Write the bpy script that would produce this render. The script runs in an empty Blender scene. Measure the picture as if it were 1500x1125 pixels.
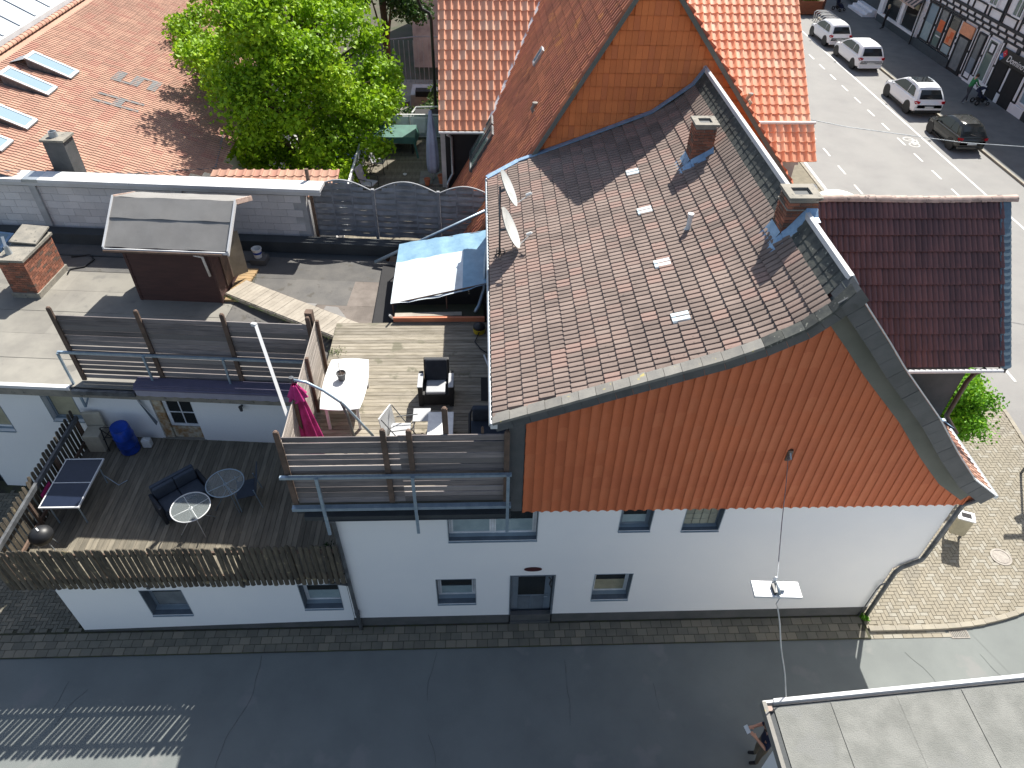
import bpy, math, random
import numpy as np
from mathutils import Vector, Matrix, noise as mnoise
random.seed(7); np.random.seed(7)
S = bpy.context.scene
COL = S.collection
R = math.radians
# ------------------------------------------------------------------ camera
cam = bpy.data.objects.new('camera', bpy.data.cameras.new('camera')); COL.objects.link(cam)
CAM = Vector((-0.62, -9.01, 16.0))
rot = Matrix(((0.99920, 0.009092, -0.038888), (-0.034971, 0.669429, -0.742052), (0.019286, 0.742820, 0.669213)))
cam.matrix_world = Matrix.Translation(CAM) @ rot.to_4x4()
cam.data.sensor_width = 36; cam.data.lens = 24.984
cam.data.clip_start = .1; cam.data.clip_end = 600
S.camera = cam
# ------------------------------------------------------------------ sky, sun, exposure
SUNV = Vector((0.43, 0.785, 1.0)).normalized()       # towards the sun
EL = math.asin(SUNV.z); AZ = math.atan2(SUNV.x, SUNV.y)
w = bpy.data.worlds.new('World'); S.world = w; w.use_nodes = True
nt = w.node_tree; bg = nt.nodes['Background']
sky = nt.nodes.new('ShaderNodeTexSky'); sky.sky_type = 'NISHITA'; sky.sun_disc = False
sky.sun_elevation = EL; sky.sun_rotation = AZ
sky.air_density = 1.0; sky.dust_density = 1.5; sky.ozone_density = 1.0
hs_ = nt.nodes.new('ShaderNodeHueSaturation'); hs_.inputs['Saturation'].default_value = .85      # camera white balance between sun and shade
nt.links.new(sky.outputs[0], hs_.inputs['Color']); nt.links.new(hs_.outputs[0], bg.inputs[0]); bg.inputs[1].default_value = 0.085
sun = bpy.data.objects.new('sun', bpy.data.lights.new('sun', 'SUN')); COL.objects.link(sun)
sun.data.energy = 5.0; sun.data.angle = R(.53); sun.data.color = (1.0, .95, .87)
sun.rotation_euler = SUNV.to_track_quat('Z', 'Y').to_euler(); sun.location = (20, 30, 40)
S.view_settings.view_transform = 'Standard'; S.view_settings.look = 'None'
S.view_settings.exposure = 1.07; S.view_settings.gamma = 1; S.view_settings.use_curve_mapping = False
S.render.resolution_x = 1024; S.render.resolution_y = 768

# ------------------------------------------------------------------ materials
MATS = {}
def mat(name, c1, rough=.85, c2=None, ns=3.0, c3=None, t3=.62, ns3=9.0, rnd=0.0, bump=0.0, bs=40.0, metal=0.0, spec=.4,
        stretch=None, stretch_amt=0, detail=6, emit=None, hue=None):
    """c1/c2 blend by world-space noise, c3 in blotches above t3, rnd = per-piece value change, hue = per-piece second colour"""
    m = bpy.data.materials.new(name); m.use_nodes = True; MATS[name] = m
    n = m.node_tree.nodes; L = m.node_tree.links; p = n['Principled BSDF']
    p.inputs['Roughness'].default_value = rough; p.inputs['Metallic'].default_value = metal
    p.inputs['Specular IOR Level'].default_value = spec
    geo = n.new('ShaderNodeNewGeometry'); pos = geo.outputs['Position']
    if stretch:
        vm = n.new('ShaderNodeVectorMath'); vm.operation = 'MULTIPLY'; vm.inputs[1].default_value = stretch
        L.new(pos, vm.inputs[0]); spos = vm.outputs[0]
    else: spos = pos
    def noise(src, sc, det=detail, ro=.6):
        t = n.new('ShaderNodeTexNoise'); t.inputs['Scale'].default_value = sc; t.inputs['Detail'].default_value = det
        t.inputs['Roughness'].default_value = ro; L.new(src, t.inputs['Vector']); return t.outputs['Fac']
    def ramp(src, a, b):
        r = n.new('ShaderNodeMapRange'); r.inputs['From Min'].default_value = a; r.inputs['From Max'].default_value = b
        L.new(src, r.inputs['Value']); return r.outputs['Result']
    def mix(f, a, b, bt='MIX'):
        x = n.new('ShaderNodeMix'); x.data_type = 'RGBA'; x.blend_type = bt; x.clamp_factor = True
        if isinstance(f, (int, float)): x.inputs[0].default_value = f
        else: L.new(f, x.inputs[0])
        for i, v in ((6, a), (7, b)):
            if isinstance(v, tuple): x.inputs[i].default_value = (*v, 1)
            else: L.new(v, x.inputs[i])
        return x.outputs[2]
    c2 = c2 or tuple(v * .78 for v in c1)
    col = mix(ramp(noise(spos, ns), .38, .62), c1, c2)
    if rnd or hue:
        at = n.new('ShaderNodeAttribute'); at.attribute_name = 'rnd'
        if hue:
            col = mix(ramp(at.outputs['Fac'], .62, .92), col, hue)
        if rnd:
            hs = n.new('ShaderNodeMath'); hs.operation = 'MULTIPLY'; hs.inputs[1].default_value = 7.31; L.new(at.outputs['Fac'], hs.inputs[0])
            fr = n.new('ShaderNodeMath'); fr.operation = 'FRACT'; L.new(hs.outputs[0], fr.inputs[0])
            mr = n.new('ShaderNodeMapRange'); mr.inputs['To Min'].default_value = 1 - rnd; mr.inputs['To Max'].default_value = 1 + rnd * .6
            L.new(fr.outputs[0], mr.inputs['Value'])
            vm2 = n.new('ShaderNodeVectorMath'); vm2.operation = 'SCALE'; L.new(col, vm2.inputs[0]); L.new(mr.outputs[0], vm2.inputs['Scale'])
            col = vm2.outputs[0]
    if c3: col = mix(ramp(noise(pos, ns3, 4, .55), t3, t3 + .06), col, c3)
    # fine grain for every surface
    col = mix(ramp(noise(spos, bs * 1.3, 3, .7), .25, .75), col, mix(1.0, col, (.86, .86, .86), 'MULTIPLY'))
    L.new(col, p.inputs['Base Color'])
    if bump:
        b = n.new('ShaderNodeBump'); b.inputs['Strength'].default_value = bump; b.inputs['Distance'].default_value = .02
        L.new(noise(spos, bs, 5), b.inputs['Height']); L.new(b.outputs[0], p.inputs['Normal'])
    if emit: p.inputs['Emission Color'].default_value = (*emit, 1); p.inputs['Emission Strength'].default_value = 1
    return m
def glassmat(name, col, rough=.05, alpha=None):
    m = bpy.data.materials.new(name); m.use_nodes = True; MATS[name] = m
    n = m.node_tree.nodes; L = m.node_tree.links; p = n['Principled BSDF']
    p.inputs['Base Color'].default_value = (*col, 1); p.inputs['Roughness'].default_value = rough
    p.inputs['Specular IOR Level'].default_value = .5
    if alpha is not None: p.inputs['Alpha'].default_value = alpha
    return m
def leafmat(name, a, b, c):
    m = bpy.data.materials.new(name); m.use_nodes = True; MATS[name] = m
    n = m.node_tree.nodes; L = m.node_tree.links; p = n['Principled BSDF']
    at = n.new('ShaderNodeAttribute'); at.attribute_name = 'rnd'
    cr = n.new('ShaderNodeValToRGB'); cr.color_ramp.elements[0].color = (*a, 1); cr.color_ramp.elements[1].color = (*c, 1)
    e = cr.color_ramp.elements.new(.55); e.color = (*b, 1)
    L.new(at.outputs['Fac'], cr.inputs[0]); L.new(cr.outputs[0], p.inputs['Base Color'])
    p.inputs['Roughness'].default_value = .55; p.inputs['Specular IOR Level'].default_value = .3
    tr = n.new('ShaderNodeBsdfTranslucent'); mx = n.new('ShaderNodeMixShader'); mx.inputs[0].default_value = .35
    L.new(cr.outputs[0], tr.inputs[0]); out = n['Material Output']
    L.new(p.outputs[0], mx.inputs[1]); L.new(tr.outputs[0], mx.inputs[2]); L.new(mx.outputs[0], out.inputs[0])
    return m
mat('asphalt_alley', (.166, .182, .176), .9, (.144, .158, .154), .7, c3=(.185, .191, .186), t3=.6, ns3=.8, bump=.25, bs=120)
mat('asphalt_street', (.235, .232, .222), .9, (.21, .207, .2), .5, c3=(.20, .196, .19), t3=.62, ns3=.5, bump=.25, bs=90)
mat('pavement_dark', (.15, .155, .152), .9, (.125, .13, .128), 1.2, rnd=.15, bump=.2, bs=80)
mat('paving', (.265, .238, .185), .88, (.23, .207, .16), .9, c3=(.20, .183, .148), t3=.6, ns3=1.2, rnd=.11, bump=.25, bs=90, hue=(.26, .245, .205))
mat('paving_grey', (.20, .185, .145), .9, (.155, .148, .118), 1.5, rnd=.22, bump=.3, bs=80, hue=(.19, .17, .13))
mat('mortar_dark', (.045, .042, .035), .95, (.06, .065, .03), 4)
mat('joint_sand', (.19, .17, .125), .95, (.15, .135, .10), 4)
mat('kerb', (.29, .265, .21), .85, (.24, .22, .18), 3, rnd=.12, bump=.2)
mat('road_paint', (.62, .62, .59), .7, (.42, .42, .40), 7, c3=(.30,.295,.28), t3=.64, ns3=6)
mat('crack_fill', (.10, .105, .105), .9)
mat('soil', (.08, .07, .05), .95, (.05, .06, .03), 1)
mat('render_white', (.82, .82, .81), .9, (.785, .79, .79), .5, bump=.08, bs=60)
mat('render_grey', (.52, .52, .51), .9, (.30, .30, .30), .7, bump=.1)
mat('plinth', (.10, .10, .10), .9, (.075, .08, .078), 2.0, bump=.15)
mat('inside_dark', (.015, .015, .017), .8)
mat('tile_main', (.245, .188, .160), .85, (.175, .134, .115), 1.0, c3=(.045, .037, .032), t3=.655, ns3=19, rnd=.16, bump=.3, bs=70, hue=(.25, .170, .143))
mat('tile_translucent', (.62, .70, .72), .35, (.55, .62, .64), 4)
mat('tile_bright', (.80, .37, .21), .5, (.74, .31, .17), 1.2, rnd=.10, bump=.1, bs=60, hue=(.80, .46, .30), spec=.6)
mat('tile_brown', (.60, .22, .11), .75, (.42, .15, .09), .9, c3=(.66, .27, .10), t3=.62, ns3=1.4, rnd=.28, bump=.25, bs=60, hue=(.44, .15, .09))
mat('tile_dark', (.15, .066, .058), .38, (.11, .05, .047), 1.5, c3=(.30, .26, .23), t3=.74, ns3=13, rnd=.25, bump=.2, bs=50, spec=.6)
mat('tile_pink', (.43, .25, .175), .8, (.37, .21, .15), .8, rnd=.14, bump=.2, bs=50, hue=(.36, .18, .13))
mat('tile_greyed', (.16, .16, .16), .7, (.13, .13, .13), 2, rnd=.1)
mat('tile_gable', (.58, .155, .058), .7, (.52, .138, .055), .5, rnd=.045, bump=.12, bs=40, hue=(.56, .16, .065))
mat('tile_flat', (.86, .25, .075), .75, (.78, .22, .068), .8, rnd=.10, bump=.15, bs=50, hue=(.70, .20, .07))
mat('slate', (.10, .105, .11), .6, (.075, .082, .085), 2.5, rnd=.16, bump=.15, bs=30)
mat('slate_light', (.24, .23, .205), .8, (.19, .185, .17), 3.5, c3=(.42, .36, .14), t3=.66, ns3=6, rnd=.2, bump=.2)
mat('slate_moss', (.095, .10, .088), .85, (.05, .056, .055), 5, c3=(.26, .26, .22), t3=.63, ns3=16, rnd=.2, bump=.2)
mat('slate_blue', (.13, .19, .23), .5, (.10, .15, .19), 3, rnd=.15, bump=.1)
mat('verge_board', (.16, .165, .145), .8, (.13, .14, .12), 2)
mat('ridge_clay', (.50, .37, .31), .8, (.34, .26, .22), 5, c3=(.12, .10, .09), t3=.6, ns3=7, rnd=.15, bump=.25)
mat('lead', (.42, .46, .50), .45, (.30, .36, .42), 6, metal=.35, bump=.3, bs=20)
mat('lead_blue', (.30, .44, .60), .5, (.22, .34, .48), 6, metal=.3, bump=.4, bs=16)
mat('zinc', (.42, .46, .49), .42, (.34, .38, .41), 4, metal=.55)
mat('zinc_dark', (.15, .16, .17), .5, (.08, .085, .09), 4, metal=.3)
mat('galvanised', (.36, .45, .53), .42, (.28, .37, .45), 7, metal=.5)
mat('brown_metal', (.10, .07, .055), .5, (.07, .05, .04), 5, metal=.2)
mat('white_metal', (.60, .61, .61), .45, (.62, .63, .63), 4)
mat('brick', (.36, .14, .085), .85, (.24, .10, .065), 5, rnd=.35, bump=.3, bs=50, hue=(.13, .085, .065))
mat('mortar', (.36, .33, .28), .95, (.25, .23, .2), 8, bump=.3)
mat('concrete', (.27, .25, .21), .9, (.20, .19, .165), 4, c3=(.12, .115, .10), t3=.62, ns3=9, bump=.35, bs=30)
mat('block_wall', (.70, .67, .65), .95, (.63, .61, .60), 1.4, rnd=.10, bump=.25, bs=25)
mat('coping_metal', (.55, .555, .56), .5, (.64, .65, .66), 1.0)
mat('bitumen', (.245, .235, .205), .92, (.19, .182, .162), 1.1, c3=(.16, .155, .14), t3=.63, ns3=2.2, rnd=.1, bump=.3, bs=90)
mat('bitumen_dark', (.125, .12, .112), .92, (.095, .093, .09), 1.6, c3=(.085, .08, .07), t3=.62, ns3=2.5, rnd=.12, bump=.35, bs=80)
mat('bitumen_shed', (.24, .235, .225), .9, (.20, .195, .187), 1.3, bump=.3, bs=90)
mat('bitumen_garage', (.215, .22, .205), .95, (.165, .17, .158), 2.2, c3=(.19, .195, .185), t3=.58, ns3=1.4, bump=.7, bs=45)
mat('bitumen_black', (.05, .058, .062), .7, (.04, .046, .05), 2, bump=.3, bs=20)
mat('felt_brown', (.19, .165, .145), .92, (.14, .12, .105), 2.2, c3=(.09, .075, .06), t3=.63, ns3=3.0, rnd=.12, bump=.35, bs=60)
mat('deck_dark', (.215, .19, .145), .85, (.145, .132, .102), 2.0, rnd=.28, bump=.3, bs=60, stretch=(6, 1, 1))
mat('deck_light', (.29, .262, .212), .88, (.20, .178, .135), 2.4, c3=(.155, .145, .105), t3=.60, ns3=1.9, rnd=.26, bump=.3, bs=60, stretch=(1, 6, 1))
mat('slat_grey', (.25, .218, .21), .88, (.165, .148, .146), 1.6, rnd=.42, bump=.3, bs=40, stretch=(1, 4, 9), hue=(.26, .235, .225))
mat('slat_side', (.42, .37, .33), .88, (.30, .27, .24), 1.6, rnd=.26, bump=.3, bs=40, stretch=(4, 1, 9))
mat('picket', (.125, .105, .075), .9, (.065, .057, .045), 3.0, c3=(.24, .20, .12), t3=.62, ns3=5, rnd=.3, bump=.3, bs=50, stretch=(5, 5, 1))
mat('post_wood', (.15, .10, .075), .9, (.09, .065, .05), 4, rnd=.2, bump=.3)
mat('lattice_wood', (.29, .30, .32), .85, (.21, .22, .235), 3, rnd=.25, bump=.2)
mat('plank_pale', (.36, .325, .27), .9, (.29, .26, .215), 3, rnd=.12, bump=.25)
mat('shed_wood', (.075, .038, .034), .8, (.055, .03, .028), 2, rnd=.2, bump=.2, stretch=(1, 1, 8))
mat('step_wood', (.36, .24, .12), .85, (.24, .17, .09), 4, rnd=.2, bump=.2)
mat('black_fabric', (.022, .027, .036), .8, (.016, .02, .028), 6, bump=.2, bs=120)
mat('rattan_black', (.03, .03, .03), .6, (.02, .02, .02), 20, bump=.4, bs=60)
mat('grey_fabric', (.42, .43, .44), .85, (.36, .37, .38), 5)
mat('sofa_fabric', (.045, .06, .085), .85, (.035, .048, .068), 6, bump=.25, bs=80)
mat('white_plastic', (.60, .61, .61), .4, (.74, .76, .75), 3)
mat('blue_plastic', (.008, .06, .42), .35, (.006, .035, .22), 4)
mat('magenta_cloth', (.50, .03, .20), .75, (.30, .015, .11), 5, bump=.2)
mat('blue_grey_cloth', (.34, .38, .50), .8, (.27, .31, .42), 2)
mat('tarp_blue', (.24, .40, .53), .35, (.19, .33, .45), 3.0, bump=.5, bs=5)
mat('tarp_white', (.55, .60, .62), .4, (.66, .73, .78), 2.5, bump=.5, bs=5)
mat('green_cloth', (.06, .16, .13), .6, (.045, .12, .10), 4)
mat('beige_paint', (.50, .46, .36), .8, (.42, .38, .30), 3)
mat('purple_awning', (.12, .11, .17), .8, (.10, .095, .145), 3)
mat('lilac_cloth', (.33, .32, .38), .85, (.29, .28, .34), 3)
mat('black_paint', (.018, .019, .021), .45)
mat('black_matte', (.02, .02, .022), .85)
mat('tt_top', (.012, .018, .035), .16, (.014, .02, .04), 5)
mat('yellow_plastic', (.55, .42, .03), .45)
mat('red_paint', (.5, .02, .03), .5)
mat('maroon_sign', (.075, .02, .022), .5)
mat('terracotta', (.45, .16, .08), .8, (.38, .14, .07), 8)
mat('skin', (.55, .30, .21), .6)
mat('cloth_green', (.03, .20, .07), .85, (.02, .15, .05), 8)
mat('cloth_navy', (.012, .018, .05), .85)
mat('cloth_black', (.015, .015, .018), .85)
mat('cloth_khaki', (.16, .13, .09), .85)
mat('cloth_jeans', (.06, .06, .075), .85)
mat('hair_brown', (.06, .035, .02), .8); mat('hair_light', (.45, .36, .22), .8)
mat('car_white', (.84, .85, .86), .18, (.83, .84, .85), 1, spec=.6)
mat('car_dark', (.022, .024, .022), .16, (.022, .024, .022), 1, spec=.6)
mat('rubber', (.018, .018, .018), .85); mat('rim', (.55, .56, .57), .3, metal=.8); mat('rim_dark', (.05, .05, .05), .3, metal=.6)
mat('tail_red', (.42, .008, .015), .2); mat('lamp_clear', (.7, .72, .74), .15); mat('plate', (.7, .72, .7), .5); mat('trim_black', (.02, .02, .02), .6)
mat('timber_black', (.035, .037, .042), .75, (.028, .03, .033), 4); mat('panel_white', (.76, .77, .80), .85, (.70, .71, .74), 1.5)
mat('plinth_blue', (.06, .075, .085), .8); mat('poster_orange', (.75, .16, .05), .6); mat('poster_peach', (.75, .33, .18), .6); mat('poster_white', (.72, .72, .70), .6)
mat('sign_black', (.012, .012, .014), .4); mat('sign_white', (.8, .8, .8), .5); mat('sign_blue', (.02, .16, .42), .5); mat('sign_red', (.6, .02, .04), .5)
mat('window_grey', (.20, .22, .23), .25); mat('reflection_film', (.32, .40, .42), .5, (.26, .34, .36), 4)
mat('blind_beige', (.36, .34, .24), .7); mat('frame_grey', (.20, .24, .28), .5, (.16, .20, .24), 3); mat('sill_zinc', (.33, .40, .45), .4, (.28, .35, .4), 3, metal=.3)
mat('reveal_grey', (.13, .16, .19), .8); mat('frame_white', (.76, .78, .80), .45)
mat('bark', (.10, .075, .055), .95, (.06, .045, .035), 6, bump=.5, bs=20)
mat('planter_wood', (.26, .085, .04), .75, (.20, .07, .035), 3, stretch=(1, 1, 6))
mat('dish_grey', (.60, .62, .60), .5, (.38, .40, .39), 2); mat('manhole', (.26, .24, .21), .6, (.20, .18, .16), 9, metal=.2, bump=.4, bs=40)
mat('bin_beige', (.44, .40, .29), .55, (.36, .33, .24), 3); mat('rope', (.62, .60, .56), .8); mat('glass_block', (.30, .31, .25), .3)
mat('metal_roof', (.40, .44, .48), .4, (.34, .38, .42), .6, metal=.2); mat('rust_paint', (.30, .17, .07), .8, (.50, .46, .36), 7)
glassmat('glass_dark', (.018, .022, .024), .06); glassmat('glass_sky', (.20, .28, .33), .12); glassmat('glass_green', (.13, .18, .16), .1)
glassmat('glass_clear', (.75, .80, .80), .05, .28); glassmat('glass_frost', (.55, .62, .66), .35, .55); glassmat('glass_table', (.5, .56, .56), .06, .13)
leafmat('leaf_maple', (.06, .15, .006), (.25, .43, .014), (.50, .64, .03))
leafmat('leaf_conifer', (.012, .035, .010), (.035, .085, .018), (.13, .20, .04))
leafmat('leaf_round', (.05, .16, .008), (.13, .33, .015), (.38, .58, .03))
leafmat('leaf_moss', (.05, .10, .02), (.09, .16, .03), (.16, .24, .05))

# ------------------------------------------------------------------ mesh helpers
LA = R(-4.3); LO = Vector((-4.5, 4.0, 0.0))
FR = {'W': Matrix.Identity(4), 'L': Matrix.Translation(LO) @ Matrix.Rotation(LA, 4, 'Z')}
OFF = {}; FRAME = {}
def mlist(m): return [MATS[x] for x in ([m] if isinstance(m, str) else m)]
class B:
    def __init__(s): s.v = []; s.f = []; s.m = []; s.r = []; s.cr = .5; s.cm = 0
    def add(s, vs, fs, mi=None, rn=None):
        o = len(s.v); s.v += [tuple(q) for q in vs]; mi = s.cm if mi is None else mi; rn = s.cr if rn is None else rn
        for f in fs: s.f.append(tuple(i + o for i in f)); s.m.append(mi); s.r.append(rn)
        return s
    def box(s, x0, y0, z0, x1, y1, z1, **k):
        return s.add([(x0,y0,z0),(x1,y0,z0),(x1,y1,z0),(x0,y1,z0),(x0,y0,z1),(x1,y0,z1),(x1,y1,z1),(x0,y1,z1)],
            [(0,3,2,1),(4,5,6,7),(0,1,5,4),(1,2,6,5),(2,3,7,6),(3,0,4,7)], **k)
    def obox(s, c, ax, ay, az, **k):
        c, ax, ay, az = map(Vector, (c, ax, ay, az))
        vs = [c + sx*ax + sy*ay + sz*az for sz in (-1, 1) for sx, sy in ((-1,-1),(1,-1),(1,1),(-1,1))]
        return s.add(vs, [(0,3,2,1),(4,5,6,7),(0,1,5,4),(1,2,6,5),(2,3,7,6),(3,0,4,7)], **k)
    def beam(s, p, q, w, h, up=(0,0,1), **k):
        p, q = Vector(p), Vector(q); d = q - p; a = d.normalized(); u = Vector(up)
        if abs(a.dot(u)) > .98: u = Vector((0, 1, 0))
        sd = a.cross(u).normalized(); u2 = sd.cross(a)
        return s.obox((p + q)/2, d/2, sd*w/2, u2*h/2, **k)
    def prism(s, poly, ex, **k):
        n = len(poly); P = [Vector(q) for q in poly]; E = Vector(ex)
        return s.add(P + [q + E for q in P], [tuple(range(n))[::-1], tuple(range(n, 2*n))] + [(i, (i+1) % n, n + (i+1) % n, n + i) for i in range(n)], **k)
    def quad(s, a, b, c, d, **k): return s.add([a, b, c, d], [(0,1,2,3)], **k)
    def cyl(s, p, q, r0, r1=None, n=12, cap=True, **k):
        r1 = r0 if r1 is None else r1; p, q = Vector(p), Vector(q); a = (q - p).normalized()
        u = Vector((0,0,1)) if abs(a.z) < .9 else Vector((1,0,0)); x = a.cross(u).normalized(); y = a.cross(x)
        vs = [c + (x*math.cos(t) + y*math.sin(t))*r for c, r in ((p, r0), (q, r1)) for t in [2*math.pi*i/n for i in range(n)]]
        fs = [(i, (i+1) % n, n + (i+1) % n, n + i) for i in range(n)]
        if cap: fs += [tuple(range(n))[::-1], tuple(range(n, 2*n))]
        return s.add(vs, fs, **k)
    def tube(s, pts, r, n=8, cap=True, **k):
        P = [Vector(q) for q in pts]; rs = r if isinstance(r, (list, tuple)) else [r]*len(P); vs = []; px = None
        for i, c in enumerate(P):
            a = (P[min(i+1, len(P)-1)] - P[max(i-1, 0)]).normalized()
            if px is None: u = Vector((0,0,1)) if abs(a.z) < .9 else Vector((1,0,0)); px = a.cross(u).normalized()
            else: px = (px - a*px.dot(a)).normalized()
            y = a.cross(px); vs += [c + (px*math.cos(t) + y*math.sin(t))*rs[i] for t in [2*math.pi*j/n for j in range(n)]]
        fs = [(i*n + j, i*n + (j+1) % n, (i+1)*n + (j+1) % n, (i+1)*n + j) for i in range(len(P)-1) for j in range(n)]
        if cap: fs += [tuple(range(n))[::-1], tuple(range((len(P)-1)*n, len(P)*n))]
        return s.add(vs, fs, **k)
    def lathe(s, c, prof, n=20, a0=0, a1=2*math.pi, **k):
        c = Vector(c); full = abs(a1 - a0 - 2*math.pi) < 1e-6; m = n if full else n + 1; vs = []
        for r, z in prof:
            for j in range(m):
                t = a0 + (a1 - a0)*j/n; vs.append(c + Vector((r*math.cos(t), r*math.sin(t), z)))
        fs = [(i*m + j, i*m + (j+1) % m, (i+1)*m + (j+1) % m, (i+1)*m + j) for i in range(len(prof)-1) for j in range(m if full else n)]
        return s.add(vs, fs, **k)
    def loft(s, rings, cap=True, **k):
        n = len(rings[0]); vs = [q for r in rings for q in r]
        fs = [(i*n + j, i*n + (j+1) % n, (i+1)*n + (j+1) % n, (i+1)*n + j) for i in range(len(rings)-1) for j in range(n)]
        if cap: fs += [tuple(range(n))[::-1], tuple(range((len(rings)-1)*n, len(rings)*n))]
        return s.add(vs, fs, **k)
    def rndall(s, v): s.r = [v]*len(s.f); return s
    def build(s, name, m, parent=None, smooth=False, kind=None, label=None, bevel=0):
        me = bpy.data.meshes.new(name)
        o = OFF.get(parent.name, Vector()) if parent else Vector()
        me.from_pydata([tuple(Vector(q) - o) for q in s.v], [], s.f)
        for x in mlist(m): me.materials.append(x)
        me.polygons.foreach_set('material_index', s.m)
        if smooth is True: me.polygons.foreach_set('use_smooth', [True]*len(s.f))
        a = me.attributes.new('rnd', 'FLOAT', 'FACE'); a.data.foreach_set('value', s.r)
        me.update()
        if smooth == 'auto':
            me.polygons.foreach_set('use_smooth', [True]*len(s.f)); me.set_sharp_from_angle(angle=R(38))
        ob = bpy.data.objects.new(name, me); COL.objects.link(ob)
        if bevel:
            md = ob.modifiers.new('bevel', 'BEVEL'); md.width = bevel; md.segments = 2; md.limit_method = 'ANGLE'
        if parent: ob.parent = parent; OFF[ob.name] = o; FRAME[ob.name] = FRAME.get(parent.name, 'W')
        if kind: ob['kind'] = kind
        if label: ob['label'] = label
        return ob
def thing(name, label, cat, base=(0,0,0), frame='W', group=None):
    o = bpy.data.objects.new(name, None); COL.objects.link(o); o.empty_display_size = .2
    M_ = FR[frame] @ Matrix.Translation(Vector(base)); o.matrix_world = M_
    OFF[o.name] = Vector(base); FRAME[o.name] = frame; o['label'] = label; o['category'] = cat
    if group: o['group'] = group
    return o
def tag(o, label, cat, group=None):
    o['label'] = label; o['category'] = cat
    if group: o['group'] = group
    return o
def structure(o): o['kind'] = 'structure'; return o
def setframe(o, frame):
    o.matrix_world = FR[frame]; return o
def copy_tree(o, parent=None):
    c = o.copy(); COL.objects.link(c)
    if parent: c.parent = parent; c.matrix_parent_inverse = o.matrix_parent_inverse.copy()
    for ch in o.children: copy_tree(ch, c)
    return c
def clone(o, loc, rz, label, group=None):
    c = copy_tree(o); c.location = loc; c.rotation_euler = (0, 0, rz); c['label'] = label
    if group: c['group'] = group
    return c
def inst(name, me, M_, parent, kind=None):
    """one small part sharing mesh data; M_ is in the frame of the parent thing"""
    ob = bpy.data.objects.new(name, me); COL.objects.link(ob)
    if parent: ob.parent = parent; ob.matrix_local = Matrix.Translation(-OFF.get(parent.name, Vector())) @ M_
    else: ob.matrix_world = M_
    if kind: ob['kind'] = kind
    return ob
def mesh_of(b, m, smooth=False):
    me = bpy.data.meshes.new('piece'); me.from_pydata(b.v, [], b.f)
    for x in mlist(m): me.materials.append(x)
    me.polygons.foreach_set('material_index', b.m)
    a = me.attributes.new('rnd', 'FLOAT', 'FACE'); a.data.foreach_set('value', b.r)
    if smooth: me.polygons.foreach_set('use_smooth', [True]*len(b.f)); me.set_sharp_from_angle(angle=R(40))
    me.update(); return me
def scatter_parts(name, items, variants, m, parent, maxobj=300, smooth=False):
    """items: list of (Matrix, variant index). nearest 300 become parts, the rest one joined part"""
    fr = FR[FRAME.get(parent.name, 'W')] if parent else FR['W']
    items = sorted(items, key=lambda it: ((fr @ it[0].translation) - CAM).length)
    mes = [mesh_of(b, m, smooth) for b in variants]
    for M_, vi in items[:maxobj]: inst(name, mes[vi], M_, parent)
    rest = items[maxobj:]
    if rest:
        b = B(); vv = [np.array(x.v) for x in variants]
        V = []; F = []; MI = []; RN = []; o = 0
        for M_, vi in rest:
            A = np.array(M_); P = vv[vi] @ A[:3, :3].T + A[:3, 3]; V.append(P)
            F += [tuple(i + o for i in f) for f in variants[vi].f]; MI += variants[vi].m; RN += variants[vi].r; o += len(P)
        b.v = [tuple(p) for p in np.concatenate(V)]; b.f = F; b.m = MI; b.r = RN
        ob = b.build(name + '_field', m, parent, smooth='auto' if smooth else False, kind='stuff')
def basis(o, x, y, z):
    return Matrix(((x[0], y[0], z[0], o[0]), (x[1], y[1], z[1], o[1]), (x[2], y[2], z[2], o[2]), (0, 0, 0, 1)))
def tile_variant(prof, L, th, rn, slope_drop=None):
    b = B(); n = len(prof)
    lo = [(u, 0, h + th) for u, h in prof]; hi = [(u, L, h*.9 + .006) for u, h in prof]; un = [(u, 0, h*.35 - .004) for u, h in prof]
    b.add(lo + hi + un, [(i, i+1, n+i+1, n+i) for i in range(n-1)] + [(2*n+i, 2*n+i+1, i+1, i) for i in range(n-1)], rn=rn)
    b.add([lo[0], hi[0], (hi[0][0], L, -.004), un[0]], [(0, 1, 2, 3)], rn=rn)
    b.add([lo[-1], hi[-1], (hi[-1][0], L, -.004), un[-1]], [(3, 2, 1, 0)], rn=rn)
    return b
PANT = [(0,.25),(.06,.04),(.2,.0),(.45,.02),(.62,.3),(.76,.85),(.88,1.0),(.97,.75),(1.0,.3)]
DOUB = [(0,.15),(.05,.75),(.13,.75),(.2,.05),(.45,.05),(.52,.8),(.62,.8),(.69,.05),(.97,.05)]
FLAT = [(0,0),(.5,.0),(.965,0)]
WAVE = [(0,.9),(.1,1),(.25,.75),(.45,.1),(.62,.0),(.8,.1),(.92,.45),(.985,.5)]
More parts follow.
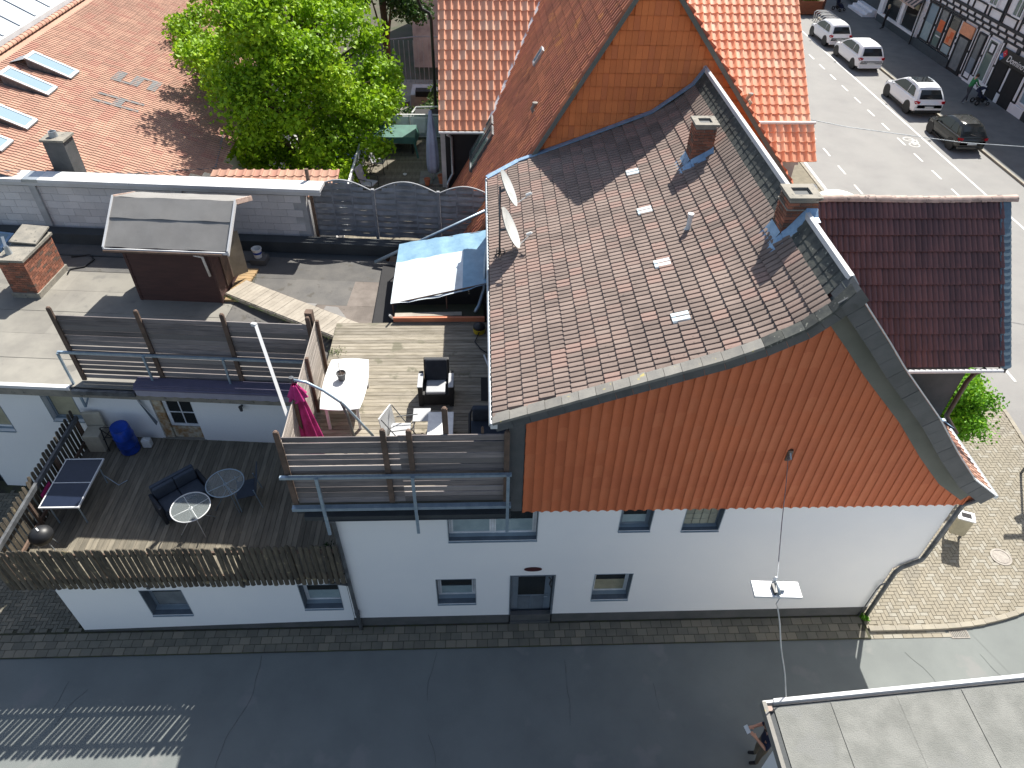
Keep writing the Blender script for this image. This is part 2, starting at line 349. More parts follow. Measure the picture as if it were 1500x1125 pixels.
def tiles(parent, m, rows, prof, wid, hgt, expo, th=.022, name='roof_tile', mask=None, maxobj=300, jit=.006, over=1.1, stagger=False, nvar=6, smooth=True, lean=0.0):
    """rows: list of (origin, u, v, n, length): origin at the low edge of the row start"""
    P = [(u*wid, h*hgt) for u, h in prof]
    var = [tile_variant(P, expo*over, th, (i + .5)/nvar) for i in range(nvar)]
    items = []
    for ri, (o, u, v, nn, ln) in enumerate(rows):
        o, u, v, nn = map(Vector, (o, u, v, nn)); k = int(ln/wid + .5); sh = wid*.5 if (stagger and ri % 2) else 0
        for i in range(k):
            p = o + u*(i*wid + sh)
            if mask and not mask(p + u*wid*.5 + v*expo*.5): continue
            a = random.gauss(0, jit) + lean; q = p + nn*abs(random.gauss(0, .0015)) + v*random.gauss(0, jit*.4)
            uu = (u + v*a).normalized(); v2 = nn.cross(uu)
            items.append((basis(q, uu, v2, nn), random.randrange(nvar)))
    scatter_parts(name, items, var, m, parent, maxobj, smooth)
def rows_on_plane(o, u, v, length, rowlen, expo, start=0):
    o, u, v = Vector(o), Vector(u).normalized(), Vector(v).normalized(); n = u.cross(v).normalized()
    return [(o + v*(start + i*expo), u, v, n, rowlen) for i in range(int(length/expo + .5))]
def pip(x, y, poly):
    c = False; j = len(poly) - 1
    for i in range(len(poly)):
        xi, yi = poly[i]; xj, yj = poly[j]
        if (yi > y) != (yj > y) and x < (xj - xi)*(y - yi)/(yj - yi) + xi: c = not c
        j = i
    return c
def wallgrid(b, x0, x1, z0, z1, y, t, holes, mi=0, rv=None):
    """front face at y (facing -y) with rectangular holes and reveals t deep"""
    xs = sorted({x0, x1, *[h[0] for h in holes], *[h[2] for h in holes]}); zs = sorted({z0, z1, *[h[1] for h in holes], *[h[3] for h in holes]})
    for i in range(len(xs)-1):
        for j in range(len(zs)-1):
            cx, cz = (xs[i]+xs[i+1])/2, (zs[j]+zs[j+1])/2
            if any(h[0] < cx < h[2] and h[1] < cz < h[3] for h in holes): continue
            b.quad((xs[i], y, zs[j]), (xs[i+1], y, zs[j]), (xs[i+1], y, zs[j+1]), (xs[i], y, zs[j+1]), mi=mi)
    for a, c, d, e in holes:
        rm = mi if rv is None else rv
        b.quad((a,y,c),(a,y,e),(a,y+t,e),(a,y+t,c), mi=rm); b.quad((d,y,e),(d,y,c),(d,y+t,c),(d,y+t,e), mi=rm)
        b.quad((a,y,e),(d,y,e),(d,y+t,e),(a,y+t,e), mi=rm); b.quad((d,y,c),(a,y,c),(a,y+t,c),(d,y+t,c), mi=rm)
def brick_chimney(parent, x0, y0, z0, x1, y1, z1, bh=.065, bl=.2, m='brick', joint=.012):
    """bricks as parts round a mortar core"""
    B().box(x0+.012, y0+.012, z0, x1-.012, y1-.012, z1-.002).build('mortar_core', 'mortar', parent)
    mes = {}; items = []; var = []
    def V(l, r):
        key = (round(l, 2), r)
        if key not in mes: mes[key] = len(var); var.append(B().box(0, 0, 0, l, .05, bh-joint, rn=(r+.5)/6))
        return mes[key]
    k = int((z1 - z0)/bh)
    for j in range(k):
        z = z0 + j*bh
        for (ox, oy, dx, dy, ln) in ((x0, y0, 1, 0, x1-x0), (x1, y0, 0, 1, y1-y0), (x1, y1, -1, 0, x1-x0), (x0, y1, 0, -1, y1-y0)):
            s_ = 0.0; first = bl*(.5 if j % 2 else 1)
            while s_ < ln - .03:
                l = min(first if s_ == 0 else bl, ln - s_); first = bl
                u = Vector((dx, dy, 0)); v = Vector((-dy, dx, 0))
                o = Vector((ox, oy, z)) + u*s_ - v*random.uniform(0, .004)
                items.append((basis(o, u, v, Vector((0,0,1))), V(max(l - joint, .03), random.randrange(6)))); s_ += l
    scatter_parts('brick', items, var, m, parent, 300)
# ================================================================== ground, roads, paving
def sheet(name, poly, z, m):
    b = B(); b.add([(x, y, z) for x, y in poly], [tuple(range(len(poly)))]); return structure(b.build(name, m))
sheet('ground', [(-160, -90), (200, -90), (200, 220), (-160, 220)], -.012, 'soil')
sheet('alley_road', [(-70, -9.5), (15.8, -9.5), (15.8, 3.2), (14.2, .7), (13, .0), (11.8, -.3), (10.7, -.42), (8.6, -.42), (8.6, -.64), (-70, -.64)], -.004, 'asphalt_alley')
sheet('main_street', [(15.8, -60), (26.5, -60), (26.5, 130), (16.0, 130), (16.0, 9.0), (16.5, 7.7), (16.3, 5.8), (15.8, 3.2)], -.001, 'asphalt_street')
sheet('junction_asphalt', [(11.2, -.42), (11.8, -.3), (13, .0), (14.2, .7), (15.8, 3.2), (15.8, -9.5), (13.4, -9.5), (12.6, -4)], 0.0, 'asphalt_alley')
fp = B(); fp.box(26.62, -60, -.01, 31.2, 130, .10); structure(fp.build('far_pavement', 'pavement_dark'))
# cross-wise slab joints of the far pavement
kb = structure(B().box(26.5, -60, -.01, 26.56, -59.9, .1).build('far_kerb', 'kerb'))
kv = [B().box(0, 0, -.01, .12, .985, .105, rn=(i + .5)/4) for i in range(4)]
scatter_parts('kerb_stone', [(Matrix.Translation((26.5, 10 + i, 0)), random.randrange(4)) for i in range(60)], kv, 'kerb', kb)
# road paint: solid lines, dashes
rp = B()
rp.box(24.0, 12, .001, 24.12, 95, .006); rp.box(16.2, 18, .001, 16.34, 60, .006)
structure(rp.build('painted_line', 'road_paint'))
dm = B().box(0, 0, .001, .1, 1.0, .006); dmesh = mesh_of(dm, 'road_paint')
pl = bpy.data.objects['painted_line']
for i in range(24): inst('painted_dash', dmesh, Matrix.Translation((22.6, 19.85 + i*2.05, 0)), pl)
for i in range(12): inst('painted_dash', dmesh, Matrix.Translation((17.85, 18.0 + i*2.16, 0)), pl)
inst('painted_dash', dmesh, Matrix.Translation((17.62, 8.6, 0)), pl)
def bikemark(x, y, s):
    b = B()
    for cx in (-.38, .38): b.lathe((x, y + cx*s, .002), [(.24*s, 0), (.30*s, .002)], 14)
    for p, q in (((0, -.38), (.35, -.12)), ((.35, -.12), (.35, .28)), ((0, .38), (.45, .24)), ((0, -.38), (.02, 0)), ((.02, 0), (.35, -.12)), ((.02, 0), (.35, .28))):
        b.beam((x + p[0]*s, y + p[1]*s, .004), (x + q[0]*s, y + q[1]*s, .004), .06*s, .004)
    ob = b.build('painted_bicycle_symbol', 'road_paint', pl)
bikemark(23.2, 28.5, 1.0); bikemark(16.9, 22.1, 1.0)
# tar seams and patches in the alley: raised thin patch sheets and cracks
cr = B()
def crack(b, x, y, ln, ang, wd=.009):
    p = Vector((x, y, .0)); a = ang
    for i in range(int(ln/.15)):
        a += random.uniform(-.5, .5)*.6; a = ang + (a - ang)*.7; q = p + Vector((math.cos(a), math.sin(a), 0))*.15
        b.beam(p + Vector((0,0,.0)), q, wd*random.uniform(.5, 1.2), .002); p = q
for x, y, l, a in [(-9.6, -1.4, .9, -2.0), (-5.9, -.7, 2.6, -1.6), (-1.8, -.7, 1.3, -1.6), (-1.9, -2.6, 1.2, -1.4), (3.2, -1.6, .6, -1.3), (-10.1, -1.2, .8, -1.7), (1.2, -1.0, 1.6, -1.55), (9.4, -1.0, 1.5, -1.2), (11.2, -1.1, 1.6, -1.1)]: crack(cr, x, y, l, a)
structure(cr.build('asphalt_crack', 'crack_fill'))
# kerb of the corner plaza, stones as parts
gutter_rows = True
curve = [(8.75, -.42), (10.7, -.42), (11.8, -.3), (13, .0), (14.2, .7), (15.1, 1.9), (15.8, 3.2), (16.15, 4.6), (16.3, 5.8), (16.5, 7.7), (16.0, 9.0), (16.0, 30)]
def chaikin(p, n=2):
    for _ in range(n):
        q = [p[0]]
        for a, b in zip(p, p[1:]): q += [(a[0]*.75 + b[0]*.25, a[1]*.75 + b[1]*.25), (a[0]*.25 + b[0]*.75, a[1]*.25 + b[1]*.75)]
        p = q + [p[-1]]
    return p
curve = chaikin(curve)
def resample(pts, step):
    out = []; P = [Vector((*p, 0)) for p in pts]; carry = 0
    for a, b in zip(P, P[1:]):
        L_ = (b - a).length; t = carry
        while t < L_: out.append((a + (b-a)*(t/L_), (b-a).normalized())); t += step
        carry = t - L_
    return out
plaza = [(8.7, -.36), (10.7, -.36), (11.8, -.24), (12.95, .06), (14.15, .76), (15.04, 1.94), (15.73, 3.22), (16.08, 4.6), (16.23, 5.8), (16.43, 7.7), (15.93, 9.0), (15.93, 32), (9.0, 32), (8.7, 9)]
pz = B(); pz.add([(x, y, .052) for x, y in plaza], [tuple(range(len(plaza)))]); pz = structure(pz.build('plaza_paving', 'joint_sand'))
kk = []
for p, d in resample(curve, .33):
    kk.append((basis(p + Vector((0,0,0)), d, Vector((-d.y, d.x, 0)), Vector((0,0,1))), random.randrange(4)))
scatter_parts('kerb_stone', kk, [B().box(0, -.05, -.02, .322, .075, .085, rn=(i+.5)/4) for i in range(4)], 'kerb', pz, 110)
hv = [B().box(.006, .006, .04, .194, .094, .064, rn=(i+.5)/8) for i in range(8)]
it = []
for i in range(-10, 110):
    for j in range(-10, 110):
        # herringbone lattice on a .1 m grid
        X, Y = i*.1, j*.1; k = (i - j) % 4
        for (kk_, M_) in ((0, Matrix.Translation((8.7 + X, -.4 + Y, 0))), (3, Matrix.Translation((8.8 + X, -.4 + Y, 0)) @ Matrix.Rotation(R(90), 4, 'Z'))):
            if k == kk_:
                c = M_ @ Vector((.1, .05, 0))
                if pip(c.x, c.y, plaza) and 8.75 < c.x and c.y < 9.8 and (c.x-13.17)**2 + (c.y-1.56)**2 > .075:
                    it.append((M_ @ Matrix.Translation((0, 0, random.gauss(0, .0015))), random.randrange(8)))
scatter_parts('paving_stone', it, hv, 'paving', pz)
# manhole cover
mh = thing('manhole_cover', 'round pale manhole cover set in the corner plaza paving', 'manhole cover', (13.17, 1.56, .05))
B().lathe((13.17, 1.56, .05), [(.0, .026), (.20, .026), (.20, .018), (.215, .018), (.215, .028), (.27, .028), (.27, 0)], 32).build('cover', 'manhole', mh)
# street drain at the kerb
dr = thing('street_drain', 'rectangular iron street drain grate beside the plaza kerb', 'drain', (10.95, -.55, 0))
fr_ = B(); fr_.box(10.72, -.68, -.01, 11.18, -.66, .012); fr_.box(10.72, -.46, -.01, 11.18, -.44, .012); fr_.box(10.72, -.66, -.01, 10.74, -.46, .012); fr_.box(11.16, -.66, -.01, 11.18, -.46, .012)
fr_.build('frame', 'manhole', dr)
for i in range(9): B().box(10.76 + i*.046, -.66, -.01, 10.78 + i*.046, -.46, .01).build('bar', 'manhole', dr)
scatter_parts('paving_stone', [(Matrix.Translation((8.55 + i*.245 - (r_ % 2)*.12, -.648 + r_*.112, -.048)), random.randrange(8)) for i in range(9) for r_ in range(2)], [B().box(.006, .004, .03, .238, .106, .058, rn=(i+.5)/8) for i in range(8)], 'paving', pz)
# alley pavement: rows of concrete stones
aw = structure(B().box(-40, -.64, -.01, 8.72, .3, .036).build('alley_pavement', 'mortar_dark'))
sv = [B().box(.006, .006, .02, .244, .184, .05, rn=(i+.5)/8) for i in range(8)]; it = []
for r_ in range(3):
    for i in range(96):
        x = -15.1 + i*.25 + (r_ % 2)*.12
        if x < 8.5: it.append((Matrix.Translation((x, -.635 + r_*.192, random.gauss(0, .002))) @ Matrix.Rotation(random.gauss(0, .008), 4, 'Z'), random.randrange(8)))
scatter_parts('paving_stone', it, sv, 'paving_grey', aw)
yd = B(); yd.add([(-40, -.05, .04), (-10.2, -.05, .04), (-10.2, 5, .04), (-40, 7, .04)], [(0,1,2,3)]); yd = structure(yd.build('yard_paving', 'mortar_dark'))
it = []
for i in range(-80, 6):
    for j in range(0, 48):
        k = (i - j) % 4
        for kk_, M_ in ((0, Matrix.Translation((-10.9 + i*.1, j*.1 - .02, 0))), (3, Matrix.Translation((-10.8 + i*.1, j*.1 - .02, 0)) @ Matrix.Rotation(R(90), 4, 'Z'))):
            if k == kk_:
                c = M_ @ Vector((.1, .05, 0))
                if -14.6 < c.x < -10.3 and 0 < c.y < 4.3: it.append((M_ @ Matrix.Translation((0, 0, random.gauss(-.006, .0015))), random.randrange(8)))
scatter_parts('paving_stone', it, hv, 'paving_grey', yd, 200)

# ================================================================== white house with the orange tile-hung gable
H = thing('white_gable_house', 'white rendered house with orange tile-hung gable and brown tiled roof beside the alley', 'house', (2.5, 0, 0))
holes = [(-1.75, .93, -.87, 1.94), (1.86, .97, 2.72, 2.03), (-.05, .05, .93, 2.02), (-1.4, 3.40, .46, 4.46), (2.19, 3.66, 2.85, 4.46), (3.54, 3.63, 4.33, 4.46)]
b = B()
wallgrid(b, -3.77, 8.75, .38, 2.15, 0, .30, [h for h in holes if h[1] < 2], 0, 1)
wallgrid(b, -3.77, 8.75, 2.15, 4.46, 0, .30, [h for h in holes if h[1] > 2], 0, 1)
b.add([(8.75,0,.38),(8.75,0,2.05),(8.75,9.4,2.05),(8.75,9.4,.38)], [(3,2,1,0)])
b.add([(8.75,0,2.05),(9.2,0,2.42),(9.2,9.4,2.42),(8.75,9.4,2.05)], [(3,2,1,0)])
b.add([(9.2,0,2.42),(9.2,0,4.46),(9.2,9.4,4.46),(9.2,9.4,2.42)], [(3,2,1,0)])
b.add([(8.75,0,2.05),(8.75,0,4.46),(9.2,0,4.46),(9.2,0,2.42)], [(3,2,1,0)])
b.add([(-3.77,0,.3),(-3.77,0,4.46),(-3.77,4.2,4.46),(-3.77,4.2,.3)], [(0,1,2,3)])
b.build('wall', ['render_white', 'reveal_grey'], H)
B().box(-3.79, -.012, 0, 8.76, .1, .38).build('plinth', 'plinth', H)
# dark inner box so that windows do not look through the house
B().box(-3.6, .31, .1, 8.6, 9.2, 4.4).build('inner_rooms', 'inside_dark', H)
# gable upper box (left wall above upper deck, core)
PROF = [(-.48,7.25),(.42,7.58),(1.54,8.0),(2.62,8.40),(3.25,8.63),(3.85,8.91),(4.41,9.25),(4.74,9.58),(4.98,9.96)]
PROR = [(4.98,9.96),(5.82,9.01),(6.32,8.42),(7.40,7.26),(8.18,6.30),(8.85,5.55),(9.49,5.06)]
def zL(x): return float(np.interp(x, [p[0] for p in PROF + PROR[1:]], [p[1] for p in PROF + PROR[1:]]))
core = [(-.1, 4.4)] + [(x, zL(x) - .16) for x in (-.1,.42,1.54,2.62,3.25,3.85,4.41,4.74,4.98,5.82,6.32,7.4,8.18,8.85,9.2)] + [(9.2, 4.4)]
B().prism([(x, .03, z) for x, z in core], (0, 9.35, 0)).build('gable_core', 'plinth', H)
B().box(-.17, -.06, 4.46, .115, .03, 6.98).build('slate_corner_board', 'slate', H)
# hung tiles on the gable wall
inner = [(.11,4.5),(.11,6.98),(1.66,7.50),(3.36,8.08),(4.41,8.58),(4.91,9.0),(5.2,9.26),(5.48,8.85),(6.46,7.67),(7.5,6.45),(8.4,5.45),(9.3,4.75),(9.55,4.42)]
rws = [((.12, -.035, 4.44 + i*.345), (1,0,0), (0,0,1), (0,-1,0), 9.5) for i in range(15)]
tiles(H, 'tile_gable', rws, WAVE, .19, .038, .345, th=.014, lean=-.03, name='gable_tile', mask=lambda p: .1 < p.x < 9.5 and p.z < zL(p.x) - (.30 if p.x < 5 else .42), jit=.002)
# verge: slate fascia outside, board on the wall inside
def offs(pts, d):
    out = []
    for i, (x, z) in enumerate(pts):
        a = Vector(pts[max(i-1, 0)]); c = Vector(pts[min(i+1, len(pts)-1)]); t = (c - a).normalized(); out.append((x + t.y*d, z - t.x*d))
    return out
def densify(pts, step):
    out = []; carry = 0
    for a, c in zip(pts, pts[1:]):
        a, c = Vector(a), Vector(c); n = max(1, round((c-a).length/step))
        out += [tuple(a + (c-a)*i/n) for i in range(n)]
    return out + [pts[-1]]
dl = densify([(x, z+.03) for x, z in PROF], .31); dr_ = densify([(x, z+.03) for x, z in PROR], .31)
def band(poly, d0, d1, y0, y1, m, name, gap=.008):
    A = offs(poly, d0); C_ = offs(poly, d1)
    for i in range(len(poly)-1):
        bb = B(); bb.cr = random.random(); e = random.uniform(0, .006)
        g = gap; L0 = lambda P, Q, t: (P[0] + (Q[0]-P[0])*t, P[1] + (Q[1]-P[1])*t); a1, a2, c1, c2_ = L0(A[i], A[i+1], g), L0(A[i], A[i+1], 1-g), L0(C_[i], C_[i+1], g), L0(C_[i], C_[i+1], 1-g)
        bb.prism([(a1[0], y0-e, a1[1]), (a2[0], y0-e, a2[1]), (c2_[0], y0-e, c2_[1]), (c1[0], y0-e, c1[1])], (0, y1-y0, 0))
        bb.build(name, m, H)
band(dl, .03, .21, -.36, -.33, 'slate', 'fascia_slate'); band(dr_, .0, .30, -.37, -.34, 'slate', 'fascia_slate'); band([(x, z + .012) for x, z in dr_], -.02, .0, -.385, -.30, 'coping_metal', 'verge_trim')
bb = B(); A = offs(dl, .05); C_ = offs(dl, .09)
for i in range(len(dl)-1): bb.prism([(A[i][0], -.34, A[i][1]), (A[i+1][0], -.34, A[i+1][1]), (C_[i+1][0], -.34, C_[i+1][1]), (C_[i][0], -.34, C_[i][1])], (0, .36, 0))
A = offs(dr_, .02); C_ = offs(dr_, .1)
for i in range(len(dr_)-1): bb.prism([(A[i][0], -.34, A[i][1]), (A[i+1][0], -.34, A[i+1][1]), (C_[i+1][0], -.34, C_[i+1][1]), (C_[i][0], -.34, C_[i][1])], (0, .36, 0))
A = offs(dr_, .1); C_ = []
for i_ in range(len(dr_)):
    d_ = .58
    while d_ > .12 and offs(dr_, d_)[i_][1] > zL(offs(dr_, d_)[i_][0]) - .16: d_ -= .03
    C_.append(offs(dr_, d_)[i_])
for i in range(len(dr_)-1): bb.prism([(A[i][0], -.095, A[i][1]), (A[i+1][0], -.095, A[i+1][1]), (C_[i+1][0], -.095, C_[i+1][1]), (C_[i][0], -.095, C_[i][1])], (0, .015, 0))
bb.build('verge_board', 'verge_board', H)
# pale slates lying along the left verge
A = offs(dl, -.03); C_ = offs(dl, .0)
for i in range(len(dl)-1):
    q = B(); q.cr = random.random(); y1 = -.17 + random.uniform(-.012, .012)
    q.add([(A[i][0], -.39, A[i][1]+.004), (A[i+1][0]-.008, -.39, A[i+1][1]+.006), (A[i+1][0]-.008, y1, A[i+1][1]+.012), (A[i][0], y1, A[i][1]+.008),
           (C_[i][0], -.39, C_[i][1]-.02), (C_[i+1][0], -.39, C_[i+1][1]-.02), (C_[i+1][0], y1, C_[i+1][1]-.02), (C_[i][0], y1, C_[i][1]-.02)],
          [(0,1,2,3),(4,7,6,5),(0,4,5,1),(1,5,6,2),(2,6,7,3),(3,7,4,0)]); q.build('verge_slate', 'slate_light' if i < len(dl)-6 else 'slate_moss', H)
# main roof tiles (left slope)
EXP = .29; acc = [0]
for a, c in zip(PROF, PROF[1:]): acc.append(acc[-1] + math.dist(a, c))
def at_s(s):
    for i in range(len(acc)-1):
        if s <= acc[i+1] or i == len(acc)-2:
            t = (s - acc[i])/(acc[i+1]-acc[i]); a, c = PROF[i], PROF[i+1]; return a[0] + (c[0]-a[0])*t, a[1] + (c[1]-a[1])*t
rws = []; s_ = 0.02
while s_ < acc[7] - .12:
    p = at_s(s_); q = at_s(s_ + EXP); v = Vector((q[0]-p[0], 0, q[1]-p[1])).normalized()
    y1 = 8.9 + .6*min(1, (p[0] + .48)/1.2); n = v.cross(Vector((0, -1, 0)))*-1
    n = Vector((-v.z, 0, v.x)); rws.append((Vector((p[0], y1, p[1])), (0, -1, 0), v, n, y1 + .17)); s_ += EXP
tiles(H, 'tile_main', rws, [(0,.0),(.05,.85),(.22,1.0),(.40,.85),(.46,.0),(.5,.0),(.55,.85),(.72,1.0),(.90,.85),(.96,.0),(.99,.0)], .262, .036, EXP, th=.036, name='roof_tile', jit=.005)
B().prism([(x, .0, z - .03) for x, z in PROF] + [(x, 0, z - .12) for x, z in PROF[::-1]], (0, 9.4, 0)).build('roof_deck', 'tile_dark', H)
B().prism([(x, -.3, z - .03) for x, z in PROR] + [(x, -.3, z - .12) for x, z in PROR[::-1]], (0, 9.7, 0)).build('roof_deck', 'tile_dark', H)
# translucent tiles, vent, ridge slates
for x, y in ((2.92, 6.65), (2.88, 4.83), (2.86, 2.74), (2.85, 1.0)):
    z = zL(x); v = Vector((.94, 0, .34)).normalized(); n = Vector((-v.z, 0, v.x))
    tb = tile_variant([(u*.262, h*.024) for u, h in [(0,.1),(.05,.85),(.40,.85),(.46,.05),(.5,.05),(.55,.85),(.90,.85),(.99,.05)]], .31, .03, .5)
    inst('glass_tile', mesh_of(tb, 'tile_translucent'), basis(Vector((x - .13, y + .13, z - .03)) + n*.012, (0,-1,0), v, n), H)
def strip(p0, p1, y0, y1, step, m, name, lift=.02):
    n = int((y1 - y0)/step)
    var = []
    (x0, z0), (x1, z1) = p0, p1; d = Vector((x1-x0, 0, z1-z0)); L_ = d.length; v = d.normalized(); nn = Vector((-v.z, 0, v.x))
    var = [B().add([(0,0,lift),(step*1.06,0,lift+.008),(step*1.06,L_,lift*.4+.008),(0,L_,lift*.4),(0,0,-.02),(step*1.06,0,-.02)], [(0,1,2,3),(4,5,1,0),(4,0,3)], rn=(i+.5)/6) for i in range(6)]
    scatter_parts(name, [(basis(Vector((x0, y1 - i*step, z0)) + nn*random.uniform(0, .004), (0,-1,0), v, nn), random.randrange(6)) for i in range(n)], var, m, H)
strip((4.62, 9.46), (4.74, 9.60), -.05, 9.4, .27, 'slate_light', 'ridge_slate', .014)
strip((4.74, 9.60), (4.86, 9.79), -.05, 9.4, .24, 'slate_moss', 'ridge_slate', .012)
strip((4.86, 9.79), (4.97, 9.98), -.3, 9.4, .24, 'slate_moss', 'ridge_slate', .012)
B().prism([(4.955, -.05, 9.99), (4.97, -.05, 10.07), (5.03, -.05, 10.09), (5.16, -.05, 9.92), (5.09, -.05, 9.87)], (0, 9.5, 0)).build('ridge_capping', 'coping_metal', H)
q = B(); q.prism([(4.80, -.395, 9.72), (4.89, -.395, 9.89), (5.0, -.395, 10.075), (5.20, -.395, 9.86), (5.10, -.395, 9.72), (4.98, -.395, 9.82)], (0, .40, 0)); q.build('apex_cap', 'slate', H)
# right slope: tiles behind the ridge
rws = []; accr = [0]
for a, c in zip(PROR, PROR[1:]): accr.append(accr[-1] + math.dist(a, c))
s_ = accr[-1] - .02
while s_ > .3:
    def ar(s):
        for i in range(len(accr)-1):
            if s <= accr[i+1] or i == len(accr)-2:
                t = (s-accr[i])/(accr[i+1]-accr[i]); a, c = PROR[i], PROR[i+1]; return Vector((a[0]+(c[0]-a[0])*t, 0, a[1]+(c[1]-a[1])*t))
    p, q = ar(s_), ar(max(s_ - EXP, 0)); v = (q - p).normalized(); n = Vector((-v.z, 0, v.x))
    if n.z < 0: n = -n
    rws.append((Vector((p.x, -.20, p.z)), (0, 1, 0), v, n, 9.5)); s_ -= EXP
tiles(H, 'tile_pink', rws, DOUB, .262, .024, EXP, th=.026, name='back_roof_tile', maxobj=40, mask=lambda p: not (p.y > 1.7 and p.y < 6.4 and p.x > 6.0))
# back flashing where the roof meets the orange gable
A = [(-.5, 8.95, 7.3), (.36, 9.36, 7.60), (2.0, 9.37, 8.22), (3.8, 9.37, 8.93), (4.74, 9.37, 9.64), (5.0, 9.37, 10.05)]
for i in range(len(A)-1):
    f = B(); a, c = Vector(A[i]), Vector(A[i+1]); f.beam(a + Vector((0,-.05,.03)), c + Vector((0,-.05,.03)), .16, .03, up=(0,0,1)); f.build('flashing', 'lead_blue', H)
# left eave: gutter + fascia
B().box(-.50, -.30, 7.10, -.42, 9.0, 7.22).build('eave_board', 'verge_board', H)
g_ = B(); g_.tube([(-.52, -.36, 7.235), (-.52, 9.0, 7.235)], .032, 8); g_.build('gutter', 'zinc', H)
B().box(-.52, -.38, 7.17, -.40, -.30, 7.30).build('gutter_end', 'white_metal', H)
# right eave gutter + downpipe to the ground
B().tube([(9.56, -.34, 5.02), (9.56, 1.85, 5.02)], .05, 8).build('gutter', 'zinc', H)
B().tube([(9.50, -.22, 4.95), (9.40, -.12, 4.62), (9.28, -.07, 4.44), (9.24, -.07, 2.62), (9.22, -.07, 2.46), (8.88, -.07, 2.18), (8.80, -.07, 1.98), (8.80, -.07, .1)], .05, 10).build('downpipe', 'zinc_dark', H, smooth=True)
B().tube([(8.66, -.05, 1.25), (8.62, -.1, 1.5), (8.70, -.1, 1.58), (8.75, -.06, 1.52)], .018, 6).build('vent_pipe', 'zinc_dark', H, smooth=True)
B().tube([(8.62, -.06, 0.05), (8.64, -.06, 1.3)], .016, 6).build('cable_duct', 'zinc_dark', H, smooth=True)
# downpipe at the left corner of the tall wall
B().tube([(-3.75, -.16, 4.42), (-3.70, -.08, 4.2), (-3.66, -.07, .35), (-3.64, -.1, .05)], .045, 10).build('downpipe', 'zinc_dark', H, smooth=True)
B().cyl((-3.66, -.07, .66), (-3.66, -.07, .78), .06, n=12).build('pipe_joint', 'zinc_dark', H)
B().tube([(-3.68, -.07, 1.92), (-3.95, -.08, 2.0), (-4.2, -.06, 2.02)], .035, 8).build('branch_pipe', 'zinc_dark', H, smooth=True)
B().box(-4.2, -.22, 4.47, -.12, .0, 4.58).build('roof_edge_fascia', 'bitumen_black', H); B().box(-3.85, -.25, 4.465, -.12, -.01, 4.469).build('edge_strip', 'plinth', H)

def window(parent, x0, z0, x1, z1, y, depth, frame='frame_white', sashes=1, glass='glass_dark', sill='sill_zinc', reflection_film=None, fw=.045, reveal='frame_grey', cross=0, trim=True, lower=None, name='window'):
    w_ = B(); yy = y + depth
    for a, c, d, e in ((x0, z0, x1, z0+fw), (x0, z1-fw, x1, z1), (x0, z0+fw, x0+fw, z1-fw), (x1-fw, z0+fw, x1, z1-fw)): w_.box(a, yy-.03, c, d, yy+.03, e)
    o = w_.build(name, frame, parent)
    if FRAME.get(parent.name): FRAME[o.name] = FRAME[parent.name]
    n = sashes; wd = (x1 - x0 - 2*fw)/n
    for i in range(n):
        a = x0 + fw + i*wd
        if i: B().box(a-.03, yy-.028, z0+fw, a+.03, yy+.028, z1-fw).build('mullion', frame, o)
        s = B(); f2 = .035; a0, a1, c0, c1 = a + .004 + (.03 if i else 0), a + wd - .004 - (.03 if i < n-1 else 0), z0+fw+.003, z1-fw-.003
        for p in ((a0,c0,a1,c0+f2),(a0,c1-f2,a1,c1),(a0,c0+f2,a0+f2,c1-f2),(a1-f2,c0+f2,a1,c1-f2)): s.box(p[0], yy-.045, p[1], p[2], yy-.005, p[3])
        if cross:
            s.box((a0+a1)/2-.014, yy-.04, c0+f2, (a0+a1)/2+.014, yy-.012, c1-f2); s.box(a0+f2, yy-.041, (c0+c1)/2-.014, a1-f2, yy-.011, (c0+c1)/2+.014)
        s.build('sash', frame, o)
        B().box(a0+f2, yy-.026, c0+f2, a1-f2, yy-.018, c1-f2).build('pane', glass, o)
        if lower: B().box(a0+f2, yy-.030, c0+f2, a1-f2, yy-.027, c0+f2+(c1-c0-2*f2)*lower[1]).build('reflection_film', lower[0], o)  # paler lower strip on the pane, painted for its reflection
    if sill:
        s = B(); s.add([(x0-.015, yy-.03, z0+.012), (x1+.015, yy-.03, z0+.012), (x1+.015, y-.035, z0-.02), (x0-.015, y-.035, z0-.02), (x0-.015, yy-.03, z0-.008), (x1+.015, yy-.03, z0-.008), (x1+.015, y-.035, z0-.035), (x0-.015, y-.035, z0-.035)],
              [(3,2,1,0),(4,5,6,7),(2,3,7,6),(0,4,7,3),(1,2,6,5),(0,1,5,4)]); s.build('sill', sill, o)
    if trim:
        t = B()
        for p in ((x0-.014, z0, x0-.002, z1+.014), (x1+.002, z0, x1+.014, z1+.014), (x0-.002, z1+.002, x1+.002, z1+.014)): t.box(p[0], y-.008, p[1], p[2], y+.05, p[3])
        t.build('surround', reveal, o)
    return o
window(H, -1.75, .93, -.87, 1.94, 0, .27, lower=('reflection_film', .35))
window(H, 1.86, .97, 2.72, 2.03, 0, .27, reveal='sill_zinc', lower=('blind_beige', .45))
window(H, -1.4, 3.40, .46, 4.46, 0, .22, sashes=2, reveal='sill_zinc', lower=('reflection_film', .45), fw=.05)
window(H, 2.19, 3.66, 2.85, 4.46, 0, .2, frame='frame_grey', reveal='sill_zinc', lower=('reflection_film', .4))
gw = window(H, 3.54, 3.63, 4.33, 4.46, 0, .2, frame='frame_grey', reveal='sill_zinc', glass='inside_dark')
for i in range(4):
    for j in range(4):
        B().box(3.60 + i*.172, .13, 3.69 + j*.178, 3.762 + i*.172, .17, 3.858 + j*.178).build('glass_block', 'glass_block', gw, bevel=.01)
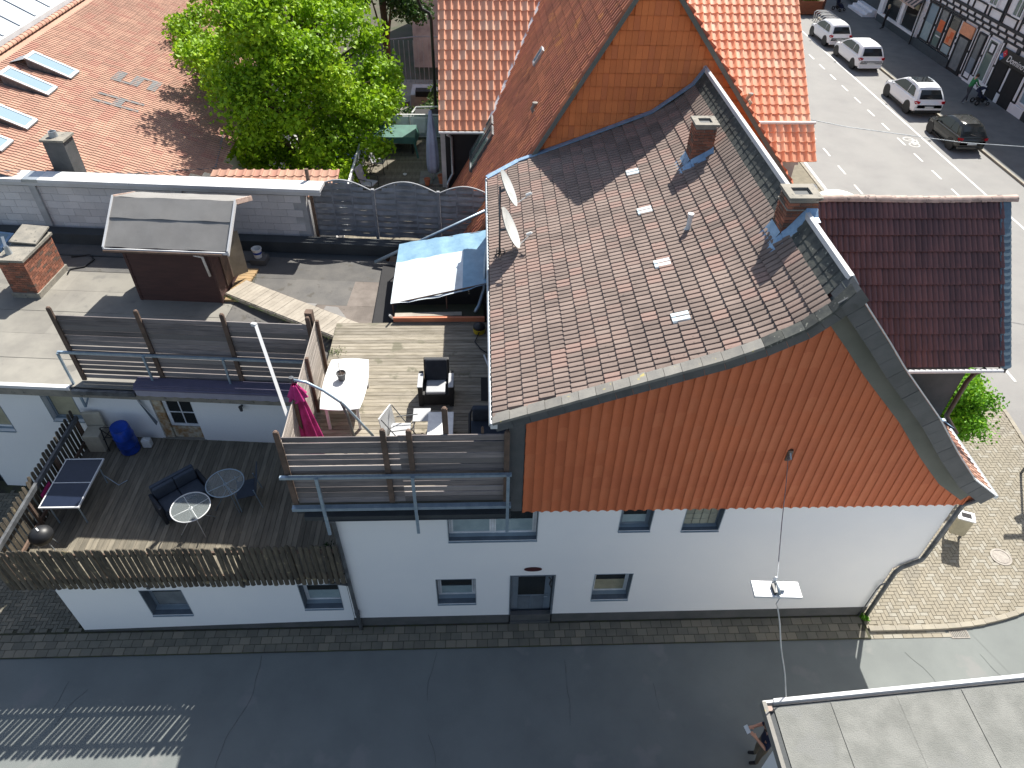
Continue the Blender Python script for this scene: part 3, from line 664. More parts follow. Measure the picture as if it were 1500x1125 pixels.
# door
D = B(); D.box(-.03, .17, .12, .91, .22, 2.0); D = D.build('door', 'frame_grey', H)
B().box(.13, .155, 1.0, .75, .17, 1.88).build('door_pane', 'glass_dark', D)
B().box(.13, .155, .95, .75, .165, .99).build('door_rail', 'frame_grey', D); B().box(.13, .155, .35, .42, .162, .93).build('door_panel', 'reveal_grey', D); B().box(.45, .155, .35, .75, .162, .93).build('door_panel', 'reveal_grey', D)
B().tube([(.82, .16, 1.0), (.82, .09, 1.0), (.74, .09, 1.0)], .012, 6).build('handle', 'zinc', D)
dt = B(); dt.box(-.08, -.012, .05, -.052, .17, 2.05); dt.box(.932, -.012, .05, .96, .17, 2.05); dt.box(-.052, -.012, 2.022, .932, .17, 2.05); dt.build('door_surround', 'reveal_grey', H)
B().box(-.05, -.06, .0, .93, .17, .12).build('doorstep', 'plinth', H)
B().tube([(.80, -.01, 1.98), (.86, -.06, 1.95), (.83, -.05, 1.75), (.87, -.03, 1.6)], .02, 6).build('door_bell_bracket', 'black_paint', H)
ov = thing('oval_sign', 'dark red oval enamel sign above the front door', 'sign', (.43, -.02, 2.3))
s = B(); vs = [(.43 + .20*math.cos(t), -.02, 2.3 + .075*math.sin(t)) for t in np.linspace(0, 2*math.pi, 28, endpoint=False)]; s.prism(vs, (0, .015, 0)); s.build('plate', 'maroon_sign', ov)

# ---- roof objects
def chimney(label, x0, y0, x1, y1, zt, cap, flash_z, flue=.5, groove=False, name='brick_chimney'):
    c = thing(name, label, 'chimney', ((x0+x1)/2, (y0+y1)/2, zL(x0)))
    zb = zL(x0) - .25; brick_chimney(c, x0, y0, zb, x1, y1, zt)
    e = .035; cp = B(); mx, my = (x1-x0)*.2, (y1-y0)*.22
    for p in ((x0-e, y0-e, x1+e, y0+my), (x0-e, y1-my, x1+e, y1+e), (x0-e, y0+my, x0+mx, y1-my), (x1-mx, y0+my, x1+e, y1-my)): cp.box(p[0], p[1], zt, p[2], p[3], zt+.05)
    cp.build('cap', 'concrete', c)
    B().box(x0+mx, y0+my, zt-.2, x1-mx, y1-my, zt+.004).build('flue', 'bitumen_black', c)
    f = B(); k = 8
    for (ax, ay, bx, by, ox, oy) in ((x0, y0, x1, y0, 0, -1), (x0, y1, x0, y0, -1, 0), (x1, y1, x0, y1, 0, 1)):
        pts = []
        for i in range(k):
            t0, t1 = i/k, (i+1)/k
            def P(t, d, h): x, y = ax + (bx-ax)*t + ox*d, ay + (by-ay)*t + oy*d; return (x, y, zL(min(x, 4.98)) + h)
            j0, j1 = random.uniform(0, .03), random.uniform(0, .03)
            f.add([P(t0, .012, .17), P(t1, .012, .17), P(t1, .13, .05 + j1*.4), P(t0, .13, .05 + j0*.4), P(t0, .24 + j0, .035), P(t1, .24 + j1, .035)], [(0,1,2,3),(3,2,5,4)])
    f.add([(x0-.24, y0-.24, zL(x0-.24)+.03), (x0, y0-.24, zL(x0)+.04), (x0, y0, zL(x0)+.14), (x0-.24, y0, zL(x0-.24)+.04)], [(0,1,2,3)])
    f.build('flashing', 'lead_blue', c)
    return c
chimney('red brick chimney farther back near the ridge of the brown roof', 4.02, 5.98, 4.48, 6.42, 9.93, 0, 0)
c2 = chimney('nearer red brick chimney sitting on the ridge of the brown roof', 4.66, 1.98, 5.18, 2.45, 10.28, 0, 0)
B().box(4.64, 1.96, 10.08, 5.20, 2.47, 10.10).build('drip_band', 'concrete', c2)
vp = thing('vent_pipe', 'small pale metal vent pipe standing on the brown roof', 'vent', (3.52, 3.62, 8.74))
B().lathe((3.52, 3.62, 8.72), [(.10, 0), (.085, .05), (.048, .12), (.048, .34), (.062, .35), (.062, .41), (.0, .42)], 16).build('pipe', 'white_metal', vp, smooth='auto')
# satellite dishes
def dish(x, y, c, r, label, mast):
    t = thing('satellite_dish', label, 'satellite dish', (x, y, zL(x)), group='satellite dishes on the brown roof')
    n = Vector((.86, -.06, .42)).normalized(); sx = n.cross(Vector((0,0,1))).normalized(); sy = sx.cross(n)
    c = Vector(c); b_ = B(); rings = []; r2 = r*1.0
    for k in range(6):
        rr = r*k/5 + .001; rings.append([c + sx*(rr*.90*math.cos(a)) + sy*(rr*math.sin(a)) + n*(.16*(rr/r)**2*r) for a in np.linspace(0, 2*math.pi, 28, endpoint=False)])
    vs = [q for g in rings for q in g]; N = 28
    fs = [(i*N+j, i*N+(j+1)%N, (i+1)*N+(j+1)%N, (i+1)*N+j) for i in range(5) for j in range(N)]
    b_.add(vs, fs); b_.add([q - n*.012 for q in vs], [f[::-1] for f in fs]); b_.build('reflector', 'dish_grey', t, smooth='auto')
    if mast: B().tube([(x, y, zL(x) - .05), (x, y, 9.05)], .022, 8).build('mast', 'zinc_dark', t, smooth=True)
    f = c + n*.46 - sy*.30
    B().tube([c - sy*r*.93 + n*.1, f], .012, 6).build('arm', 'white_metal', t)
    B().tube([f - n*.02, f - n*.14], .035, 10).build('receiver', 'white_plastic', t)
    B().tube([c - n*.02, (x, y, c.z - .05)], .03, 6).build('bracket', 'zinc_dark', t)
dish(-.25, 4.92, (-.11, 4.95, 8.98), .41, 'upper of the two grey satellite dishes on the mast at the left eave', False)
dish(-.25, 4.92, (-.07, 4.90, 8.06), .49, 'lower of the two grey satellite dishes on the mast at the left eave', True)
cb = thing('coiled_cable', 'loop of black cable at the foot of the nearer dish mast', 'cable', (-.2, 4.95, 7.36))
B().tube([(-.22 + .1*math.cos(a), 4.95 + .09*math.sin(a), 7.40 + .01*a) for a in np.linspace(0, 11, 30)] + [(-.4, 5.0, 7.3), (-.5, 5.0, 7.1)], .012, 5).build('cable_loop', 'black_paint', cb)

# ================================================================== dark brown cross wing over the pavement
G = thing('cross_wing', 'dark brown tiled cross wing with slate verge projecting over the street pavement', 'house wing', (9.4, 3.8, 0))
ey, ez, ry, rz, xr, xl = 1.70, 6.70, 3.96, 9.27, 9.95, 5.6
vv = Vector((0, ry-ey, rz-ez)); Ls = vv.length; v = vv.normalized(); n = Vector((1,0,0)).cross(v)
def wingmask(p): return p.z > zL(p.x) - .05
tiles(G, 'tile_dark', rows_on_plane((xl, ey, ez), (1,0,0), v, Ls, xr-xl, .335), [(0,.0),(.12,.0),(.3,.8),(.42,1.),(.5,.1),(.62,.0),(.8,.8),(.92,1.),(.99,.0)], .232, .05, .335, th=.045, name='roof_tile', mask=wingmask, maxobj=300, jit=.004)
B().add([(xl, ey, ez-.02), (xr, ey, ez-.02), (xr, ry, rz-.02), (xl, ry, rz-.02), (xr, 2*ry-ey, ez-.02), (xl, 2*ry-ey, ez-.02)], [(0,1,2,3),(3,2,4,5)]).build('roof_deck', 'tile_dark', G)
v2 = Vector((0, -(ry-ey), rz-ez)).normalized()
tiles(G, 'tile_dark', rows_on_plane((xr, 2*ry-ey, ez), (-1,0,0), v2, Ls, xr-xl, .345), DOUB, .232, .03, .345, th=.02, name='back_roof_tile', mask=wingmask, maxobj=1)
rt = [B().lathe((0,0,0), [(.085, 0), (.10, .40)], 10, 0, math.pi, rn=(i+.5)/4) for i in range(4)]
scatter_parts('ridge_tile', [(basis((xl + i*.33, ry, rz - .02 + .012*math.sin(i*.6)), (0,1,0), (0,0,1), (1,0,0)), random.randrange(4)) for i in range(14)], rt, 'ridge_clay', G)
# slate verge scallops on the outer edge
k = int(Ls/.135)
for i in range(k):
    t0, t1 = i*.135, i*.135 + .155; q = B(); q.cr = random.random()
    p0 = Vector((0, ey, ez)) + v*t0; p1 = Vector((0, ey, ez)) + v*t1; up = n*.055; pts = []
    for a in np.linspace(0, math.pi, 7): pts.append(p0 + Vector((xr - .02 + .115 - .115*math.cos(a), 0, 0)) - v*(.05*math.sin(a)) + up)
    pts += [p1 + Vector((xr + .21, 0, 0)) + up - n*.015, p1 + Vector((xr - .02, 0, 0)) + up - n*.015]
    q.prism(pts, -n*.014); q.build('verge_slate', 'slate_blue', G)
bb = B(); bb.prism([(xr-.015, ey-.02, ez-.05), (xr-.015, ry, rz-.05), (xr-.015, ry, rz+.04), (xr-.015, ey-.02, ez+.03)], (.03, 0, 0)); bb.prism([(xr+.17, ey, ez-.18), (xr+.17, ry, rz-.15), (xr+.17, 2*ry-ey, ez-.18), (xr+.17, 2*ry-ey, ez+.03), (xr+.17, ry, rz+.06), (xr+.17, ey, ez+.03)], (.03, 0, 0)); bb.build('verge_board', 'slate', G)
B().tube([(xl+1.5, ey-.10, ez-.03), (xr+.02, ey-.10, ez-.03)], .042, 8).build('gutter', 'white_metal', G)
bw = B(); bw.prism([(6.0, 1.86, 5.0), (9.46, 1.86, 5.0), (9.46, 1.86, 6.8), (6.0, 1.86, 6.8)], (0, 4.1, 0)); bw.prism([(9.3, 1.9, 6.75), (9.3, 6.0, 6.75), (9.3, 3.96, 9.08)], (.16, 0, 0)); bw.build('wall', 'plinth', G)
B().tube([(9.64, 1.66, 6.66), (9.58, 1.78, 6.45), (9.54, 1.80, 6.2), (9.54, 1.80, 5.2), (9.62, 1.72, 5.08), (9.72, 1.5, 4.95), (9.6, 1.45, 4.9)], .05, 10).build('downpipe', 'brown_metal', G, smooth=True)
B().add([(8.9, 1.80, 5.5), (9.6, 1.80, 5.02), (9.75, 1.55, 4.99), (9.0, 1.6, 5.46)], [(0,1,2,3)]).build('flashing', 'lead_blue', G)
B().box(8.76, 1.85, .1, 9.19, 5.7, 2.0).build('shop_front', 'render_white', G)
# ================================================================== low white annex with the lower terrace
AN = thing('terrace_annex', 'low white annex carrying the lower wooden terrace, grey base along the alley', 'building', (-7, 0, 0))
hA = [(-4.86, .83, -3.98, 1.83), (-8.40, .70, -7.49, 1.73)]
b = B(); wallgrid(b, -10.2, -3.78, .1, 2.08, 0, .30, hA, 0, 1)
b.add([(-10.2,0,.1),(-10.2,0,2.08),(-10.2,4.3,2.08),(-10.2,4.3,.1)], [(0,1,2,3)]); b.add([(-10.2,0,2.08),(-3.78,0,2.08),(-3.78,4.3,2.08),(-10.2,4.3,2.08)], [(0,1,2,3)])
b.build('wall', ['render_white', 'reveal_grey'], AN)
b = B(); b.prism([(-10.21,-.012,0),(-3.79,-.012,0),(-3.79,-.012,.29),(-10.21,-.012,.10)], (0,.08,0)); b.build('plinth', 'plinth', AN)
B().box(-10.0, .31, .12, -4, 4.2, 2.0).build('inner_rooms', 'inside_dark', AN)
window(AN, -4.86, .83, -3.98, 1.83, 0, .27, lower=('reflection_film', .4)); window(AN, -8.40, .70, -7.49, 1.73, 0, .27, frame='frame_grey', lower=('window_grey', .6))
x = -10.88; i = 0
items = []; dv = [B().box(.004, 0, 2.24, .118, 4.36, 2.29, rn=(k+.5)/8) for k in range(8)]
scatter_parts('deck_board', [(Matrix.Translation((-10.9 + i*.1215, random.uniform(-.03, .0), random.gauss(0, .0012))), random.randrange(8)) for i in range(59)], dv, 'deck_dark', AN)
for yy in (.3, 1.6, 2.9, 4.0): B().box(-11.0, yy, 2.1, -3.8, yy+.1, 2.238).build('joist', 'post_wood', AN)
B().box(-10.6, -.02, 2.09, -3.8, .05, 2.2).build('edge_beam', 'post_wood', AN)
# street picket fence of half-round palings
def picket_fence(t, p0, p1, z0, z1, n, outw, rail_inside):
    p0, p1 = Vector(p0), Vector(p1); d = (p1 - p0); L_ = d.length; u = d.normalized(); w_ = Vector(outw)
    var = []
    for k in range(6):
        q = B(); h = z1 - z0; wd = .052
        sec = [(-wd, 0), (-wd*.8, .022), (0, .034), (wd*.8, .022), (wd, 0)]
        rings = [[(a, c, z) for a, c in sec] for z in (0, h - .06)] + [[(a*.75, c, h - .02) for a, c in sec], [(a*.3, c*.8, h) for a, c in sec]]
        q.loft(rings, rn=(k+.5)/6); var.append(q)
    items = []
    for i in range(n):
        o = p0 + u*(L_*(i+.5)/n) + w_*random.uniform(0, .008); a = random.gauss(0, .012)
        zz = (Vector((0,0,1)) + u*a + w_*random.gauss(.0, .01)).normalized()
        items.append((basis(o + Vector((0,0,z0 + random.gauss(0, .012))), u, w_, zz), random.randrange(6)))
    scatter_parts('paling', items, var, 'picket', t)
PF = thing('street_picket_fence', 'weathered brown picket fence leaning over the white annex wall along the alley', 'fence', (-7.2, -.1, 2.05), group='picket fences round the lower terrace')
picket_fence(PF, (-11.0, -.12, 0), (-3.72, -.12, 0), 2.08, 3.50, 59, (0,-1,0), True)
for z in (2.35, 3.2): B().box(-11.0, -.115, z, -3.75, -.07, z+.09).build('rail', 'post_wood', PF)
for xx in (-10.95, -8.9, -6.85, -4.8, -3.85): B().box(xx, -.066, 2.0, xx+.08, -.0, 3.3).build('post', 'post_wood', PF)
for xx in (-10.12, -8.07, -6.0): B().cyl((xx, -.02, 2.0), (xx, -.12, 2.0), .045, n=8).build('bracket', 'zinc_dark', PF)
PF2 = thing('side_picket_fence', 'weathered picket fence with rounded tops on the far left edge of the lower terrace', 'fence', (-10.95, 2, 2.05), group='picket fences round the lower terrace')
picket_fence(PF2, (-10.97, .0, 0), (-10.97, 4.15, 0), 2.08, 3.42, 29, (-1,0,0), True)
B().box(-10.93, .0, 3.12, -10.86, 4.1, 3.24).build('rail', 'zinc_dark', PF2)
B().box(-10.93, .0, 2.40, -10.88, 4.1, 2.48).build('rail', 'post_wood', PF2)
for yy in (.05, 1.4, 2.75, 4.0): B().box(-10.93, yy, 2.29, -10.86, yy+.06, 3.12).build('post', 'post_wood', PF2)

# ================================================================== flat-roofed building (own frame L)
F_ = thing('flat_roof_building', 'white flat-roofed building with bitumen roof behind the lower terrace', 'building', (-4, 4, 0), frame='L')
b = B(); yw = -.14
hL = [(-4.48, 2.28, -3.44, 3.72), (-7.24, 2.80, -6.44, 3.70), (-9.3, 2.32, -8.46, 3.42), (-10.6, -.1, -9.74, .9)]
wallgrid(b, -16, .35, .0, 4.0, yw, .2, [h for h in hL]); b.build('wall', 'render_white', F_)
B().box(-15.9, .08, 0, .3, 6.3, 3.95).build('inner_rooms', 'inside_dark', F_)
B().box(-16, -.42, 3.98, .5, 6.9, 4.26).build('roof_slab', 'bitumen_black', F_)
# bitumen sheets
sh = []
for i in range(7):
    y0 = -.40 + i*.98
    xs = [-16, -12.4 + random.uniform(-.5,.5), -8.0 + random.uniform(-.4,.4), -3.35] if i < 5 else [-16, -11, -6, -3.3]
    for a, c in zip(xs, xs[1:]):
        q = B(); q.cr = random.random(); z = 4.262 + (i % 2)*.004 + random.uniform(0, .002); q.add([(a, y0, z+.006), (c+.03, y0, z+.006), (c+.03, y0+1.03, z), (a, y0+1.03, z), (a, y0, 4.25), (c+.03, y0, 4.25)], [(0,1,2,3),(4,5,1,0)]); q.build('roofing_sheet', 'bitumen' if i < 5 else 'bitumen_dark', F_)
# worn brown felt field right of the shed
cx0, cy0 = -3.3, 1.55
for (a, c, d, e, m_) in ((-3.3,3.3,-1.9,4.5,'bitumen_dark'),(-1.9,3.3,-.2,4.5,'bitumen_dark'),(-.2,3.3,1.55,4.6,'felt_brown'),(-3.3,1.9,-1.5,3.3,'bitumen_dark'),(-1.5,1.9,.1,3.3,'felt_brown'),(.1,1.9,1.5,3.3,'felt_brown'),(-2.6,.2,-.2,1.9,'bitumen_dark'),(-.2,.3,1.45,1.9,'felt_brown'),(-3.3,4.5,1.55,5.6,'bitumen_dark')):
    q = B(); q.cr = random.random(); q.box(a, c, 4.27, d+.02, e+.03, 4.276 + random.uniform(0, .006)); q.build('roofing_sheet', m_, F_)
q = B(); q.add([(-2.3, 2.95, 4.285), (-1.25, 2.35, 4.285), (-1.0, 3.3, 4.31), (-1.9, 3.4, 4.285)], [(0,1,2,3)]); q.build('loose_felt', 'bitumen_shed', F_)
q = B(); q.add([(-.9, 2.05, 4.285), (.45, 2.0, 4.285), (-.4, 3.2, 4.295), (-.75, 3.25, 4.285)], [(0,1,2,3)]); q.build('loose_felt', 'bitumen_shed', F_)
# gutter + fascia
B().box(-16, -.47, 3.98, .4, -.425, 4.20).build('fascia', 'concrete', F_)
B().box(-16, -.48, 4.20, -6.1, -.36, 4.285).build('eave_flashing', 'coping_metal', F_)
B().box(-6.0, -.57, 4.16, -4.47, -.475, 4.27).build('gutter', 'zinc_dark', F_)
# raised parapet kerb in front of the block wall
B().box(-16, 5.95, 4.27, 3.6, 6.35, 4.62).build('parapet_kerb', 'bitumen_black', F_); B().box(-16, 5.3, 4.27, -3.3, 5.35, 4.30).build('sheet_seam', 'bitumen_black', F_)
window(F_, -7.24, 2.80, -6.44, 3.70, yw, .17, frame='frame_grey', glass='blind_beige', reveal='frame_grey')
window(F_, -9.3, 2.32, -8.46, 3.42, yw, .17, frame='frame_white', glass='blind_beige', reveal='frame_grey')
window(F_, -10.6, -.1, -9.74, .9, yw, .17, frame='frame_white', glass='glass_dark', reveal='frame_grey')
dw = window(F_, -4.22, 2.72, -3.40, 3.72, yw, .1, frame='frame_white', cross=1, sill=None, trim=False, fw=.06)
B().box(-4.22, yw+.06, 2.30, -3.46, yw+.16, 2.70).build('door_panel', 'rust_paint', dw); B().box(-4.47, yw+.03, 2.30, -4.24, yw+.12, 3.72).build('door_frame', 'rust_paint', F_)
B().box(-4.55, yw-.02, 2.2, -3.4, yw+.1, 2.31).build('door_sill', 'concrete', F_)
B().add([(-4.82, yw-.01, 3.75), (-4.50, yw-.01, 2.9), (-4.50, yw-.12, 2.88), (-4.70, yw-.12, 3.75)], [(0,1,2,3)]).build('shutter', 'frame_grey', F_)
lp = B(); lp.cyl((-2.16, yw, 3.62), (-2.16, yw-.1, 3.62), .03, n=8); lp.cyl((-2.16, yw-.1, 3.66), (-2.16, yw-.1, 3.52), .05, .035, n=10); lp.build('wall_lamp', 'zinc_dark', F_)
# awning cassette with lilac valance
aw_ = thing('awning', 'rolled lilac awning with scalloped valance over the terrace door', 'awning', (-2.8, -.3, 4.3), frame='L')
q = B(); q.box(-4.45, -.50, 4.42, .2, -.22, 4.50); q.box(-4.45, -.53, 4.36, .2, -.47, 4.47); q.build('cassette', 'purple_awning', aw_)
B().tube([(-4.45, -.54, 4.40), (.2, -.54, 4.40)], .035, 8).build('front_bar', 'purple_awning', aw_)
q = B(); N = 92
for i in range(N):
    x0 = -4.44 + i*.05; x1 = x0 + .05; za = 4.20 - .022*abs(math.sin(i*.5)); zb_ = 4.20 - .022*abs(math.sin((i+1)*.5))
    q.quad((x0, -.545, za), (x1, -.545, zb_), (x1, -.545, 4.385), (x0, -.545, 4.385))
q.build('valance', 'lilac_cloth', aw_)

# ---- block wall at the back
BW = thing('block_wall', 'long pale concrete block wall with metal coping behind the flat roof', 'wall', (-8, 6.6, 4.26), frame='L')
B().box(-16, 6.5, 4.27, -1.9, 6.72, 6.10).build('wall_core', 'render_grey', BW)
bv = [B().box(.004, 0, .004, .486, .02, .232, rn=(k+.5)/8) for k in range(8)]; it = []
for j in range(6):
    for i in range(29):
        xx = -16 + i*.49 + (j % 2)*.24
        if xx < -2.4: it.append((Matrix.Translation((xx, 6.483 + random.gauss(0, .0015), 4.48 + j*.237)), random.randrange(8)))
scatter_parts('block', it, bv, 'block_wall', BW)
for xx in (-10.15, -5.75, -14.6): B().box(xx, 6.40, 4.62, xx+.20, 6.5, 6.10).build('pilaster', 'render_grey', BW)
for i, (a, c) in enumerate(((-16, -12.7), (-12.7, -10.2), (-9.72, -7.0), (-7.0, -4.3), (-4.3, -1.35))): B().box(a+.003, 6.28, 6.11, c-.003, 6.86, 6.21).build('coping', 'coping_metal', BW)
B().box(-10.2, 6.30, 6.11, -9.72, 6.86, 6.205).build('coping', 'zinc', BW)
B().box(-16, 6.38, 5.97, -1.4, 6.48, 6.105).build('coping_board', 'coping_metal', BW)

# ---- grey square chimney poking above the wall
GC = thing('grey_chimney', 'small slate-clad chimney with steel flue behind the block wall', 'chimney', (-9.3, 7.4, 5.9), frame='L')
B().box(-9.72, 7.2, 5.4, -9.1, 7.75, 6.98).build('stack', 'slate', GC)
B().box(-9.77, 7.15, 6.98, -9.05, 7.80, 7.04).build('cap', 'concrete', GC)
B().lathe((-9.47, 7.45, 7.04), [(.13, 0), (.11, .16), (.09, .16), (.09, 0)], 16).build('flue', 'zinc', GC, smooth='auto')
# ---- brick chimney on the flat roof
BC = thing('brick_chimney', 'square orange brick chimney on the flat roof at the left edge', 'chimney', (-9.1, 3.8, 4.26), frame='L')
brick_chimney(BC, -9.42, 3.12, 4.42, -8.72, 4.55, 5.42, bh=.07, bl=.2)
B().box(-9.46, 3.08, 4.27, -8.68, 4.60, 4.43).build('base', 'concrete', BC)
B().box(-9.46, 3.08, 5.42, -8.68, 4.60, 5.49).build('cap', 'concrete', BC)
B().add([(-9.44, 3.85, 5.60), (-8.70, 3.85, 5.56), (-8.70, 4.62, 5.66), (-9.44, 4.62, 5.70), (-9.44, 3.85, 5.56), (-8.70, 3.85, 5.52), (-8.70, 4.62, 5.62), (-9.44, 4.62, 5.66)], [(0,1,2,3),(4,7,6,5),(0,4,5,1),(1,5,6,2),(2,6,7,3),(3,7,4,0)]).build('cover_slab', 'concrete', BC)
for yy in (3.95, 4.5): B().box(-9.40, yy, 5.49, -8.75, yy+.06, 5.58).build('spacer', 'bitumen_black', BC)
B().lathe((-9.22, 3.42, 5.49), [(.09, 0), (.08, .05), (.06, .22), (.05, .22), (.05, 0)], 14).build('flue', 'zinc', BC, smooth='auto')
B().beam((-9.22, 3.42, 5.70), (-9.33, 3.60, 5.90), .07, .01).build('flue_flap', 'zinc', BC)

hs = thing('garden_hose', 'black garden hose looping on the flat roof beside the brick chimney', 'hose', (-8.3, 4.9, 4.28), frame='L')
B().tube([(-8.9, 5.2, 4.30), (-8.4, 5.35, 4.30), (-8.15, 5.1, 4.30), (-8.25, 4.7, 4.30), (-8.6, 4.55, 4.30), (-8.55, 4.3, 4.30)], .022, 6).build('hose_line', 'black_paint', hs, smooth=True)
sk = thing('roof_window', 'small blue-framed roof window at the left edge of the flat roof', 'skylight', (-11.2, 5.6, 4.3), frame='L')
B().add([(-12.2, 5.3, 4.55), (-11.0, 5.3, 4.45), (-10.85, 5.85, 4.65), (-12.2, 5.85, 4.75), (-12.2, 5.3, 4.27), (-11.0, 5.3, 4.27), (-10.85, 5.85, 4.27), (-12.2, 5.85, 4.27)], [(0,1,2,3),(0,4,5,1),(1,5,6,2),(2,6,7,3)]).build('frame', 'lead_blue', sk)
B().add([(-12.2, 5.36, 4.575), (-11.07, 5.36, 4.48), (-10.97, 5.78, 4.64), (-12.2, 5.78, 4.745)], [(0,1,2,3)]).build('pane', 'glass_sky', sk)

# ---- shed
SH = thing('garden_shed', 'small dark brown wooden shed with grey felt gable roof on the flat roof', 'shed', (-4.8, 4, 4.27), frame='L')
x0, x1, y0, y1, zb, zt = -5.93, -3.62, 3.22, 4.95, 4.27, 5.95
B().box(x0+.03, y0+.03, zb, x1-.03, y1-.03, zt).build('inner_wall', 'black_matte', SH)
for i in range(13):
    z = zb + i*.13; B().prism([(x0, y0, z), (x0, y0+.028, z), (x0, y0+.028, z+.126), (x0, y0+.016, z+.126)], (x1-x0, 0, 0)).build('wall_board', 'shed_wood', SH)
    B().prism([(x1, y0+.03, z), (x1-.028, y0+.03, z), (x1-.028, y0+.03, z+.126), (x1-.016, y0+.03, z+.126)], (0, y1-y0-.06, 0)).build('wall_board', 'shed_wood', SH)
B().prism([(x1-.02, y0, zt-.02), (x1-.02, y1, zt-.02), (x1-.02, 4.08, 6.75)], (.02, 0, 0)).build('gable_board', 'shed_wood', SH)
for xx, yy in ((x0-.01, y0-.01), (x1-.05, y0-.01), (x1-.05, y1-.05)): B().box(xx, yy, zb, xx+.07, yy+.07, zt).build('corner_post', 'shed_wood', SH)
B().box(x1+.005, y0+.5, 4.5, x1+.03, y0+1.35, 5.95).build('door', 'post_wood', SH)
B().add([(x1+.04, y0+.95, 4.5), (x1+.36, y0+1.25, 4.5), (x1+.36, y0+1.25, 5.85), (x1+.04, y0+.95, 5.85)], [(0,1,2,3),(3,2,1,0)]).build('open_door', 'plank_pale', SH)
rx0, rx1 = -6.18, -2.93
def felt(a, c, n_, nm):
    a, c = Vector(a), Vector(c); q = B(); m_ = 14; k = 4; vs = []
    for j in range(k+1):
        for i in range(m_+1):
            t = i/m_; p = a.lerp(c, j/k); vs.append((rx0 + (rx1-rx0)*t, p.y, p.z + .012*math.sin(t*19) * (1 - j/k*.5) + random.gauss(0, .003)))
    q.add(vs, [(j*(m_+1)+i, j*(m_+1)+i+1, (j+1)*(m_+1)+i+1, (j+1)*(m_+1)+i) for j in range(k) for i in range(m_)]); return q
felt((0, 2.94, 6.12), (0, 3.66, 6.62), 0, 0).build('roof_felt', 'bitumen_shed', SH, smooth=True)
felt((0, 3.60, 6.60), (0, 4.10, 6.94), 0, 0).build('roof_felt', 'bitumen_shed', SH, smooth=True)
q = felt((0, 4.10, 6.94), (0, 5.12, 6.56), 0, 0); q.build('roof_felt', 'bitumen_shed', SH, smooth=True)
B().prism([(rx0+.03, 2.96, 6.07), (rx0+.03, 4.10, 6.89), (rx0+.03, 5.1, 6.50), (rx0+.03, 5.1, 6.42), (rx0+.03, 4.10, 6.80), (rx0+.03, 2.96, 5.98)], (rx1-rx0-.06, 0, 0)).build('roof_deck', 'shed_wood', SH)
for xx in (rx0-.02, rx1-.02):
    B().prism([(xx, 2.9, 6.0), (xx, 4.10, 6.86), (xx, 4.10, 6.99), (xx, 2.9, 6.15)], (.04, 0, 0)).build('verge_board', 'coping_metal', SH); B().prism([(xx, 5.14, 6.42), (xx, 4.10, 6.84), (xx, 4.10, 6.985), (xx, 5.14, 6.56)], (.04, 0, 0)).build('verge_board', 'ridge_clay', SH)
B().box(rx0, 2.90, 6.03, rx1, 2.93, 6.10).build('eave_trim', 'coping_metal', SH)
B().tube([(rx0, 2.87, 6.04), (rx1-.15, 2.87, 6.04)], .035, 8).build('gutter', 'post_wood', SH)
B().tube([(-3.85, 2.9, 6.0), (-3.72, 3.05, 5.85), (-3.72, 3.15, 5.2)], .035, 8).build('downpipe', 'white_metal', SH, smooth=True)
B().tube([(-3.60, 3.16, 5.9), (-3.60, 3.16, 4.3)], .03, 8).build('downpipe', 'shed_wood', SH)
st = thing('wooden_step', 'small wooden plank platform beside the shed door', 'step', (-3.4, 4, 4.27), frame='L')
for i in range(12): B().box(-3.58 + .0, 3.25 + i*.135, 4.30, -3.20 + i*.008, 3.372 + i*.135, 4.36).build('board', 'step_wood', st)
bk = thing('white_bucket', 'white plastic bucket standing behind the shed', 'bucket', (-3.25, 5.35, 4.28), frame='L')
B().lathe((-3.25, 5.35, 4.45), [(.0, .0), (.11, .0), (.14, .30), (.15, .30), (.15, .27), (.14, .24), (.13,.29),(.10,.02),(0,.02)], 18).build('pail', 'white_plastic', bk, smooth='auto')
B().box(-3.45, 5.15, 4.27, -3.0, 5.55, 4.45).build('plinth_block', 'bitumen_dark', bk)
B().lathe((-3.25, 5.35, 4.45), [(.1255, .13), (.134, .20)], 18).build('blue_label', 'blue_plastic', bk)

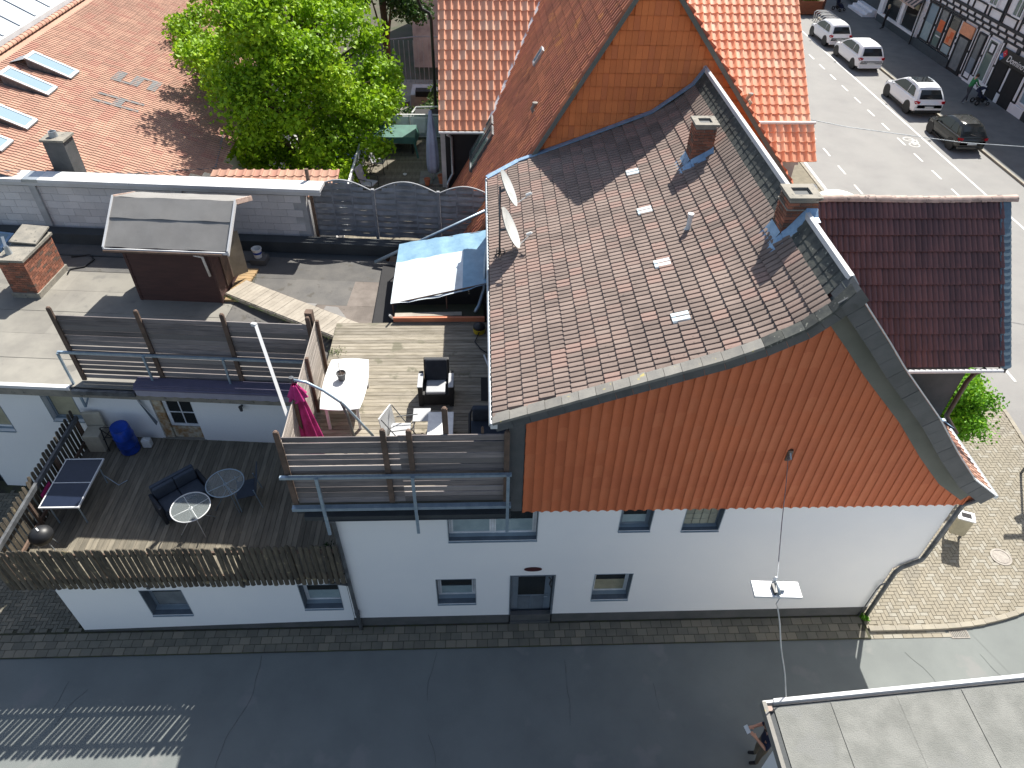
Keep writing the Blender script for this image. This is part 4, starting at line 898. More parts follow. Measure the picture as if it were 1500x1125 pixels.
# ---- wavy lattice fence
WF = thing('wavy_lattice_fence', 'grey woven lattice fence with wavy top and gaps between its slats', 'fence', (.5, 6.9, 4.27), frame='L')
for px, z1 in ((-1.85, 6.55), (.05, 5.98), (2.03, 5.98), (3.6, 6.0)):
    B().box(px-.045, 6.88, 4.27, px+.045, 6.97, z1).build('post', 'post_wood' if px < -1 else 'lattice_wood', WF)
for k, (a, c, ht) in enumerate(((-1.80, .0, 6.24), (.10, 1.98, 6.24), (2.08, 3.58, 6.16))):
    top = lambda x, a=a, c=c, ht=ht: 5.93 + (ht-5.93)*math.sin(math.pi*(x-a)/(c-a))**1.0 if True else 0
    pts = [(x, 6.92, top(x)) for x in np.linspace(a, c, 17)]
    q = B()
    for p, r_ in zip(pts, pts[1:]): q.beam(p, r_, .045, .035)
    q.build('top_rail', 'lattice_wood', WF)
    nv = 3; vxs = [a + (c-a)*j/nv for j in range(1, nv)]
    for vx in vxs: B().box(vx-.02, 6.905, 4.35, vx+.02, 6.935, top(vx)).build('upright', 'lattice_wood', WF)
    z = 4.36; j = 0
    while z < ht - .08:
        xs = [x for x in np.linspace(a, c, 25) if top(x) > z + .09]
        if len(xs) > 2:
            q = B(); q.cr = random.random(); sg = 1 if j % 2 else -1; vs = []; hh = random.uniform(.106, .118)
            for x in xs:
                ph = math.sin(math.pi*nv*(x-a)/(c-a)); yy = 6.92 + sg*.022*ph; tl = .012*sg
                vs += [(x, yy - .004 + tl, z), (x, yy - .004 - tl, z + hh)]
            m_ = len(xs); q.add(vs, [(2*i, 2*i+2, 2*i+3, 2*i+1) for i in range(m_-1)])
            q.add([(v_[0], v_[1]+.008, v_[2]) for v_ in vs], [(2*i+1, 2*i+3, 2*i+2, 2*i) for i in range(m_-1)]); q.build('slat', 'lattice_wood', WF)
        z += .098; j += 1
# blue grey steel tube leaning
LT = thing('leaning_steel_tube', 'long blue-grey steel tube leaning from the roof eave to the felt roof', 'pipe', (0, 5.5, 4.4), frame='L')
B().tube([(.25, 5.35, 4.42), (1.9, 5.65, 5.18), (3.75, 5.95, 6.05)], .05, 10).build('tube', 'galvanised', LT, smooth=True)

# ---- planks walkway on roof
PW = thing('plank_walkway', 'pale plank walkway running diagonally from the shed to the upper deck', 'walkway', (-5.8, 7.0, 4.35))
a = Vector((-7.42, 8.35, 4.42)); c = Vector((-3.90, 6.02, 4.62)); d = (c - a).normalized(); sd = Vector((-d.y, d.x, 0)).normalized()
n_ = 31
for i in range(n_):
    p = a + (c-a)*(i+.5)/n_; q = B(); q.cr = random.random(); q.obox(p - sd*.36 + Vector((0,0,random.gauss(0,.002))), d*((c-a).length/n_/2 - .003), sd*.38, (0,0,.012)); q.build('plank', 'plank_pale', PW)
B().beam(a - sd*.74 - Vector((0,0,.06)), c - sd*.74 - Vector((0,0,.06)), .05, .10).build('edge_beam', 'plank_pale', PW)
B().beam(a + sd*.02 - Vector((0,0,.06)), c + sd*.02 - Vector((0,0,.06)), .05, .10).build('edge_beam', 'post_wood', PW)
# moss tufts
q = B()
for _ in range(500):
    t = random.random(); p = a.lerp(c, t)*1.0 - sd*(.80 + random.random()*.1) if random.random() < .6 else Vector((-7.45 + random.random()*.25, 7.5 + random.random()*1.3, 4.3))
    if random.random() < .25: p = Vector((-4.28 + random.gauss(0,.1), 4.75 + random.gauss(0, .09), 4.72))
    p.z = max(p.z, 4.3) if p.x < -4.6 else p.z; aa = random.random()*6.3; s_ = random.uniform(.01, .03)
    q.add([p, p + Vector((math.cos(aa)*s_, math.sin(aa)*s_, s_)), p + Vector((-math.sin(aa)*s_, math.cos(aa)*s_, s_*.8))], [(0,1,2)], rn=random.random())
ms = q.build('moss', 'leaf_moss'); ms['kind'] = 'stuff'; ms['label'] = 'small tufts of moss along the plank walkway'; ms['category'] = 'moss'

# ================================================================== upper deck
UD = thing('upper_deck', 'sunlit weathered wooden roof deck between the plank fences and the brown roof', 'deck', (-2.2, 3, 4.6))
B().box(-4.40, .0, 4.42, -.12, 5.92, 4.62).build('deck_frame', 'bitumen_black', UD)
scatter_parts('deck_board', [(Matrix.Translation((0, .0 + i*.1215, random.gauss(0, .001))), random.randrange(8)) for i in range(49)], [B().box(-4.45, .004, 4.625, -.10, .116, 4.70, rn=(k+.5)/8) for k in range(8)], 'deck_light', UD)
def slatfence(t, x0, x1, z0, z1, y, n, m='slat_grey', axis='x', breaks=()):
    hgt = (z1 - z0)/n
    xs = [x0, *breaks, x1]
    for i in range(n):
        for a, c in zip(xs, xs[1:]):
            q = B(); q.cr = random.random(); z = z0 + i*hgt + random.gauss(0, .003); g = random.uniform(.004, .016) if random.random() < .75 else .028
            rot_ = random.gauss(0, .0015)*(c - a)
            pr = [(0, 0), (.018, 0), (.024, .012), (.024, hgt-g-.012), (.018, hgt-g), (0, hgt-g)]
            if axis == 'x': q.prism([(a, y - e, z + f) for e, f in pr], (c-a, 0, rot_))
            else: q.prism([(y - e, a, z + f) for e, f in pr], (0, c-a, rot_))
            q.build('slat', m, t)
B().box(-4.36, -.075, 4.60, -.12, -.03, 4.92).build('dark_gap_board', 'bitumen_black', UD)  # black board added to darken the gap below the front fence
FF = thing('front_plank_fence', 'grey horizontal plank fence with galvanised rails above the tall white wall', 'fence', (-2.2, -.12, 4.6))
slatfence(FF, -4.24, -.17, 4.93, 6.79, -.12, 12, breaks=(-2.18,))
for xx, z0, z1 in ((-4.29, 4.95, 6.98), (-2.43, 4.98, 7.0), (-1.97, 5.9, 6.98), (-1.32, 6.7, 7.42), (-.22, 4.95, 6.92), (-.66, 6.6, 6.93)):
    q = B(); w_ = .05 if xx != -.66 else .025; yy = -.16 if xx not in (-1.32, -.66) else -.06
    q.box(xx-w_, yy-.045, z0, xx+w_, yy, z1-.04); q.lathe((xx, yy-.022, z1-.04), [(w_*.9, 0), (w_*.75, .03), (0, .045)], 8); q.build('post', 'post_wood', FF)
B().box(-4.42, -.30, 5.80, -.12, -.24, 5.86).build('rail', 'galvanised', FF); B().box(-4.36, -.30, 4.86, -.12, -.20, 4.94).build('rail', 'galvanised', FF)
for xx in (-3.74, -1.97, -.19): B().box(xx-.03, -.345, 4.15, xx+.03, -.302, 5.86).build('upright', 'galvanised', FF)
SF = thing('side_plank_fence', 'pale plank fence at the left side of the upper deck catching the sun', 'fence', (-4.42, 2, 4.7))
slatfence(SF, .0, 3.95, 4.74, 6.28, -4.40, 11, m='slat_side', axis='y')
for yy in (.02, 1.3, 2.6, 3.9): B().box(-4.395, yy, 4.72, -4.33, yy+.06, 6.30).build('post', 'post_wood', SF)
BF = thing('back_plank_fence', 'grey plank fence on the flat roof edge above the terrace door', 'fence', (-3, -.1, 4.3), frame='L')
slatfence(BF, -5.80, .02, 4.34, 6.24, -.12, 13, breaks=(-3.85, -1.92))
for xx in (-5.84, -3.87, -1.94, -.02):
    q = B(); q.box(xx-.05, -.20, 4.30, xx+.05, -.15, 6.44); q.lathe((xx, -.175, 6.44), [(.05, 0), (.04, .03), (0, .05)], 8); q.build('post', 'post_wood', BF)
B().box(-.10, -.10, 4.7, .06, .06, 6.52).build('post', 'post_wood', BF)
B().box(-6.08, -.29, 5.20, .05, -.24, 5.26).build('rail', 'galvanised', BF)
for xx in (-6.06, -4.05, -2.17): B().beam((xx, -.31, 5.24), (xx+.0, -.31, 3.5 if xx < -6 else 4.0), .05, .04, up=(0,1,0)).build('upright', 'galvanised', BF)
B().beam((-6.06, -.31, 3.5), (-5.92, -.16, 3.85), .05, .03).build('brace', 'galvanised', BF)
WP = thing('white_square_pole', 'tall white square metal pole rising from the lower terrace past the plank fence', 'pole', (-5.6, 3.7, 2.3))
B().beam((-4.55, 1.38, 4.72), (-5.62, 3.62, 6.40), .07, .07).build('pole', 'white_metal', WP)
B().beam((-5.60, 3.62, 6.42), (-5.72, 3.68, 6.40), .07, .07).build('pole_head', 'white_metal', WP)

# ---- tarp with its frame
TP = thing('tarpaulin', 'blue and white tarpaulin stretched over a low frame against the brown roof', 'tarpaulin', (-1.8, 7.4, 4.4))
q = B(); NX, NY = 22, 18; vs = []
for j in range(NY+1):
    for i in range(NX+1):
        s, t = i/NX, j/NY; p = Vector((-3.08, 6.45, 4.95))*(1-s)*(1-t) + Vector((-.46, 6.55, 5.52))*s*(1-t) + Vector((-3.03, 8.98, 5.25))*(1-s)*t + Vector((-.46, 8.9, 5.75))*s*t
        p.z += .05*math.sin(math.pi*t)*math.sin(math.pi*s) - .06*math.sin(math.pi*s)*(1-t) + .012*math.sin(s*23 + t*4) + random.gauss(0, .004); p.y -= .06*math.sin(math.pi*s*1.0)*(1 - t); vs.append(p)
fs = []; mi = []
for j in range(NY):
    for i in range(NX):
        fs.append((j*(NX+1)+i, j*(NX+1)+i+1, (j+1)*(NX+1)+i+1, (j+1)*(NX+1)+i)); mi.append(1 if (i < 16 and j < 12) else 0)
for f, k in zip(fs, mi): q.add([vs[x_] for x_ in f], [(0,1,2,3)], mi=k)
q2 = B(); q2.v = [tuple(p) for p in vs]; q2.f = fs; q2.m = mi; q2.r = [.5]*len(fs); q2.build('sheet', ['tarp_blue', 'tarp_white'], TP, smooth=True)
for p, r_ in (((-3.05, 6.47, 4.93), (-.5, 6.57, 5.50)), ((-3.0, 8.95, 5.22), (-.5, 8.87, 5.72)), ((-3.05, 6.47, 4.93), (-3.0, 8.95, 5.22)), ((-3.03, 6.5, 4.9), (-3.03, 6.5, 4.3)), ((-3.0, 8.95, 5.2), (-3.0, 8.95, 4.3)), ((-1.6, 6.5, 5.2), (-1.6, 6.5, 4.3))): B().tube([p, r_], .02, 6).build('frame_tube', 'post_wood', TP)
pb = thing('raised_bed', 'long dark planter box with red-brown rim beneath the tarpaulin', 'planter', (-1.8, 6.05, 4.4))
B().box(-2.95, 5.95, 4.3, -.62, 6.02, 4.72).build('front_board', 'concrete', pb); B().box(-2.97, 5.94, 4.73, -.60, 6.0, 4.86).build('red_rim', 'tile_brown', pb); B().box(-2.95, 6.02, 4.3, -.62, 6.7, 4.74).build('earth', 'soil', pb); B().beam((-2.95, 6.15, 4.80), (-1.2, 6.2, 4.80), .16, .02).build('loose_board', 'plank_pale', pb)
B().beam((-3.05, 5.95, 4.95), (-3.0, 6.1, 4.72), .05, .05).build('pipe_end', 'white_metal', pb)
dp = thing('blue_downpipe', 'blue-grey downpipe under the left eave beside the tarpaulin', 'downpipe', (-.5, 6, 4.7))
B().tube([(-.54, 7.4, 7.2), (-.42, 7.25, 6.6), (-.55, 6.85, 6.2), (-.6, 6.8, 5.2), (-.75, 6.35, 4.95), (-.85, 6.2, 4.85)], .045, 8).build('pipe', 'galvanised', dp, smooth=True)

# ---- furniture, upper deck (deck top z 4.70)
ZD = 4.70
T1 = thing('white_dining_table', 'white rectangular plastic table with bowed ends on the upper deck', 'table', (-3.7, 2.8, ZD))
q = B(); out = []
for t in np.linspace(0, 1, 7): out.append((-4.12 + .84*t, 1.98 - .05*math.sin(math.pi*t)))
for t in np.linspace(0, 1, 7)[1:]: out.append((-3.27 + .07*math.sin(math.pi*t), 1.98 + 1.62*t))
for t in np.linspace(0, 1, 7)[1:]: out.append((-3.28 - .84*t, 3.60 + .05*math.sin(math.pi*t)))
for t in np.linspace(0, 1, 7)[1:-1]: out.append((-4.13 - .05*math.sin(math.pi*t), 3.60 - 1.62*t))
q.prism([(x, y, ZD+.70) for x, y in out], (0,0,.03)); q.build('tabletop', 'white_plastic', T1, bevel=.008)
for x, y in ((-4.02, 2.1), (-3.36, 2.1), (-4.02, 3.48), (-3.36, 3.48)): B().beam((x, y, ZD), (x, y, ZD+.70), .06, .05, up=(0,1,0)).build('leg', 'white_metal', T1)
fp_ = thing('flower_pot', 'dark grey pot with a bare twig on the white dining table', 'flower pot', (-3.78, 2.92, ZD+.73))
B().lathe((-3.78, 2.92, ZD+.731), [(0, 0), (.075, 0), (.10, .16), (.11, .16), (.11, .19), (.095, .19), (.09, .15), (0, .15)], 18).build('pot', 'slate', fp_, smooth='auto')
B().tube([(-3.78, 2.92, ZD+.87), (-3.82, 2.96, ZD+1.05), (-3.80, 2.97, ZD+1.18)], .008, 5).build('twig', 'plank_pale', fp_); q = B()
for _ in range(40):
    a_ = random.random()*6.3; rr = random.random()*.09; p = Vector((-3.78 + rr*math.cos(a_), 2.92 + rr*math.sin(a_), ZD+.885)); q.add([p, p + Vector((.03, 0, .02)), p + Vector((0, .03, .015))], [(0,1,2)], rn=random.random())
q.build('withered_leaves', 'post_wood', fp_)
# parasol with curved arm
PU = thing('folded_parasol', 'closed magenta parasol hanging from a curved grey cantilever arm', 'parasol', (-3.4, 1.6, ZD))
arm = [(-4.42, 1.60, 6.60), (-4.15, 1.6, 6.53), (-3.85, 1.6, 6.30), (-3.5, 1.6, 5.92), (-3.2, 1.6, 5.35), (-3.0, 1.6, 4.98)]
B().tube(arm, .028, 8).build('curved_arm', 'galvanised', PU, smooth=True); B().tube([(-3.55, 1.6, 6.0), (-3.47, 1.62, 5.6), (-3.42, 1.64, 4.98), (-3.42, 1.7, ZD)], .03, 8).build('strut', 'zinc_dark', PU, smooth=True)
B().box(-3.6, 1.55, ZD, -2.9, 1.65, ZD+.05).build('base', 'zinc_dark', PU); B().cyl((-4.42, 1.6, 6.54), (-4.42, 1.6, 6.66), .05, n=10).build('hub', 'zinc_dark', PU)
q = B(); rings = []
for k in range(12):
    t = k/11; r0 = .05 + .21*t**.8; c = Vector((-4.36 + .16*t, 1.5 - .15*t, 6.52 - 1.75*t)); rings.append([c + Vector(((r0*(1 + .22*math.cos(8*a)))*math.cos(a), (r0*(1 + .22*math.cos(8*a)))*math.sin(a)*.8, 0)) for a in np.linspace(0, 2*math.pi, 48, endpoint=False)])
q.loft(rings); q.build('canopy', 'magenta_cloth', PU, smooth=True)
q = B(); rings = []
for k in range(4):
    t = k/3; r0 = .05 + .13*t; c = Vector((-4.36 + .02*t, 1.49, 6.56 - .32*t)); rings.append([c + Vector((r0*(1 + .18*math.cos(8*a))*math.cos(a), r0*(1 + .18*math.cos(8*a))*math.sin(a), 0)) for a in np.linspace(0, 2*math.pi, 48, endpoint=False)])
q.loft(rings, cap=False); q.build('top_flap', 'magenta_cloth', PU, smooth=True)
# rattan armchair
AC = thing('black_armchair', 'black rattan armchair with grey seat cushion and pale armrests on the upper deck', 'armchair', (-1.72, 3.05, ZD))
B().box(-2.03, 2.78, ZD+.04, -1.40, 3.36, ZD+.36).build('seat_base', 'rattan_black', AC, bevel=.02); B().box(-1.94, 2.77, ZD+.365, -1.49, 3.22, ZD+.45).build('seat_cushion', 'grey_fabric', AC, bevel=.03)
for x in (-2.11, -1.42): B().box(x, 2.76, ZD+.02, x+.10, 3.34, ZD+.60).build('side', 'rattan_black', AC, bevel=.01); B().box(x-.01, 2.74, ZD+.605, x+.11, 3.22, ZD+.63).build('armrest', 'grey_fabric', AC, bevel=.01)
B().prism([(-2.0, 3.22, ZD+.3), (-2.0, 3.32, ZD+.3), (-2.0, 3.50, ZD+.88), (-2.0, 3.40, ZD+.88)], (.58, 0, 0)).build('backrest', 'rattan_black', AC, bevel=.02)
B().prism([(-1.96, 3.16, ZD+.46), (-1.96, 3.24, ZD+.46), (-1.96, 3.41, ZD+.92), (-1.96, 3.33, ZD+.92)], (.5, 0, 0)).build('back_cushion', 'black_fabric', AC, bevel=.03)
# folding stool + folding chair + white storage box
FS = thing('folding_stool', 'small folding camping stool with grey fabric seat', 'stool', (-1.98, 1.98, ZD))
B().box(-2.17, 1.86, ZD+.43, -1.80, 2.26, ZD+.445).build('seat', 'grey_fabric', FS)
for x in (-2.17, -1.82):
    B().tube([(x, 1.85, ZD+.43), (x, 2.30, ZD)], .012, 6).build('leg', 'white_metal', FS); B().tube([(x, 2.27, ZD+.43), (x, 1.82, ZD)], .012, 6).build('leg', 'white_metal', FS)
FC = thing('folding_chair', 'white metal folding chair tipped open beside the front plank fence', 'chair', (-2.5, 1.6, ZD))
B().prism([(-2.75, 1.45, ZD+.3), (-2.55, 1.9, ZD+.3), (-2.62, 1.93, ZD+.9), (-2.82, 1.48, ZD+.9)], (.02, -.01, 0)).build('backrest', 'white_plastic', FC)
B().box(-2.62, 1.40, ZD+.42, -2.2, 1.82, ZD+.44).build('seat', 'grey_fabric', FC)
for p, r_ in (((-2.75, 1.45, ZD+.9), (-2.2, 1.35, ZD)), ((-2.58, 1.9, ZD+.9), (-2.1, 1.85, ZD)), ((-2.2, 1.42, ZD+.44), (-2.75, 1.35, ZD)), ((-2.15, 1.84, ZD+.44), (-2.65, 1.85, ZD)), ((-2.6, 1.4, ZD+.6), (-2.15, 1.45, ZD+.62)), ((-2.5, 1.85, ZD+.6), (-2.05, 1.9, ZD+.62))): B().tube([p, r_], .011, 6).build('leg', 'zinc_dark', FC)
SB = thing('white_storage_box', 'white lidded storage box behind the front plank fence', 'storage box', (-1.5, 1.7, ZD))
B().box(-1.80, 1.45, ZD, -1.32, 2.10, ZD+.42).build('body', 'rattan_black', SB); B().box(-1.84, 1.42, ZD+.421, -1.29, 2.13, ZD+.46).build('lid', 'white_plastic', SB, bevel=.01)
LD = thing('dark_loungers', 'dark blue cushioned garden seat half hidden under the roof eave', 'garden seat', (-.6, 1.6, ZD))
B().box(-.92, .8, ZD+.05, -.16, 1.9, ZD+.42).build('seat', 'sofa_fabric', LD, bevel=.03); B().tube([(-.94, .8, ZD+.3), (-.94, 1.9, ZD+.6), (-.88, 2.02, ZD+.66), (-.2, 2.1, ZD+.66)], .03, 8).build('frame', 'black_paint', LD, smooth=True); B().box(-.88, 1.86, ZD+.42, -.16, 2.0, ZD+.78).build('backrest', 'sofa_fabric', LD, bevel=.03)
KV = thing('pressure_washer', 'small black and yellow vacuum cleaner by the roof wall', 'vacuum cleaner', (-.74, 5.55, ZD))
B().lathe((-.74, 5.55, ZD), [(.0, 0), (.15, 0), (.16, .06), (.16, .14)], 18).build('tub', 'yellow_plastic', KV, smooth='auto'); B().lathe((-.74, 5.55, ZD+.14), [(.16, 0), (.15, .06), (.08, .12), (0, .13)], 18).build('motor_head', 'black_paint', KV, smooth='auto')
B().tube([(-.74, 5.4, ZD+.1), (-.85, 5.1, ZD+.03), (-.7, 4.8, ZD+.03), (-.5, 4.6, ZD+.03)], .016, 6).build('hose', 'black_paint', KV, smooth=True); B().tube([(-.62, 4.55, ZD+.04), (-.52, 4.15, ZD+.04)], .022, 8).build('nozzle', 'white_metal', KV)
dm_ = thing('door_mat', 'black rectangular door mat at the wall of the gabled house', 'door mat', (-.45, 3.3, ZD)); B().box(-.70, 2.95, ZD+.001, -.2, 3.75, ZD+.018).build('mat', 'black_matte', dm_)

# ---- furniture, lower terrace (deck z 2.29)
ZT = 2.29
TT = thing('table_tennis_table', 'small black table tennis table with white border lines by the side fence', 'table tennis table', (-10.24, 2.1, ZT))
B().box(-10.66, 1.38, ZT+.70, -9.81, 2.82, ZT+.73).build('tabletop', 'tt_top', TT)
q = B(); z = ZT+.7305
for p in ((-10.68, 1.36, -9.79, 1.39), (-10.68, 2.81, -9.79, 2.84), (-10.68, 1.39, -10.655, 2.81), (-9.815, 1.39, -9.79, 2.81)): q.box(p[0], p[1], ZT+.69, p[2], p[3], z+.004)
q.box(-10.655, 2.08, z, -9.815, 2.10, z+.004); q.build('border_line', 'white_metal', TT)
for (x, y, dx) in ((-10.55, 1.5, 0), (-9.92, 1.5, .0), (-10.55, 2.7, 0), (-9.92, 2.7, .0)): B().tube([(x, y, ZT+.69), (x+dx, y, ZT)], .018, 6).build('leg', 'galvanised', TT)
B().tube([(-9.92, 2.7, ZT+.3), (-9.6, 2.6, ZT+.02), (-9.45, 2.75, ZT+.02)], .012, 6).build('folding_stay', 'galvanised', TT)
SO = thing('garden_sofa', 'dark navy two-seat garden sofa turned diagonally on the lower terrace', 'sofa', (-7.85, 2.0, ZT))
def rotz(pts, c, a): ca, sa = math.cos(a), math.sin(a); return [(c[0] + x*ca - y*sa, c[1] + x*sa + y*ca, c[2] + z) for x, y, z in pts]
def rbox(c, a, x0, y0, z0, x1, y1, z1):
    q = B(); q.add(rotz([(x0,y0,z0),(x1,y0,z0),(x1,y1,z0),(x0,y1,z0),(x0,y0,z1),(x1,y0,z1),(x1,y1,z1),(x0,y1,z1)], c, a), [(0,3,2,1),(4,5,6,7),(0,1,5,4),(1,2,6,5),(2,3,7,6),(3,0,4,7)]); return q
sc, sa = (-7.83, 2.02, ZT), R(42)
rbox(sc, sa, -.52, -.33, .06, .52, .20, .36).build('seat', 'sofa_fabric', SO, bevel=.03)
rbox(sc, sa, -.50, -.34, .365, -.005, .14, .43).build('seat_cushion', 'sofa_fabric', SO, bevel=.025); rbox(sc, sa, .005, -.34, .365, .50, .14, .43).build('seat_cushion', 'sofa_fabric', SO, bevel=.025)
rbox(sc, sa, -.52, .20, .06, .52, .30, .80).build('backrest', 'sofa_fabric', SO, bevel=.03)
rbox(sc, sa, -.50, .10, .44, -.005, .198, .78).build('back_cushion', 'sofa_fabric', SO, bevel=.03); rbox(sc, sa, .005, .10, .44, .50, .198, .78).build('back_cushion', 'sofa_fabric', SO, bevel=.03)
for s_ in (-1, 1): rbox(sc, sa, s_*.525 - (.08 if s_ < 0 else 0), -.33, .0, s_*.525 + (.08 if s_ > 0 else 0), .28, .58).build('armrest', 'black_fabric', SO, bevel=.02)
def glasstable(cx, cy, r, label, rim, lay=0):
    t = thing('round_glass_table', label, 'table', (cx, cy, ZT), group='round glass tables on the lower terrace')
    z = ZT + .70 - lay
    B().cyl((cx, cy, z), (cx, cy, z+.008), r-.012, n=40).build('glass_top', 'glass_table', t); B().tube([(cx + r*math.cos(a), cy + r*math.sin(a), z+.004) for a in np.linspace(0, 2*math.pi, 41)], .014, 6, cap=False).build('rim', rim, t, smooth=True)
    for k in range(4):
        a = R(38 + 90*k); B().tube([(cx + r*.98*math.cos(a), cy + r*.98*math.sin(a), z-.01), (cx + .06*math.cos(a), cy + .06*math.sin(a), z-.03), (cx + .05*math.cos(a), cy + .05*math.sin(a), z-.25), (cx + r*.95*math.cos(a), cy + r*.95*math.sin(a), ZT)], .010, 6).build('leg', rim, t, smooth=True)
    B().lathe((cx, cy, z-.05), [(.045, 0), (.045, .03), (.02, .03), (.02, .06)], 12).build('hub', rim, t)
glasstable(-7.31, 1.34, .43, 'round glass table with white rim, nearer the picket fence', 'white_metal')
glasstable(-6.72, 2.04, .43, 'round glass table with grey rim, farther from the picket fence', 'galvanised')
LC = thing('lounge_chair', 'dark garden chair beside the farther round glass table', 'chair', (-6.2, 2.2, ZT))
B().prism([(-6.05, 1.9, ZT+.42), (-6.18, 2.42, ZT+.42), (-6.05, 2.48, ZT+.95), (-5.92, 1.96, ZT+.95)], (.02, .005, 0)).build('backrest', 'sofa_fabric', LC)
B().prism([(-6.46, 1.78, ZT+.40), (-6.05, 1.88, ZT+.42), (-6.18, 2.40, ZT+.42), (-6.58, 2.30, ZT+.40)], (0, 0, .02)).build('seat', 'sofa_fabric', LC)
for p in (((-6.46, 1.78), (-6.42, 1.74)), ((-6.58, 2.30), (-6.56, 2.36)), ((-6.05, 1.88), (-5.95, 1.86)), ((-6.18, 2.4), (-6.1, 2.46))): B().tube([(*p[0], ZT+.62), (*p[1], ZT)], .014, 6).build('leg', 'galvanised', LC)
BR = thing('blue_barrel', 'blue plastic barrel leaning in the corner by the terrace door', 'barrel', (-9.72, 3.84, ZT))
bx = Vector((-9.72, 3.78, ZT+.02)); ax = Vector((.03, -.08, 1)).normalized(); q = B(); rings = []
X_ = ax.cross(Vector((0,1,0))).normalized(); Y_ = ax.cross(X_)
for z, r in ((0, .20), (.04, .235), (.28, .24), (.30, .25), (.33, .24), (.58, .24), (.60, .25), (.63, .24), (.86, .225), (.90, .20)): rings.append([bx + ax*z + X_*r*math.cos(a) + Y_*r*math.sin(a) for a in np.linspace(0, 2*math.pi, 24, endpoint=False)])
q.loft(rings); q.build('drum', 'blue_plastic', BR, smooth='auto'); B().cyl(bx + ax*.90, bx + ax*.925, .215, n=24).build('lid', 'blue_plastic', BR)
JG = thing('white_canister', 'small white plastic canister beside the blue barrel', 'canister', (-9.33, 3.92, ZT)); B().box(-9.45, 3.84, ZT+.001, -9.22, 4.0, ZT+.26).build('body', 'white_plastic', JG, bevel=.03); B().cyl((-9.36, 3.92, ZT+.26), (-9.36, 3.92, ZT+.30), .03, n=10).build('cap', 'white_plastic', JG)
CB = thing('beige_garden_cabinet', 'beige garden bench box in the far corner of the lower terrace', 'bench box', (-10.5, 3.95, ZT)); B().box(-10.74, 3.72, ZT, -10.33, 4.12, ZT+.58).build('seat_box', 'beige_paint', CB, bevel=.02); B().box(-10.78, 4.13, ZT, -10.33, 4.2, ZT+1.0).build('backrest', 'beige_paint', CB, bevel=.02)
CR = thing('folded_black_chair', 'folded black metal chair leaning between the beige box and barrel', 'chair', (-10.1, 3.9, ZT))
for p, r_ in (((-10.28, 3.86, ZT+.75), (-9.98, 3.86, ZT+.75)), ((-10.28, 3.86, ZT+.75), (-10.26, 3.75, ZT)), ((-9.98, 3.86, ZT+.75), (-10.0, 3.75, ZT)), ((-10.28, 3.80, ZT+.45), (-9.98, 3.80, ZT+.45)), ((-10.28, 3.82, ZT+.75), (-9.98, 3.78, ZT+.4)), ((-9.98, 3.82, ZT+.75), (-10.28, 3.78, ZT+.4))): B().tube([p, r_], .014, 6).build('frame_tube', 'black_paint', CR)
KG = thing('kettle_grill', 'black kettle grill in the near corner of the lower terrace', 'grill', (-10.33, .66, ZT))
B().lathe((-10.33, .66, ZT+.42), [(0, 0), (.13, .04), (.21, .13), (.235, .22), (.24, .24)], 24).build('bowl', 'black_paint', KG, smooth='auto'); B().lathe((-10.33, .66, ZT+.665), [(.245, 0), (.23, .07), (.16, .15), (.06, .19), (0, .195)], 24).build('lid', 'black_paint', KG, smooth='auto')
for k in range(3): a = R(90 + 120*k); B().tube([(-10.33 + .14*math.cos(a), .66 + .14*math.sin(a), ZT+.46), (-10.33 + .27*math.cos(a), .66 + .27*math.sin(a), ZT)], .012, 6).build('leg', 'zinc', KG)
B().beam((-10.37, .7, ZT+.86), (-10.28, .62, ZT+.87), .03, .02).build('lid_handle', 'white_plastic', KG)
tg = thing('grill_tongs', 'grill tongs lying on the deck beside the kettle grill', 'tongs', (-9.8, .5, ZT)); B().tube([(-10.0, .45, ZT+.03), (-9.62, .5, ZT+.03)], .015, 5).build('arm', 'zinc_dark', tg); B().tube([(-9.75, .38, ZT+.03), (-9.58, .62, ZT+.03)], .015, 5).build('arm', 'black_paint', tg)
rs = thing('red_spray_sign', 'small pink-red sign hanging on the side picket fence', 'sign', (-10.84, 1.9, 3.0)); B().box(-10.85, 1.75, 2.80, -10.84, 2.25, 2.98).build('board', 'black_matte', rs); B().box(-10.839, 1.78, 2.82, -10.836, 2.2, 2.96).build('pink_print', 'magenta_cloth', rs)
bu = thing('potted_plant', 'dark small plant in the right corner of the lower terrace', 'plant', (-4.15, .45, ZT)); B().lathe((-4.15, .45, ZT), [(0,0),(.1,0),(.13,.2),(.12,.2),(0,.18)], 14).build('pot', 'black_paint', bu)
q = B()
for _ in range(120):
    a_, c_ = random.random()*6.3, random.random()*.16; p = Vector((-4.15 + c_*math.cos(a_), .45 + c_*math.sin(a_), ZT+.25 + random.random()*.14)); q.add([p, p + Vector(np.random.normal(0, .04, 3)), p + Vector(np.random.normal(0, .04, 3))], [(0,1,2)], rn=random.random()*.5)
q.build('leaves', 'leaf_conifer', bu)
bb_ = thing('water_bottle', 'white plastic bottle in the far corner beside the door wall', 'bottle', (-3.95, 3.8, ZT))
B().lathe((-3.95, 3.8, ZT), [(0,0),(.04,0),(.04,.2),(.015,.25),(.015,.28),(0,.28)], 12).build('body', 'white_plastic', bb_, smooth='auto')
